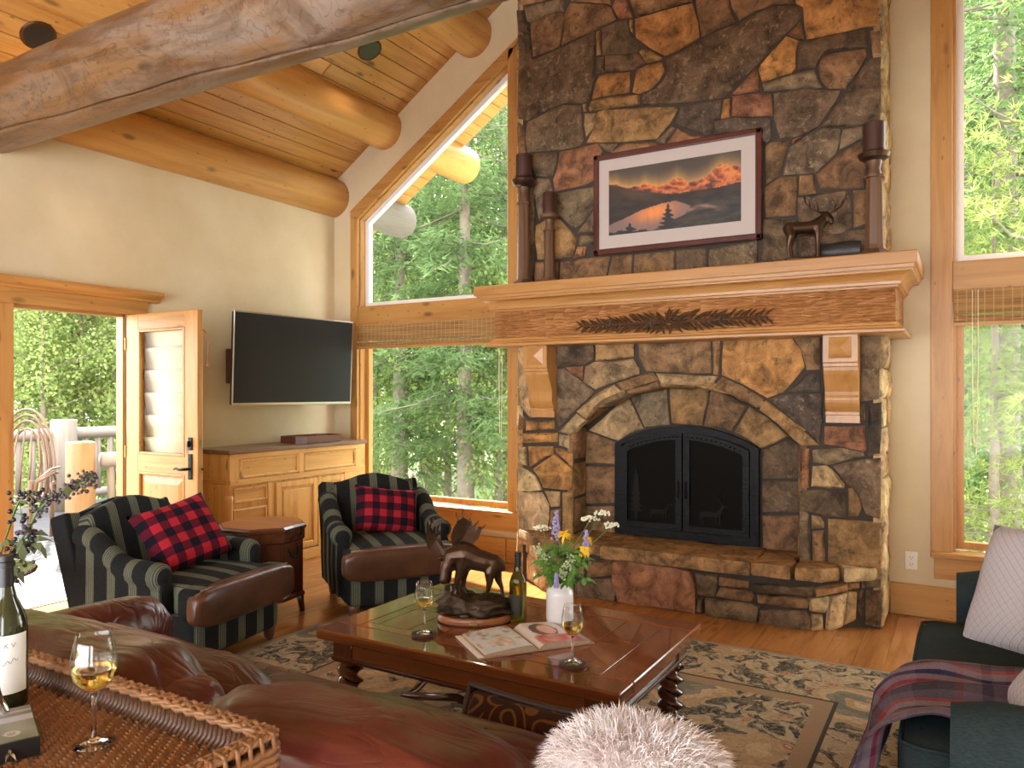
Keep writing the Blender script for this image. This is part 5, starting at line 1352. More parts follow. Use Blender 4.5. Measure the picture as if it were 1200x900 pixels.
for ya in (2.235, 3.875):
    q = B(); rr = []
    for k in range(11):
        u = k/10; x = -0.03+0.93*u; e = 1.0 if u > 0.06 else 0.82+0.18*u/0.06
        hh = 0.675 + 0.045*max(0, u-0.3)
        rr.append([(x, ya+0.118*e*math.cos(th_), hh-0.115+0.118*e*math.sin(th_)) for th_ in [math.pi*1.15-math.pi*1.3*i/12 for i in range(13)]] + [(x, ya+0.085*e, 0.08), (x, ya-0.085*e, 0.08)])
    q.rings(rr); mk('arm', q, G, gs, True, True, angle=60)
for y in (GY0+0.12, GY1-0.12):
    for x in (0.0, 0.8): mk('foot', B().lathe([(0.022, 0.012), (0.03, 0.07)], 10, (x, y, 0)), M['leg'], gs, True, True)
def _diamond():
    q = N('diamond_weave'); v = q.coords(); sp = q.n('SeparateXYZ'); q.l(v, sp.inputs[0])
    a = q.math('ADD', sp.outputs[0], sp.outputs[1]); b_ = q.math('SUBTRACT', sp.outputs[0], sp.outputs[1])
    tri = lambda x, s: q.math('ABSOLUTE', q.math('SUBTRACT', q.math('FRACT', q.math('ADD', q.math('MULTIPLY', x, s), 20)), 0.5))
    d = q.math('MAXIMUM', tri(a, 30), tri(b_, 30)); r = q.math('FRACT', q.math('MULTIPLY', d, 5.0)); ln = q.math('LESS_THAN', r, 0.45)
    c = q.mix(ln, (0.62, 0.58, 0.58), (0.28, 0.255, 0.28)); q.bump(ln, 0.2, 0.003); return q.fin(c, 0.95)
DM = _diamond()
o = mk('diamond_pillow', pillow_mesh(0.54, 0.54, 0.18, seed=4), DM, None, True); tag(o, 'large pale diamond-woven pillow standing at the window end of the loveseat', 'pillow')
orient(o, (0.245, 3.45, 0.70), (-0.62, -0.62, 0.48), roll=R(8))
o = mk('diamond_pillow', pillow_mesh(0.46, 0.46, 0.17, seed=8), DM, None, True); tag(o, 'pale diamond-woven pillow at the loveseat arm beyond the plaid throw', 'pillow')
orient(o, (0.30, 2.60, 0.66), (-0.72, -0.15, 0.66), roll=R(4))
# throw
def _throw():
    q = N('plaid_throw'); tc = q.n('TexCoord'); sp = q.n('SeparateXYZ'); q.l(tc.outputs['UV'], sp.inputs[0]); u, v = sp.outputs[0], sp.outputs[1]
    def bands(x, s, o=0.0): return q.math('FRACT', q.math('ADD', q.math('MULTIPLY', x, s), o))
    st = [(0.0, (0.055,0.045,0.055)), (0.16, (0.20,0.155,0.19)), (0.30, (0.26,0.20,0.22)), (0.42, (0.24,0.045,0.06)), (0.50, (0.22,0.16,0.19)), (0.60, (0.03,0.035,0.085)), (0.68, (0.25,0.20,0.23)), (0.82, (0.30,0.09,0.08)), (0.88, (0.10,0.085,0.11))]
    c1 = q.ramp(bands(v, 2.1, 0.15), st, 'CONSTANT'); c2 = q.ramp(bands(u, 3.2, 0.4), st, 'CONSTANT')
    c = q.mix(0.22, c1, c2); f = q.noise(q.coords(), 140, 2); c = q.hsv(c, v=q.math('ADD', q.math('MULTIPLY', f, 0.6), 0.55), sat=1.1); q.bump(f, 0.3, 0.003); return q.fin(c, 0.98, spec=0.08)
V, Fc, UV = [], [], []
nu, nv = 46, 30
prof = [(0.52, 0.500), (0.30, 0.512), (0.10, 0.505), (-0.10, 0.495), (-0.165, 0.475), (-0.20, 0.42), (-0.22, 0.30), (-0.26, 0.18), (-0.31, 0.04)]
pp = [Vector((a, 0, c)) for a, c in prof]; ln_ = [0]
for a, c in zip(pp, pp[1:]): ln_.append(ln_[-1]+(c-a).length)
def along(s):
    s *= ln_[-1]
    for i in range(len(pp)-1):
        if s <= ln_[i+1]+1e-9: return pp[i].lerp(pp[i+1], (s-ln_[i])/(ln_[i+1]-ln_[i]))
    return pp[-1]
for i in range(nu+1):
    for j in range(nv+1):
        u, v = i/nu, j/nv; p = along(u)
        y = 2.46 + 0.56*v + (0.10*(1-v)*u if False else 0) - 0.05*u*(1-v) + 0.03*u*v
        fold = 0.5+0.5*math.sin(v*15 + 2.5*u + 2*noise.noise((u*2, v*2, 1)))
        hang = max(0, min(1, (u-0.50)/0.15))
        top = 1-hang
        z = p.z + top*(0.050*fold*(0.6+0.6*noise.noise((u*4, v*5, 0))) + 0.012*noise.noise((u*9, v*9, 4)) + 0.012) + 0.01
        x = p.x - hang*(0.055*fold + 0.03*noise.noise((u*3, v*4, 7))) - 0.012
        if hang > 0.9: z = max(z, 0.03)
        V.append((x, y + 0.02*noise.noise((u*4, v*3, 9)), z)); UV.append((u, v))
for i in range(nu):
    for j in range(nv): k = i*(nv+1)+j; Fc.append((k, k+1, k+nv+2, k+nv+1))
th = arr_mesh('throw_blanket', V, Fc, _throw(), None, True)
uvl = th.data.uv_layers.new(name='uv')
for lp in th.data.loops: uvl.data[lp.index].uv = UV[lp.vertex_index]
sm = th.modifiers.new('s', 'SOLIDIFY'); sm.thickness = 0.008; ss = th.modifiers.new('d', 'SUBSURF'); ss.levels = 1; ss.render_levels = 1
tag(th, 'muted red, blue and grey plaid throw draped over the loveseat seat', 'blanket')

# ---- pillows on the leather sofa
def _paisley():
    q = N('paisley_brocade'); v = q.coords(); w_ = q.noise(v, 6, 3)
    vm = q.n('VectorMath', op='SCALE'); nz = q.n('TexNoise'); nz.inputs['Scale'].default_value = 6; q.l(v, nz.inputs[0]); q.l(nz.outputs['Color'], vm.inputs[0]); vm.inputs['Scale'].default_value = 0.12
    ad = q.n('VectorMath', op='ADD'); q.l(v, ad.inputs[0]); q.l(vm.outputs[0], ad.inputs[1])
    d = q.voro(ad.outputs[0], 11.0)
    ln = q.ramp(q.math('FRACT', q.math('MULTIPLY', d, 3.2)), [(0.0, 0.0), (0.62, 0.0), (0.70, 1.0), (0.86, 1.0), (0.92, 0.0)])
    c = q.mix(w_, (0.014, 0.0065, 0.004), (0.042, 0.016, 0.009)); c = q.mix(q.math('MULTIPLY', ln, 0.75), c, (0.14, 0.065, 0.018)); q.bump(ln, 0.2, 0.003); return q.fin(c, 0.9, spec=0.1)
pc = (-0.845, 1.52, 0.555)
t = thing('paisley_pillow', 'dark brown paisley pillow with braided cord edge on the leather sofa', 'pillow', (0, 0, 0))
orient(t, pc, (0.10, -0.80, 0.60), roll=R(-3))
mk('cover', pillow_mesh(0.46, 0.36, 0.15, seed=2), _paisley(), t, True)
e = []
for i in range(49):
    a = 2*math.pi*i/48; u, v = math.cos(a), math.sin(a); k = 1/max(abs(u), abs(v)); u, v = u*k, v*k
    e.append((0.232*u*(1-.07*(1-v*v)), 0.182*v*(1-.07*(1-u*u)), 0.0))
mk('braided_cord', B().tube(e, [0.0075+0.0018*(i % 2) for i in range(49)], 6), plain('dark_braid', (0.022, 0.010, 0.008), 0.6), t, True)
fc = Vector((-0.505, 1.285, 0.705))
t = thing('fur_pillow', 'fluffy white long-haired fur pillow at the end of the leather sofa', 'pillow', fc)
FUR = N('white_fur'); _f = FUR.noise(FUR.coords(), 5, 3); FURM = FUR.fin(FUR.ramp(_f, [(0.35, (0.66, 0.57, 0.54)), (0.6, (0.78, 0.74, 0.73))]), 0.9, spec=0.1)
mk('cushion', B().rbox((0, 0, 0), (0.33, 0.26, 0.28), 2.6, 10), FURM, t, True)
rs_ = np.random.RandomState(4); V, Fc = [], []
nh = 22000
d = rs_.normal(size=(nh, 3)); d /= np.linalg.norm(d, axis=1)[:, None]
Lk = (np.abs(d[:, 0])**2.6+np.abs(d[:, 1])**2.6+np.abs(d[:, 2])**2.6)**(1/2.6); base = d/Lk[:, None]*np.array([.165, .13, .14])
grow = d + rs_.normal(size=(nh, 3))*0.35 + np.array([0.15, -0.1, -0.25]); grow /= np.linalg.norm(grow, axis=1)[:, None]
ln2 = rs_.uniform(0.018, 0.042, nh)[:, None]; sd_ = np.cross(grow, rs_.normal(size=(nh, 3))); sd_ /= np.linalg.norm(sd_, axis=1)[:, None]
P0, P1 = base - sd_*0.0010, base + sd_*0.0010; mid = base + grow*ln2*0.55; tip = base + grow*ln2 + np.array([0, 0, -0.008])
V = np.concatenate([P0, P1, mid - sd_*0.0007, mid + sd_*0.0007, tip]); idx = np.arange(nh)
Fq = [(i, i+nh, i+3*nh, i+2*nh) for i in idx] + [(i+2*nh, i+3*nh, i+4*nh) for i in idx]
fr = arr_mesh('fur', V.tolist(), Fq, FURM, t); fr['kind'] = 'stuff'
# ================================================================== small things
def skin(name, V, E, rad, mat, parent=None, root=0, sub=2):
    me = bpy.data.meshes.new(name); me.from_pydata(V, E, [])
    bm = bmesh.new(); bm.from_mesh(me); ly = bm.verts.layers.skin.verify()
    bm.verts.ensure_lookup_table()
    for i, v in enumerate(bm.verts):
        r = rad[i]; v[ly].radius = r if isinstance(r, tuple) else (r, r); v[ly].use_root = (i == root)
    bm.to_mesh(me); bm.free(); me.materials.append(mat)
    o = link(name, me, parent)
    m1 = o.modifiers.new('skin', 'SKIN'); m1.use_smooth_shade = True; m1.branch_smoothing = 0.6
    m2 = o.modifiers.new('sub', 'SUBSURF'); m2.levels = sub; m2.render_levels = sub
    return o
def cast(name, V, E, rd, mat, parent, vox=0.0035, k=0.86):
    """one continuous sculpted surface grown over a skeleton"""
    q = B()
    for a, b_ in E:
        A, C_ = Vector(V[a]), Vector(V[b_]); r0, r1 = rd[a]*k, rd[b_]*k; n = max(2, int((C_-A).length/(0.35*min(r0, r1)))+1); n = min(n, 24)
        for i in range(n+1): u = i/n; q.sphere(A.lerp(C_, u), r0+(r1-r0)*u, 2)
    o = mk(name, q, mat, parent, True)
    m = o.modifiers.new('r', 'REMESH'); m.mode = 'VOXEL'; m.voxel_size = vox; m.use_smooth_shade = True
    m = o.modifiers.new('s', 'SMOOTH'); m.factor = 0.5; m.iterations = 5
    return o
CAMR = YAW   # turn a thing so that its x runs across the picture

# ---- moose sculpture on the coffee table
S_ = 0.00364
mc = on_z(553, 728, TZ)
ms = thing('moose_sculpture', 'dark bronze moose standing on a rocky base on the coffee table', 'sculpture', (mc.x, mc.y+0.02, TZ), CAMR)
def mp(px, py, y=0.0): return ((px-553)*S_, y, (728-py)*S_)
V = [mp(564,659), mp(574,661), mp(553,656), mp(541,651), mp(531,652,-.004), mp(524,652,-.012), mp(521,662,-.030), mp(519,672,-.038),        # body, neck, head
     mp(537,668,-.026), mp(533,680,-.028), mp(532.5,690,-.026), mp(531,695,-.030),
     mp(542,668,.024), mp(540,680,.026), mp(539.5,690,.024), mp(538,695,.022),
     mp(571,671,-.022), mp(571,682,-.024), mp(569,691,-.022), mp(564,702,-.022), mp(561,705,-.026),
     mp(579,671,.020), mp(581,682,.022), mp(585,691,.020), mp(586,704,.018), mp(583,707,.014),
     mp(524,680,-.020), mp(583,664,.0), mp(518,678,-.042), mp(547,644)]
E = [(0,1),(0,2),(2,3),(3,4),(4,5),(5,6),(6,7),(3,8),(8,9),(9,10),(10,11),(3,12),(12,13),(13,14),(14,15),(1,16),(16,17),(17,18),(18,19),(19,20),(1,21),(21,22),(22,23),(23,24),(24,25),(6,26),(1,27),(7,28)]
V[-1] = mp(569,660); V.append(mp(547,653)); V.append(mp(588,669))
E = [e for e in E if e not in ((0,1),(2,3),(1,21),(3,12),(1,27))] + [(0,29),(29,1),(29,21),(2,30),(30,3),(30,12),(1,27)]
E.append((27,31))
rd = [.054,.048,.058,.066,.054,.040,.032,.026, .026,.016,.011,.012, .026,.016,.011,.012, .028,.018,.011,.010,.012, .028,.018,.011,.010,.012, .010,.030,.024,.050,.062,.008]
cast('body', V, E, rd, M['bronze'], ms)
def palm(pts, d0, d1, nm='antler'):
    """cupped palmate antler: an outline with tines, bent away from the viewer toward its outer end"""
    xs_ = [p[0] for p in pts]; xa, xb = min(xs_), max(xs_); q = B(); n = len(pts)
    f = lambda p, o: Vector(mp(p[0], p[1], d0 + (d1-d0)*abs(p[0]-521)/max(1, max(abs(xa-521), abs(xb-521))) + o))
    c = (sum(p[0] for p in pts)/n, sum(p[1] for p in pts)/n)
    A = [q.bm.verts.new(f(p, 0)) for p in pts]; Bv = [q.bm.verts.new(f(p, .007)) for p in pts]; ca = q.bm.verts.new(f(c, .010)); cb2 = q.bm.verts.new(f(c, .018))
    for i in range(n):
        j = (i+1) % n; q.bm.faces.new((A[i], A[j], ca)); q.bm.faces.new((Bv[j], Bv[i], cb2)); q.bm.faces.new((A[j], A[i], Bv[i], Bv[j]))
    return mk(nm, q, M['bronze'], ms)
palm([(522,650),(517,652),(509,650),(501,643),(497,632),(499,619),(502,612),(504,622),(507,615),(509,625),(513,620),(514,631),(518,640)], -.03, -.055)
palm([(523,650),(527,640),(525,630),(528,620),(533,612),(539,608),(544,611),(546,616),(549,612),(550,620),(553,618),(553,627),(558,620),(562,622),(557,634),(549,642),(540,648),(530,653)], -.005, .055)
q = B()
for a, c, d in (((502,612),(500,603),-.055),((507,615),(506,606),-.05),((513,620),(514,611),-.045),((533,612),(530,602),.02),((539,608),(539,598),.03),((546,613),(549,604),.04),((552,620),(558,613),.05),((556,628),(566,618),.055),((516,650),(508,655),-.05),((527,648),(533,656),-.03)):
    q.tube([mp(a[0], a[1]+5, d), mp(a[0], a[1], d), mp(c[0], c[1], d-.006)], [.007, .006, .002], 6)
mk('tines', q, M['bronze'], ms, True)
mk('ear', B().sphere(mp(530,650,-.006), 0.014, 1, (1.5,.5,.6)).sphere(mp(515,655,-.034), 0.012, 1, (1.3,.5,.6)), M['bronze'], ms, True)
q = B(); bmesh.ops.create_icosphere(q.bm, subdivisions=4, radius=1.0)
for v in q.bm.verts:
    c = v.co.copy(); hx = c.x; top = 0.085 if hx < -0.25 else (0.055 if hx < 0.35 else 0.06)
    nz = 1 + 0.20*noise.noise(c*2.2+Vector((5, 0, 0))) + 0.30*abs(noise.noise(c*6)) + 0.30*noise.noise(c*14)
    v.co = Vector((c.x*0.145*nz, c.y*0.085*nz, 0.052 + (c.z*(top if c.z > 0 else 0.034))*nz + (0.012*math.exp(-((hx+.65)/.3)**2) if c.z > 0 else 0)))
mk('rock', q, plain('bronze_rock', (0.055, 0.036, 0.022), 0.45, 22, 0.6, 0.6, metal=0.6), ms, True)
mk('plinth', B().lathe([(0.150, 0), (0.158, 0.006), (0.158, 0.022), (0.150, 0.030), (0.02, 0.030)], 40, sx=1.0, sy=0.66), M['drumtop'], ms, True, angle=40)
mk('name_plate', B().box((-0.018, -0.108, 0.008), (0.018, -0.1035, 0.021), 0.001, 1), M['brass'], ms)

# ---- elk sculpture on the mantel
S2 = 0.00527
ek = thing('elk_sculpture', 'dark bronze elk with branching antlers standing on the mantel', 'sculpture', (on_y(948, 290, 4.97).x, 4.965, ZM+0.0085), CAMR*0.7)
def ep(px, py, y=0.0): return ((px-952)*S2, y, (300-py)*S2)
V = [ep(940,262), ep(930,262), ep(952,262), ep(961,260), ep(967,254), ep(971,248), ep(975,254,-.02), ep(976,258,-.03),
     ep(961,270,-.022), ep(961,283,-.022), ep(961,300,-.022), ep(964,270,.022), ep(964,283,.022), ep(965,300,.022),
     ep(931,272,-.024), ep(928,284,-.024), ep(930,300,-.024), ep(934,272,.022), ep(932,284,.022), ep(935,300,.022)]
V += [ep(935,262), ep(957,261)]
E = [(0,20),(20,1),(0,2),(2,21),(21,3),(3,4),(4,5),(5,6),(6,7),(3,8),(8,9),(9,10),(21,11),(11,12),(12,13),(1,14),(14,15),(15,16),(20,17),(17,18),(18,19)]
rd = [.046,.046,.046,.050,.040,.030,.026,.017, .026,.014,.013, .026,.014,.013, .030,.015,.013, .030,.015,.013, .046,.048]
cast('body', V, E, rd, M['bronze'], ek, 0.0045)
for sd, pts in ((-1, [(969,246),(962,244),(953,240),(948,233),(946,226)]), (1, [(973,246),(980,243),(988,238),(992,231),(994,224)])):
    q = B().tube([ep(a, c, sd*.01) for a, c in pts], [.006,.0055,.005,.0045,.003], 6)
    for k in (1, 2, 3): a = pts[k]; q.tube([ep(a[0], a[1], sd*.01), ep(a[0]+sd*1.5, a[1]-6, sd*.02-.01), ep(a[0]+sd*3.5, a[1]-11+k, sd*.03-.015)], [.0045,.004,.002], 5)
    mk('antler', q, M['bronze'], ek, True)
mk('plinth', B().rbox((0, 0, 0.004), (0.30, 0.12, 0.024), 5, 6), M['bronze'], ek, True)

# ---- wine glasses
def wineglass(loc, h, label, wine=0.42, coaster=True):
    t = thing('wine_glass', label, 'wine glass', loc, group='glasses of white wine')
    r = h/0.205
    outer = [(0.034,0.0),(0.035,0.002),(0.012,0.006),(0.0045,0.014),(0.0038,0.04),(0.0038,0.082),(0.006,0.092),(0.020,0.101),(0.034,0.118),(0.0395,0.138),(0.039,0.158),(0.0345,0.185),(0.0305,0.205)]
    inner = [(0.0298,0.205),(0.0335,0.185),(0.038,0.158),(0.0385,0.138),(0.033,0.119),(0.019,0.1025),(0.0005,0.096)]
    mk('stem', B().lathe([(a*r, z*r) for a, z in outer[:7]] + [(0.0004, 0.0935*r)], 28), M['stemglass'], t, True)
    mk('bowl', B().lathe([(a*r, z*r) for a, z in [(0.0005, 0.0935)] + outer[7:]+inner], 28), M['wineglass'], t, True)
    wz = 0.0965+ (0.205-0.0965)*wine
    wp = [(0.001,0.0968),(0.0185,0.1035),(0.0325,0.1195),(0.0379,0.1382),(0.0374,min(wz,0.158)),(0.0002,min(wz,0.158))]
    if wz < 0.138: wp = [(0.001,0.0968),(0.0185,0.1035),(0.0325,0.1195),(0.0365,wz),(0.0002,wz)]
    mk('wine', B().lathe([(a*r, z*r) for a, z in wp], 28), M['wine'], t, True, angle=40)
    return t
def coaster(p, label):
    o = mk('coaster', B().lathe([(0.048, 0), (0.050, 0.003), (0.050, 0.010), (0.047, 0.012)], 28, ang=0.1), plain('dark_coaster', (0.06, 0.03, 0.022), 0.35), None, True, angle=40)
    o.location = p; tag(o, label, 'coaster')
p = on_z(497, 745, TZ); coaster(p, 'round dark coaster under the glass beside the moose'); wineglass((p.x, p.y, TZ+0.0125), 0.205, 'glass of white wine on a coaster beside the moose sculpture', 0.30)
p = on_z(671, 780, TZ); coaster(p, 'round dark coaster under the glass beside the open book'); wineglass((p.x, p.y, TZ+0.0125), 0.205, 'glass of white wine on a coaster beside the open book and white vase', 0.36)

# ---- wine bottles
def bottle(loc, h, r, glass, label, lab=None, rz=0, lab_h=(0.28, 0.58), foil=True):
    t = thing('wine_bottle', label, 'bottle', loc, rz)
    mk('glass', B().lathe([(r*.92,0),(r,0.006),(r,h*.50),(r*.97,h*.56),(r*.80,h*.64),(r*.52,h*.72),(r*.38,h*.80),(r*.34,h*.93),(r*.40,h*.935),(r*.40,h*.96),(r*.36,h*.965),(r*.36,h)], 28), glass, t, True)
    if foil: mk('foil', B().lathe([(r*.395,h*.80),(r*.36,h*.93),(r*.42,h*.933),(r*.42,h*.963),(r*.38,h*.968),(r*.38,h*1.004)], 24), M['black'], t, True, angle=40)
    a0, a1 = R(-105), R(60)
    q = B(); q.rings([[((r+.0008)*math.cos(a0+(a1-a0)*i/20), (r+.0008)*math.sin(a0+(a1-a0)*i/20), z) for i in range(21)] for z in (h*lab_h[0]*0.2+0.02, h*lab_h[1])], False, False, False)
    lb = mk('label', q, lab, t, True)
    return t, lb
p = on_z(607, 727, TZ)
bottle((p.x, p.y, TZ), 0.292, 0.0375, M['bottle2'], 'olive green wine bottle between the moose sculpture and the white vase', plain('dark_label', (0.03, 0.028, 0.015), 0.5), R(-90), (0.1, 0.40))

# ---- open book
A_, S0, C_ = on_z(563, 775, TZ), on_z(632, 763, TZ), on_z(697, 756, TZ)
ux = (C_-A_); ux.z = 0; ux.normalize()
bk = thing('open_book', 'large open photo book lying on the coffee table', 'book', (S0.x, S0.y, TZ), math.atan2(ux.y, ux.x))
def page_y(x): return 0.003 + 0.022*min(1, abs(x)/0.03)**0.7*(1-(abs(x)/0.235)**2*0.75)
mk('cover', B().box((-0.245, -0.004, 0.0), (0.235, 0.275, 0.004), 0.001, 1), plain('tan_book_cover', (0.36, 0.25, 0.17), 0.5), bk)
for sg, nm in ((-1, 'left'), (1, 'right')):
    q = B(); wd = 0.215
    top = [(sg*0.002+sg*wd*i/14, page_y(wd*i/14)) for i in range(15)]
    ring0 = [(x, 0.0, 0.0045) for x, z in top] ; poly = [(x, z) for x, z in top] + [(top[-1][0], 0.0045), (top[0][0], 0.0045)]
    q.prism([(x, 0.004, max(z, 0.0046)) for x, z in poly], (0, 0.262, 0)); pg = mk('page_block', q, plain('page_edges', (0.42, 0.33, 0.24), 0.7, 90, 0.25), bk)
    def colL(u, v):
        n1 = noise.noise((u*4, v*4, 1)); n2 = noise.noise((u*9, v*9, 5))
        if u < 0.05 or u > .97: return (.7, .68, .64)
        c = lerp3((.50,.58,.60), (.66,.64,.60), .5+n1); c = lerp3(c, (.30,.20,.13), max(0, n2*1.5+(v-.55)*.9-.1)); 
        if ((u-.5)/.2)**2+((v-.35)/.22)**2 < 1: c = lerp3((.42,.30,.20), (.70,.62,.50), .5+n2)
        return c
    def colR(u, v):
        n1 = noise.noise((u*6, v*6, 3)); c = (.68,.65,.62)
        if ((u-.42)/.26)**2+((v-.62)/.30)**2 < 1: c = (.10,.06,.05)
        if ((u-.48)/.17)**2+((v-.62)/.22)**2 < 1: c = lerp3((.62,.36,.26), (.70,.48,.38), .5+n1)
        if v < .38 and abs(u-.5) < .42: c = lerp3((.50,.08,.06), (.55,.30,.26), .5+n1*1.5)
        if u > .80: c = lerp3(c, (.16,.07,.12), .6)
        return c
    f = colL if sg < 0 else colR
    painted('page', 1, 1, 40, 44, (lambda a, c, f=f, sg=sg: f(1-a if sg < 0 else a, c)), (lambda a, c, sg=sg: (sg*(0.002+wd*a), 0.005+0.26*c, page_y(wd*a)+0.0008)), pg, world=False)
mk('dust_flap', B().box((-0.245, 0.0, 0.005), (-0.222, 0.27, 0.0065)), M['paper'], bk)

# ---- vase and flowers
p = on_z(656, 730, TZ); VC = Vector((p.x, p.y, TZ))
va = mk('white_vase', B().lathe([(0.050,0),(0.055,0.004),(0.058,0.03),(0.058,0.125),(0.054,0.142),(0.040,0.154),(0.035,0.162),(0.037,0.178),(0.034,0.178),(0.032,0.162),(0.036,0.152),(0.050,0.138),(0.050,0.02),(0.004,0.02)], 32), plain('white_glazed_ceramic', (0.78, 0.79, 0.80), 0.18, coat=0.4), None, True, angle=50)
va.location = VC; tag(va, 'glossy white ceramic vase holding wildflowers', 'vase')
rx_ = Vector((math.cos(YAW), math.sin(YAW), 0)); fw_ = Vector((-math.sin(YAW), math.cos(YAW), 0))
VS = 0.00365
def fl(px, py, dep): return VC + rx_*((px-656)*VS) + fw_*dep + Vector((0, 0, (730-py)*VS))
M['stem'] = plain('green_stem', (0.09, 0.17, 0.035), 0.6); M['fleaf'] = plain('green_leaf', (0.10, 0.24, 0.035), 0.5, 14, 0.35)
M['petal_w'] = plain('white_petal', (0.74, 0.76, 0.58), 0.7); M['petal_p'] = plain('lilac_petal', (0.36, 0.31, 0.58), 0.7); M['petal_y'] = plain('yellow_petal', (0.85, 0.55, 0.03), 0.6)
def stem_of(t, tip, r=0.0022):
    a = VC + Vector((rnd.uniform(-.015, .015), rnd.uniform(-.015, .015), 0.165)); m = a.lerp(tip, 0.5) + Vector((0, 0, 0.02))
    b0 = VC + Vector((0, 0, 0.03)); mk('stem', B().tube([b0, a, m, tip], r, 6), M['stem'], t, True, True)
def leafm(q, base, d, ln, wd, up=Vector((0, 0, 1))):
    d = Vector(d).normalized(); s = d.cross(up).normalized(); n = s.cross(d)
    P = [base, base+d*ln*.35+s*wd-n*.004, base+d*ln*.75+s*wd*.8-n*.012, base+d*ln-n*.03, base+d*ln*.75-s*wd*.8-n*.012, base+d*ln*.35-s*wd-n*.004, base+d*ln*.5+n*.006]
    v = [q.bm.verts.new(x) for x in P]
    for i in range(6): q.bm.faces.new((v[i], v[(i+1) % 6], v[6]))
def flower(kind, px, py, dep, label, size=1.0):
    tip = fl(px, py, dep); t = thing('flower', label, 'flower', (VC.x, VC.y, TZ+0.1), group='wildflowers in the white vase')
    stem_of(t, tip); q = B()
    if kind == 'w':
        for k in range(46):
            a = rnd.random()*6.283; r = 0.036*size*math.sqrt(rnd.random()); q.sphere(tip+Vector((r*math.cos(a), r*math.sin(a), 0.012*(1-(r/.036/size)**2)+rnd.uniform(-.004, .004))), rnd.uniform(.0035, .006), 1)
        mk('umbel', q, M['petal_w'], t, True, True)
    elif kind == 'p':
        for k in range(70):
            u = rnd.random(); a = rnd.random()*6.283; r = 0.016*size*(1-u*.7); q.sphere(tip+Vector((r*math.cos(a), r*math.sin(a), -0.075*size+0.105*size*u)), rnd.uniform(.004, .0065), 1, (1, 1, 1.2))
        mk('flower_spike', q, M['petal_p'], t, True, True)
    elif kind == 'y':
        for k in range(26):
            a = rnd.random()*6.283; e = rnd.uniform(-.1, 1.3); leafm(q, tip, (math.cos(a)*math.cos(e), math.sin(a)*math.cos(e), math.sin(e)), 0.026*size, 0.006)
        mk('petals', q, M['petal_y'], t, False, True)
    elif kind == 'g':
        a0 = VC + Vector((0, 0, 0.17))
        for k in range(16):
            u = rnd.uniform(.2, 1.0); b0 = a0.lerp(tip, u); a = rnd.random()*6.283
            leafm(q, b0, (math.cos(a), math.sin(a), rnd.uniform(-.1, .7)), rnd.uniform(.035, .06)*size, rnd.uniform(.010, .016)*size)
        mk('leaves', q, M['fleaf'], t, False, True)
    elif kind == 's':
        a0 = VC + Vector((0, 0, 0.17))
        for k in range(60):
            u = rnd.uniform(.45, 1.0); b0 = a0.lerp(tip, u); q.sphere(b0+Vector((rnd.uniform(-.018, .018), rnd.uniform(-.018, .018), rnd.uniform(-.018, .018))), rnd.uniform(.003, .0055), 1)
        mk('buds', q, plain('pale_green_bud', (0.52, 0.60, 0.36), 0.7), t, True, True)
for a in (('w',707,606,.05,'white umbel flower highest beside the fireplace doors'),('w',692,611,.02,'white umbel flower between lilac spike and tallest umbel',1.1),('w',717,619,.03,'white umbel flower leaning furthest out of the vase'),('w',636,622,.03,'white umbel flower beside the tall lilac spike'),
          ('p',652,612,.04,'tall lilac flower spike rising from the vase',1.15),('p',686,630,-.02,'short lilac flower spike among the white umbels',.9),('p',651,672,-.07,'drooping lilac flower spike at the vase mouth',.6),
          ('y',661,629,.0,'yellow flower under the tall lilac spike',1.3),('y',684,644,-.03,'yellow flower low among the green leaves',1.1),('y',688,634,.02,'yellow flower beside the short lilac spike',.8),
          ('s',628,640,.0,'pale green bud sprig leaning toward the window'),('s',668,650,-.06,'pale green bud sprig in the middle of the bouquet'),('s',660,662,-.08,'pale bud sprig drooping over the vase rim')): flower(*a)
for k, (px_, py_, d_) in enumerate(((640,640,-.03),(655,640,.03),(672,645,-.04),(684,655,.0),(632,655,.02),(645,660,-.07),(676,668,-.05),(688,676,-.04),(634,672,-.03),(662,642,.06))):
    flower('g', px_, py_, d_, 'sprig of green leaves in the white vase')

# ---- sofa table, wicker tray and what stands on it
STZ = 0.79
stb = thing('sofa_table', 'narrow dark console table behind the leather sofa', 'table', (-1.85, 0.68, 0))
mk('top', B().box((-2.75, 0.42, STZ-0.03), (-1.12, 0.93, STZ), 0.005, 2), M['darkX'], stb, world=True)
for x in (-2.70, -1.17):
    for y in (0.46, 0.80): mk('leg', B().box((x-0.025, y-0.025, 0.0), (x+0.025, y+0.025, STZ-0.03), 0.004), M['darkZ'], stb, world=True)
ZT = STZ + 0.022                                   # woven surface of the tray
crn = on_z(322, 858, 0.857)
QX1, QY1 = crn.x, crn.y; QX0, QY0 = QX1-1.02, QY1-0.50
wt = thing('wicker_tray', 'large woven wicker tray with braided rim on the table behind the sofa', 'tray', ((QX0+QX1)/2, (QY0+QY1)/2, STZ))
M['reed'] = plain('brown_wicker', (0.085, 0.036, 0.015), 0.42, 30, 0.6); M['reed2'] = plain('light_wicker', (0.25, 0.118, 0.048), 0.4, 25, 0.6)
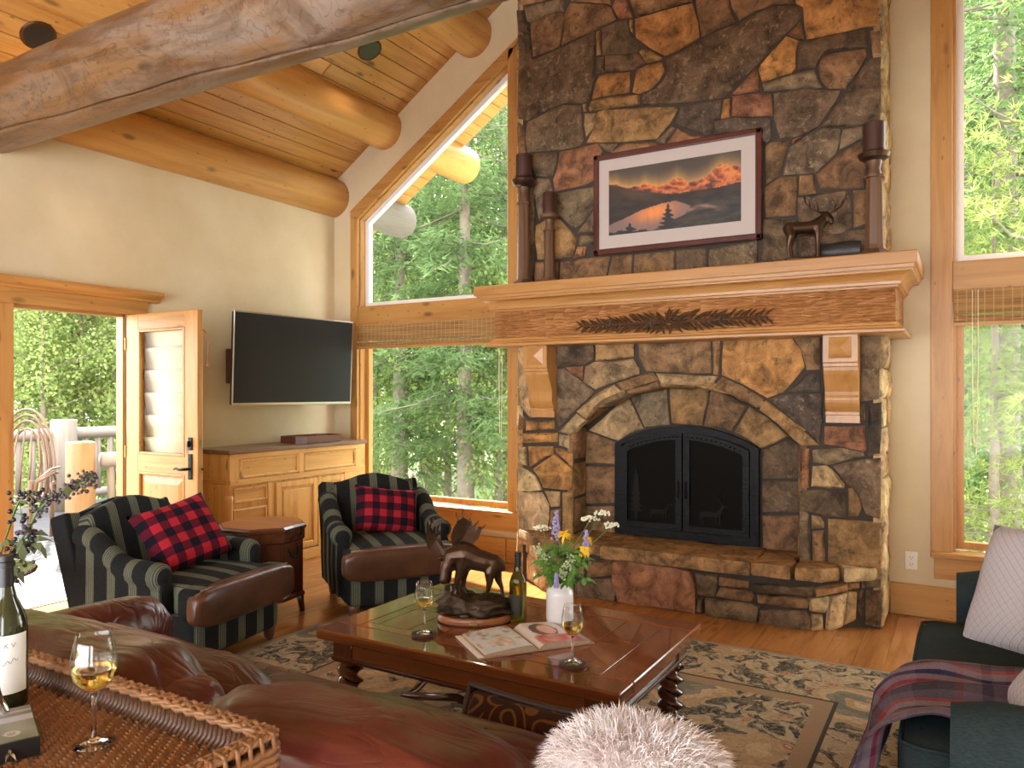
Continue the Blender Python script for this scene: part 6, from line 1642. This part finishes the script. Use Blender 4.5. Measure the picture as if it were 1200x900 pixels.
def ribbon_weave(o, ex, ey, nx, ny, L, H, nrm, wid, amp):
    """over-and-under strands covering a rectangle"""
    o, ex, ey, nrm = Vector(o), Vector(ex), Vector(ey), Vector(nrm); V, Fc = [], []
    for j in range(ny):
        y = (j+.5)*H/ny; k0 = len(V); n = nx*4
        for i in range(n+1):
            x = L*i/n; z = amp*math.sin(i/4*math.pi + j*math.pi*0.5)
            c = o + ex*x + nrm*z
            V += [c + ey*(y-wid*.5), c + ey*y + nrm*amp*.55, c + ey*(y+wid*.5)]
        for i in range(n):
            a = k0+3*i; Fc += [(a, a+3, a+4, a+1), (a+1, a+4, a+5, a+2)]
    return V, Fc
m_ = 0.03; Lx, Ly = QX1-QX0-2*m_, QY1-QY0-2*m_
mk('tray_board', B().box((QX0+m_*.5, QY0+m_*.5, STZ+0.0), (QX1-m_*.5, QY1-m_*.5, STZ+0.014), 0.002), M['reed'], wt, world=True)
V, Fc = ribbon_weave((QX0+m_, QY0+m_, ZT-0.004), (1, 0, 0), (0, 1, 0), int(Lx/0.014), int(Ly/0.0095), Lx, Ly, (0, 0, 1), 0.0078, 0.0042)
wv = arr_mesh('woven_strands', V, Fc, M['reed2'], wt, True, True); wv['kind'] = 'stuff'
for nm, o, ex, L in (('rim', (QX0, QY1, 0), (1, 0, 0), QX1-QX0), ('rim', (QX0, QY0, 0), (1, 0, 0), QX1-QX0), ('rim', (QX1, QY0, 0), (0, 1, 0), QY1-QY0), ('rim', (QX0, QY0, 0), (0, 1, 0), QY1-QY0)):
    ex = Vector(ex); inn = Vector((0, 0, 1)).cross(ex); cen = Vector(((QX0+QX1)/2, (QY0+QY1)/2, 0))
    if (cen-Vector(o)).dot(inn) < 0: inn = -inn
    hgt = 0.857-STZ; q = B(); sl = (Vector((0, 0, hgt)) - inn*0.0)
    nstr = int(L/0.024)
    # slanted wall of twisted strands
    for k in range(int(L/0.0125)):
        a = Vector(o) + ex*(k*0.0125+.006); q.tube([a + inn*0.030 + Vector((0, 0, STZ+0.016)), a + ex*0.010 + inn*0.022 + Vector((0, 0, STZ+0.035)), a + ex*0.002 + inn*0.010 + Vector((0, 0, STZ+hgt-0.006))], 0.0062, 6)
    rm_ = mk(nm, q, M['reed'], wt, True, True)
    q = B()
    for st in range(3):
        for r_ in (0, 1):
            pts = [Vector(o) + ex*(L*i/60) + inn*(0.004+0.012*st-0.008+0.003*math.sin(i*1.6+r_*math.pi)) + Vector((0, 0, STZ+hgt-0.001+0.0035*math.cos(i*1.6+r_*math.pi+st))) for i in range(61)]
            q.tube(pts, 0.0052, 6)
    for st in range(3):
        q.tube([Vector(o) + ex*(L*i/40) - inn*0.006 + Vector((0, 0, STZ+0.014+0.014*st+0.002*math.sin(i*2.2+st))) for i in range(41)], 0.008, 6)
    mk('braid', q, M['reed2'], rm_, True, True)
    q = B()
    for k in range(nstr):
        a = Vector(o) + ex*(L*(k+.5)/nstr); q.tube([a + inn*0.018 + Vector((0, 0, STZ+hgt+.004)), a - inn*0.008 + Vector((0, 0, STZ+hgt+.003)), a - inn*0.014 + Vector((0, 0, STZ+hgt-.02))], 0.0045, 5)
    mk('binding', q, M['reed2'], rm_, True, True)
p = on_z(110, 871, ZT+.002); wineglass((p.x, p.y, ZT+0.001), 0.203, 'glass of white wine standing on the wicker tray', 0.40)
p = on_z(6, 828, ZT); t, lb = bottle((p.x, p.y, ZT+0.001), 0.305, 0.040, M['bottle'], 'dark wine bottle with white label on the wicker tray', M['paper'], R(-25), (0.25, 0.50))
def text(s, size, mat, parent, Mx):
    cu = bpy.data.curves.new('t', 'FONT'); cu.body = s; cu.size = size; cu.extrude = 0.0001; cu.align_x = 'CENTER'
    ob = bpy.data.objects.new('t', cu); COL.objects.link(ob); bpy.context.view_layer.update()
    me = bpy.data.meshes.new_from_object(ob.evaluated_get(bpy.context.evaluated_depsgraph_get())); bpy.data.objects.remove(ob)
    me.materials.append(mat); o = link('lettering', me, parent); o.matrix_basis = Mx; return o
GREY = plain('grey_ink', (0.25, 0.27, 0.30), 0.6)
th_ = R(10); text('K V', 0.013, GREY, lb, Matrix.Rotation(th_, 4, 'Z') @ Matrix.Translation((0.0415, 0, 0.128)) @ Matrix.Rotation(R(90), 4, 'Z') @ Matrix.Rotation(R(90), 4, 'X'))
mk('flourish', B().tube([(0.0414*math.cos(R(a)), 0.0414*math.sin(R(a)), 0.098+0.004*math.sin(a*.4)+.0002*a) for a in range(-8, 34, 3)], 0.0006, 4), GREY, lb)
# book on the tray
P2 = on_z(47, 862, ZT+0.034); ax_ = Vector((-.925, .38, 0)).normalized(); bx2 = Vector((-.38, -.925, 0)).normalized()
bo = thing('hardcover_book', 'green and black hardcover book lying on the wicker tray', 'book', (P2.x, P2.y, ZT+0.0015), math.atan2(ax_.y, ax_.x))
mk('cover', B().box((0, 0, 0), (0.17, 0.235, 0.003), 0.001, 1).box((0, 0, 0.029), (0.17, 0.235, 0.032), 0.001, 1).box((-0.002, 0, 0), (0.003, 0.235, 0.032), 0.001, 1), plain('black_cover', (0.012, 0.012, 0.012), 0.35), bo)
mk('pages', B().box((0.004, 0.004, 0.003), (0.166, 0.231, 0.029)), plain('pages', (0.10, 0.10, 0.09), 0.7), bo)
def cov(u, v):
    n1 = noise.noise((u*3, v*4, 2)); c = lerp3((.14,.15,.09), (.26,.26,.20), .5+n1)
    if .55 < u < .72 and v < .8: c = (.50,.48,.54)
    if .82 < u < .90: c = (.42,.40,.46)
    d_ = math.hypot((u-.22)*.17, (v-.16)*.235)
    if .007 < d_ < .013: c = (.50,.45,.38)
    if d_ < .003: c = (.4,.35,.3)
    return c
painted('cover_print', 1, 1, 60, 70, cov, lambda a, c: (0.002+0.167*a, 0.002+0.231*c, 0.0325), bo, world=False)
q = B()
for y in (0.045, 0.13):
    for a in (90, 210, 330): leafm(q, Vector((-0.0026, y, 0.016)), (0, math.cos(R(a)), math.sin(R(a))), 0.009, 0.0028, Vector((1, 0, 0)))
mk('spine_emblem', q, plain('gold_print', (0.45, 0.36, 0.20), 0.4), bo)
# silver figurine on the book
fgp = Vector((P2.x, P2.y, 0)) + ax_*0.085 + bx2*-0.0
fg = thing('silver_figurine', 'small polished silver animal figurine sitting on the hardcover book', 'figurine', (P2.x+ax_.x*0.11+bx2.x*(-0.0)+0.0, P2.y+ax_.y*0.11, ZT+0.034), CAMR)
fg.location = Vector((P2.x, P2.y, ZT+0.0345)) + ax_*0.115 + Vector((-ax_.y, ax_.x, 0))*0.075
V = [(0,0,.02),(0,.005,.045),(.004,0,.070),(.012,-.004,.086),(.026,-.006,.082),(.02,-.014,.03),(.03,-.016,.006),(.016,.018,.03),(.026,.020,.006),(-.02,-.01,.012),(-.02,.016,.012),(.010,-.012,.098),(.006,.010,.098)]
skin('body', V, [(0,1),(1,2),(2,3),(3,4),(1,5),(5,6),(1,7),(7,8),(0,9),(0,10),(3,11),(3,12)], [.020,.022,.018,.016,.009,.010,.009,.010,.009,.012,.012,.006,.006], M['chrome'], fg)
# berry arrangement behind the bottle
bv = on_z(-34, 800, ZT); BV = Vector((bv.x, bv.y+0.02, ZT+0.001))
vz = mk('dark_vase', B().lathe([(0.035,0),(0.045,0.02),(0.050,0.07),(0.038,0.13),(0.030,0.16),(0.034,0.17),(0.030,0.17),(0.026,0.16),(0.03,0.02)], 24), plain('dark_glaze', (0.03, 0.03, 0.05), 0.2), None, True); vz.location = BV; tag(vz, 'dark vase of berry sprigs at the end of the wicker tray', 'vase')
dB = math.hypot(BV.x, BV.y); zcam = -BV.x*math.sin(YAW)*1 + BV.y*math.cos(YAW); sB = abs(zcam)/FPX
M['berry'] = plain('dark_purple_berry', (0.022, 0.014, 0.028), 0.25); M['berry2'] = plain('dusky_berry', (0.075, 0.05, 0.065), 0.5); M['olive'] = plain('olive_leaf', (0.10, 0.13, 0.06), 0.5)
def bp(px, py, d=0.0): return BV + rx_*((px+34)*sB) + fw_*d + Vector((0, 0, (800-py)*sB))
def sprig(tips, bm_, label, leaves=0, spread=.014, nb=9, cl=1):
    t = thing('berry_sprig', label, 'sprig', (BV.x, BV.y, ZT+.1), group='berry sprigs in the dark vase')
    base = BV + Vector((0, 0, 0.15)); q = B(); s = B(); lf = B()
    last = tips[-1]
    path = [BV+Vector((0, 0, .04)), base] + [bp(*t_) for t_ in tips]; s.tube(path, [.003]*2+[.0026]*(len(path)-3)+[.0012], 6)
    for i, t_ in enumerate(tips):
        c = bp(*t_)
        for k in range(nb):
            o = Vector((rnd.gauss(0, spread), rnd.gauss(0, spread), rnd.gauss(0, spread))); q.sphere(c+o, rnd.uniform(.0035, .0065)*cl, 1); s.tube([c, c+o], .0008, 4)
    for k in range(leaves):
        a = rnd.random()*6.28; leafm(lf, path[rnd.randrange(2, len(path))] , (math.cos(a), math.sin(a), rnd.uniform(-.3, .5)), rnd.uniform(.035, .06), .012)
    mk('stalk', s, M['stem'], t, True, True); mk('berries', q, bm_, t, True, True)
    if leaves: mk('leaves', lf, M['olive'], t, False, True)
sprig([(20,625,.0),(32,603,.0),(45,590,.0),(55,585,.0),(66,578,.0),(74,574,.0),(82,570,.0),(90,565,.0),(95,563,0)], M['berry2'], 'long dusky berry sprig reaching toward the armchair', 2, .009, 22, .8)
sprig([(12,640,.0),(20,632,.01),(24,640,.0)], M['berry'], 'dark berry sprig with broad leaves beside the bottle', 9, .012, 8)
sprig([(5,605,.0),(10,592,.0),(22,584,.0),(25,590,.01)], M['berry'], 'dark berry sprig standing upright against the door casing', 0, .014, 7)
sprig([(2,655,-.02),(6,665,-.03),(4,678,-.03)], M['berry2'], 'drooping dusky berry sprig over the bottle neck', 8, .014, 26, .9)
# round side table by the door
t = thing('round_side_table', 'dark glossy round side table partly hidden beyond the sofa arm', 'side table', (-4.06, 1.79, 0))
mk('top', B().lathe([(0.26,0.575),(0.275,0.582),(0.278,0.592),(0.27,0.60)], 40), M['darkX'], t, True, angle=40)
mk('pedestal', B().lathe([(0.03,0.03),(0.045,0.06),(0.03,0.12),(0.026,0.45),(0.05,0.54),(0.08,0.575)], 16), M['darkZ'], t, True)
mk('base', B().lathe([(0.19,0.0),(0.19,0.015),(0.05,0.04)], 24), M['darkX'], t, True, angle=40)
# ================================================================== outdoors
b = B().box((-60, -30, -1.05), (-10.4, 70, -0.95)).box((-10.4, YB+TH+1.2, -1.05), (40, 70, -0.95))
def _ground():
    q = N('forest_floor'); v = q.coords(); f = q.noise(v, 0.6, 6, 0.7); g = q.noise(v, 9, 5, 0.7)
    c = q.mix(q.ramp(f, [(0.4, 0.0), (0.6, 1.0)]), (0.16, 0.22, 0.055), (0.24, 0.20, 0.11)); c = q.hsv(c, v=q.math('ADD', g, 0.5)); return q.fin(c, 0.95)
gd = mk('ground', b, _ground()); tag(gd, 'grassy forest floor outside the windows', kind='structure')
# deck
M['deck'] = wood('shaded_deck_board', (0.062, 0.058, 0.060), (0.036, 0.034, 0.035), 'Y', 0.7, 0.1, 0.25)  # weathered dark grey boards, one even tone in place of the paler wood
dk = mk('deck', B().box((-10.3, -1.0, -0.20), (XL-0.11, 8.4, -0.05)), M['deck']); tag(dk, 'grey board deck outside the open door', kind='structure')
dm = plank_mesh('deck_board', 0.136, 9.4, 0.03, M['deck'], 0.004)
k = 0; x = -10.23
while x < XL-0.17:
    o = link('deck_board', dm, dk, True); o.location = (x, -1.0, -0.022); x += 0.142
# railing
def rail_tube(q, a, c, r, seed): 
    a, c = Vector(a), Vector(c); q.tube([a.lerp(c, i/10) + Vector((0, 0, 0.012*noise.noise((i*.5, seed, 0)))) for i in range(11)], [r*(1+.07*noise.noise((i*.7, seed, 3))) for i in range(11)], 12)
def railing(label, p0, p1, n, ztop=0.93, posts=()):
    t = thing('log_railing', label, 'railing', (p0[0], p0[1], 0), group='deck railings'); p0, p1 = Vector((*p0, 0)), Vector((*p1, 0))
    q = B(); rail_tube(q, p0+Vector((0, 0, ztop)), p1+Vector((0, 0, ztop)), 0.075, 3); mk('top_rail', q, M['ext_logY'], t, True, True)
    q = B(); rail_tube(q, p0+Vector((0, 0, 0.16)), p1+Vector((0, 0, 0.16)), 0.055, 9); mk('bottom_rail', q, M['ext_logY'], t, True, True)
    for i in range(n):
        c = p0.lerp(p1, (i+.5)/n); mk('baluster', B().tube([c+Vector((0, 0, .16)), c+Vector((.004, 0, .55)), c+Vector((0, 0, ztop))], [.034, .036, .033], 8), M['ext_log'], t, True, True)
    for c in posts:
        mk('post', B().tube([(c[0], c[1], -0.02), (c[0], c[1], .6), (c[0], c[1], 1.10), (c[0], c[1], 1.115)], [.155, .15, .148, .13], 14), M['ext_log'], t, True, True)
railing('log railing along the far edge of the deck', (-9.75, 0.5), (-9.75, 8.0), 46, 0.93, ((-9.70, 5.33),))
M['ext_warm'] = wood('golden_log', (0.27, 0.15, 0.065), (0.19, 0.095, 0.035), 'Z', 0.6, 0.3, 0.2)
p = on_z(97, 640, 0.0); pc_ = Vector((-7.30, 4.17, 0))
po = mk('log_post', B().tube([pc_+Vector((0, 0, -0.02)), pc_+Vector((0, 0, .5)), pc_+Vector((0, 0, .96)), pc_+Vector((0, 0, .975))], [.135, .13, .128, .12], 16), M['ext_warm'], None, True, angle=50); tag(po, 'stout sunlit log newel post on the deck', 'post')
railing('short log railing joining the newel post to the house side', (-7.22, 4.32), (-6.75, 5.9), 9, 0.79)
# willow chair
wc = thing('willow_chair', 'bent willow armchair on the deck', 'chair', (-7.98, 3.86, 0), R(40))
M['willow'] = wood('bent_willow', (0.15, 0.085, 0.045), (0.085, 0.045, 0.025), 'Z', 0.6, 0, 0.3)
def hoop(w_, h_, y0, lean, n=22): return [(w_*math.cos(a), y0 + lean*max(0, math.sin(a)), 0.42 + h_*math.sin(a)) for a in [math.pi*i/n for i in range(n+1)]]
for k, (w_, h_) in enumerate(((0.33, 0.86), (0.29, 0.80), (0.25, 0.74), (0.20, 0.66))): mk('back_hoop', B().tube(hoop(w_, h_, 0.20, 0.18), 0.013, 7), M['willow'], wc, True)
for k in range(7):
    u = -0.24+0.08*k; mk('back_rod', B().tube([(u, 0.20, 0.42), (u*1.08, 0.26, 0.75), (u*0.75, 0.34, 1.08-0.9*u*u)], 0.009, 6), M['willow'], wc, True)
for sx in (-1, 1):
    for j in range(3): mk('arm_hoop', B().tube([(sx*(.33+.02*j), .22, .42+.18*(j+1)/3+.1), (sx*(.40-.01*j), .0, .66+.02*j), (sx*(.36-.01*j), -.26, .60), (sx*(.33), -.30, .42)], 0.012, 7), M['willow'], wc, True)
    mk('leg', B().tube([(sx*.31, -.28, 0), (sx*.31, -.28, .62)], .022, 8), M['willow'], wc, True); mk('leg', B().tube([(sx*.29, .24, 0), (sx*.30, .22, .55)], .022, 8), M['willow'], wc, True)
for k in range(9): mk('seat_rod', B().tube([(-.30, -.26+.058*k, .42), (0, -.26+.058*k, .405), (.30, -.26+.058*k, .42)], .014, 7), M['willow'], wc, True)
# patio seat with blue cushion behind the railing
pt = thing('patio_chair', 'metal patio chair with blue seat pad behind the short railing', 'chair', (-8.05, 5.35, 0), R(20))
for sx in (-.24, .24):
    for sy in (-.22, .22): mk('leg', B().tube([(sx, sy, 0), (sx, sy, .78 if sy > 0 else .62)], .014, 7), M['black'], pt, True)
mk('seat_pad', B().rbox((0, 0, .58), (.52, .50, .09), 5, 6), plain('blue_canvas', (0.05, 0.12, 0.34), 0.8), pt, True)
mk('back_frame', B().tube([(-.24, .22, .70), (-.24, .26, 1.0), (.24, .26, 1.0), (.24, .22, .70)], .014, 7), M['black'], pt, True)

# ---- trees
def _leafmat(name, c0, c1, tr=0.52):
    q = N(name); q.nt.nodes.remove(q.b); v = q.coords(); oi = q.rand()
    f = q.noise(v, 1.7, 4, 0.7); c = q.ramp(f, [(0.3, c0), (0.68, c1)])
    c = q.hsv(c, v=q.math('ADD', q.math('MULTIPLY', oi, 0.35), 0.85))
    d = q.n('BsdfDiffuse'); t_ = q.n('BsdfTranslucent'); mx = q.n('MixShader'); mx.inputs[0].default_value = tr
    q.l(c, d.inputs[0]); q.l(c, t_.inputs[0]); q.l(d.outputs[0], mx.inputs[1]); q.l(t_.outputs[0], mx.inputs[2]); q.l(mx.outputs[0], q.out.inputs[0]); return q.m
LM = [_leafmat('spruce_needles', (0.075, 0.125, 0.052), (0.175, 0.25, 0.098)), _leafmat('pine_needles', (0.17, 0.225, 0.065), (0.35, 0.40, 0.135)), _leafmat('aspen_leaves', (0.145, 0.215, 0.068), (0.33, 0.39, 0.135))]
M['bark'] = plain('grey_brown_bark', (0.17, 0.135, 0.105), 0.95, 14, 0.45, 0.5)
def tree_mesh(kind, H_, seed, dens=1.0, low=0.10, spread=None):
    rs = np.random.RandomState(seed); V, Fc = [], []; tv = B(); nV = 0
    trunk_r = 0.014*H_
    tw = [Vector((0.05*H_*0.1*noise.noise((i*.6, seed, 0)), 0.05*H_*0.1*noise.noise((seed, i*.6, 0)), H_*i/14)) for i in range(15)]
    tv.tube(tw, [trunk_r*(1-i/15)+0.008 for i in range(15)], 9)
    spread = spread or (0.20*H_ if kind == 0 else 0.22*H_)
    nb_ = int((H_*21 if kind == 0 else H_*12)*dens)
    C, D_, Sz = [], [], []
    for b_ in range(nb_):
        u = low + (1-low)*rs.rand()**(0.85); z = u*H_*0.99; a = rs.rand()*2*np.pi
        if kind == 0: Lb = spread*(1-u)**0.75*(0.6+0.5*rs.rand())+0.15
        elif kind == 1: Lb = spread*(1-0.75*u)*(0.5+0.7*rs.rand())+0.25
        else: Lb = spread*np.sin(np.pi*min(1, (u-low*0.6)*0.95+0.12))*(0.4+0.8*rs.rand())+0.2
        slope = {0: -0.10-0.25*(1-u), 1: 0.15, 2: 0.45}[kind] + rs.normal()*0.1
        d = np.array([np.cos(a), np.sin(a), slope]); ti = min(13, int(u*14)); base = np.array(tw[ti].lerp(tw[ti+1], u*14-ti))
        npt = max(3, int(Lb/0.11)); side = np.array([-np.sin(a), np.cos(a), 0])
        tipz = {0: 0.10, 1: 0.12, 2: 0.0}[kind]
        ends = []
        for k in range(npt):
            w_ = (k+0.6)/npt; pos = base + d*Lb*w_ + np.array([0, 0, tipz*Lb*w_*w_])
            ends.append(pos)
            half = (0.34*Lb*(1-w_)*0.9+0.10)
            m_ = {0: 5, 1: 2, 2: 3}[kind]
            for r_ in range(m_):
                off = side*rs.uniform(-half, half) + np.array([0, 0, rs.normal()*0.05*(1 if kind == 0 else 2.2)])
                C.append(pos + off); D_.append(d*0.6 + side*np.sign(np.dot(off, side))*0.7 + rs.normal(size=3)*0.25); Sz.append(1.0)
        if Lb > 0.5 and rs.rand() < 0.35:
            tv.tube([tuple(base), tuple(base+d*Lb*.5), tuple(ends[-1])], [0.012+0.006*Lb, 0.008+.003*Lb, 0.004], 4)
    C, D_ = np.array(C), np.array(D_); D_ /= np.linalg.norm(D_, axis=1)[:, None]; n = len(C)
    if kind == 1:                                       # tufts of long needles
        m = 9; C = np.repeat(C, m, 0); D_ = np.repeat(D_, m, 0) + rs.normal(size=(n*m, 3))*0.75; D_ /= np.linalg.norm(D_, axis=1)[:, None]; ln_ = rs.uniform(.09, .15, n*m); wd = .016
    elif kind == 0:
        m = 2; C = np.repeat(C, m, 0); D_ = np.repeat(D_, m, 0) + rs.normal(size=(n*m, 3))*0.35 + np.array([0, 0, -.15]); D_ /= np.linalg.norm(D_, axis=1)[:, None]; ln_ = rs.uniform(.10, .20, n*m); wd = .032
    else:
        m = 4; C = np.repeat(C, m, 0) + rs.normal(size=(n*m, 3))*0.11; D_ = rs.normal(size=(n*m, 3)); D_ /= np.linalg.norm(D_, axis=1)[:, None]; ln_ = rs.uniform(.06, .10, n*m); wd = .034
    n = len(C); S1 = np.cross(D_, rs.normal(size=(n, 3))); S1 /= np.linalg.norm(S1, axis=1)[:, None]
    tip = C + D_*ln_[:, None]
    if kind == 2:
        V = np.concatenate([C, C+D_*ln_[:, None]*.5+S1*wd, tip, C+D_*ln_[:, None]*.5-S1*wd]); I = np.arange(n); Fq = np.stack([I, I+n, I+2*n, I+3*n], 1)
    else:
        V = np.concatenate([C-S1*wd*.5, C+S1*wd*.5, tip]); I = np.arange(n); Fq = np.stack([I, I+n, I+2*n], 1)
    me = bpy.data.meshes.new('foliage'); nv, nf, k = len(V), len(Fq), Fq.shape[1]
    me.vertices.add(nv); me.vertices.foreach_set('co', V.astype(np.float32).ravel()); me.loops.add(nf*k); me.loops.foreach_set('vertex_index', Fq.astype(np.int32).ravel())
    me.polygons.add(nf); me.polygons.foreach_set('loop_start', (np.arange(nf)*k).astype(np.int32)); me.update(calc_edges=True)
    me.materials.append(LM[kind])
    tm = bpy.data.meshes.new('trunk'); bmesh.ops.recalc_face_normals(tv.bm, faces=tv.bm.faces[:]); tv.bm.to_mesh(tm); tv.bm.free(); tm.materials.append(M['bark'])
    tm.polygons.foreach_set('use_smooth', [True]*len(tm.polygons)); return tm, me
KN = ['spruce_tree', 'pine_tree', 'aspen_tree']; KL = [('dark green spruce', 'spruce trees'), ('bright yellow-green pine', 'pine trees'), ('light green leafy aspen', 'aspen trees')]
protos = [[tree_mesh(0, 12, 1), tree_mesh(0, 10, 2)], [tree_mesh(1, 11, 3), tree_mesh(1, 8, 4)], [tree_mesh(2, 9, 5), tree_mesh(2, 6, 6, low=.05)]]
def plant(kind, var, x, y, sc, where, z=-1.0):
    t = thing(KN[kind], KL[kind][0] + ' ' + where, 'tree', (x, y, z), rnd.random()*6.28, KL[kind][1] + ' ' + where)
    tm, fm = protos[kind][var]
    a = link('trunk', tm, t); f = link('foliage', fm, t); f['kind'] = 'stuff'; t.scale = (sc, sc, sc*rnd.uniform(.95, 1.1)); return t
def at(px, y): d = ray(px, 460); return d.x/d.y*y
WL, WR, WD = 'beyond the left window', 'beyond the right window', 'beyond the deck'
for kd, vr, px_, y, sc in ((0,0,470,11.5,1.0),(0,1,545,10.5,1.05),(2,0,505,13.0,1.1),(0,0,590,13.5,1.1),(2,1,440,12.5,1.1),(0,0,430,15.5,1.15),(2,0,560,16.5,1.3),(0,1,500,18,1.5),(0,0,610,19,1.3),(2,0,460,22,1.2),(0,0,400,24,1.5),(2,1,525,11.8,.9),(2,1,585,10.8,.75),(2,1,455,15,1.0)):
    plant(kd, vr, at(px_, y), y, sc, WL)
for kd, vr, px_, y, sc in ((0,0,1178,9.8,1.0),(1,0,1225,8.6,.85),(0,1,1130,12.5,1.2),(1,1,1165,8.4,.55),(2,1,1145,13,1.0),(0,0,1205,15,1.3),(2,0,1120,17,1.4),(2,0,1250,14,1.2),(2,1,1190,12.0,.8)):
    plant(kd, vr, at(px_, y), y, sc, WR)
def atx(px, x): d = ray(px, 460); return d.y/d.x*x
for kd, vr, px_, x, sc in ((2,0,30,-13.0,.75),(0,1,62,-14.5,.85),(2,1,95,-12.5,.95),(1,1,125,-13.5,.9),(0,0,150,-15.5,.85),(2,0,75,-17.5,.9),(2,0,10,-16.5,.9),(2,1,50,-12.0,.7),(2,1,135,-12.0,.7),(1,1,80,-15.5,.95),(2,0,170,-18,1.0)):
    plant(kd, vr, x, atx(px_, x), sc, WD)
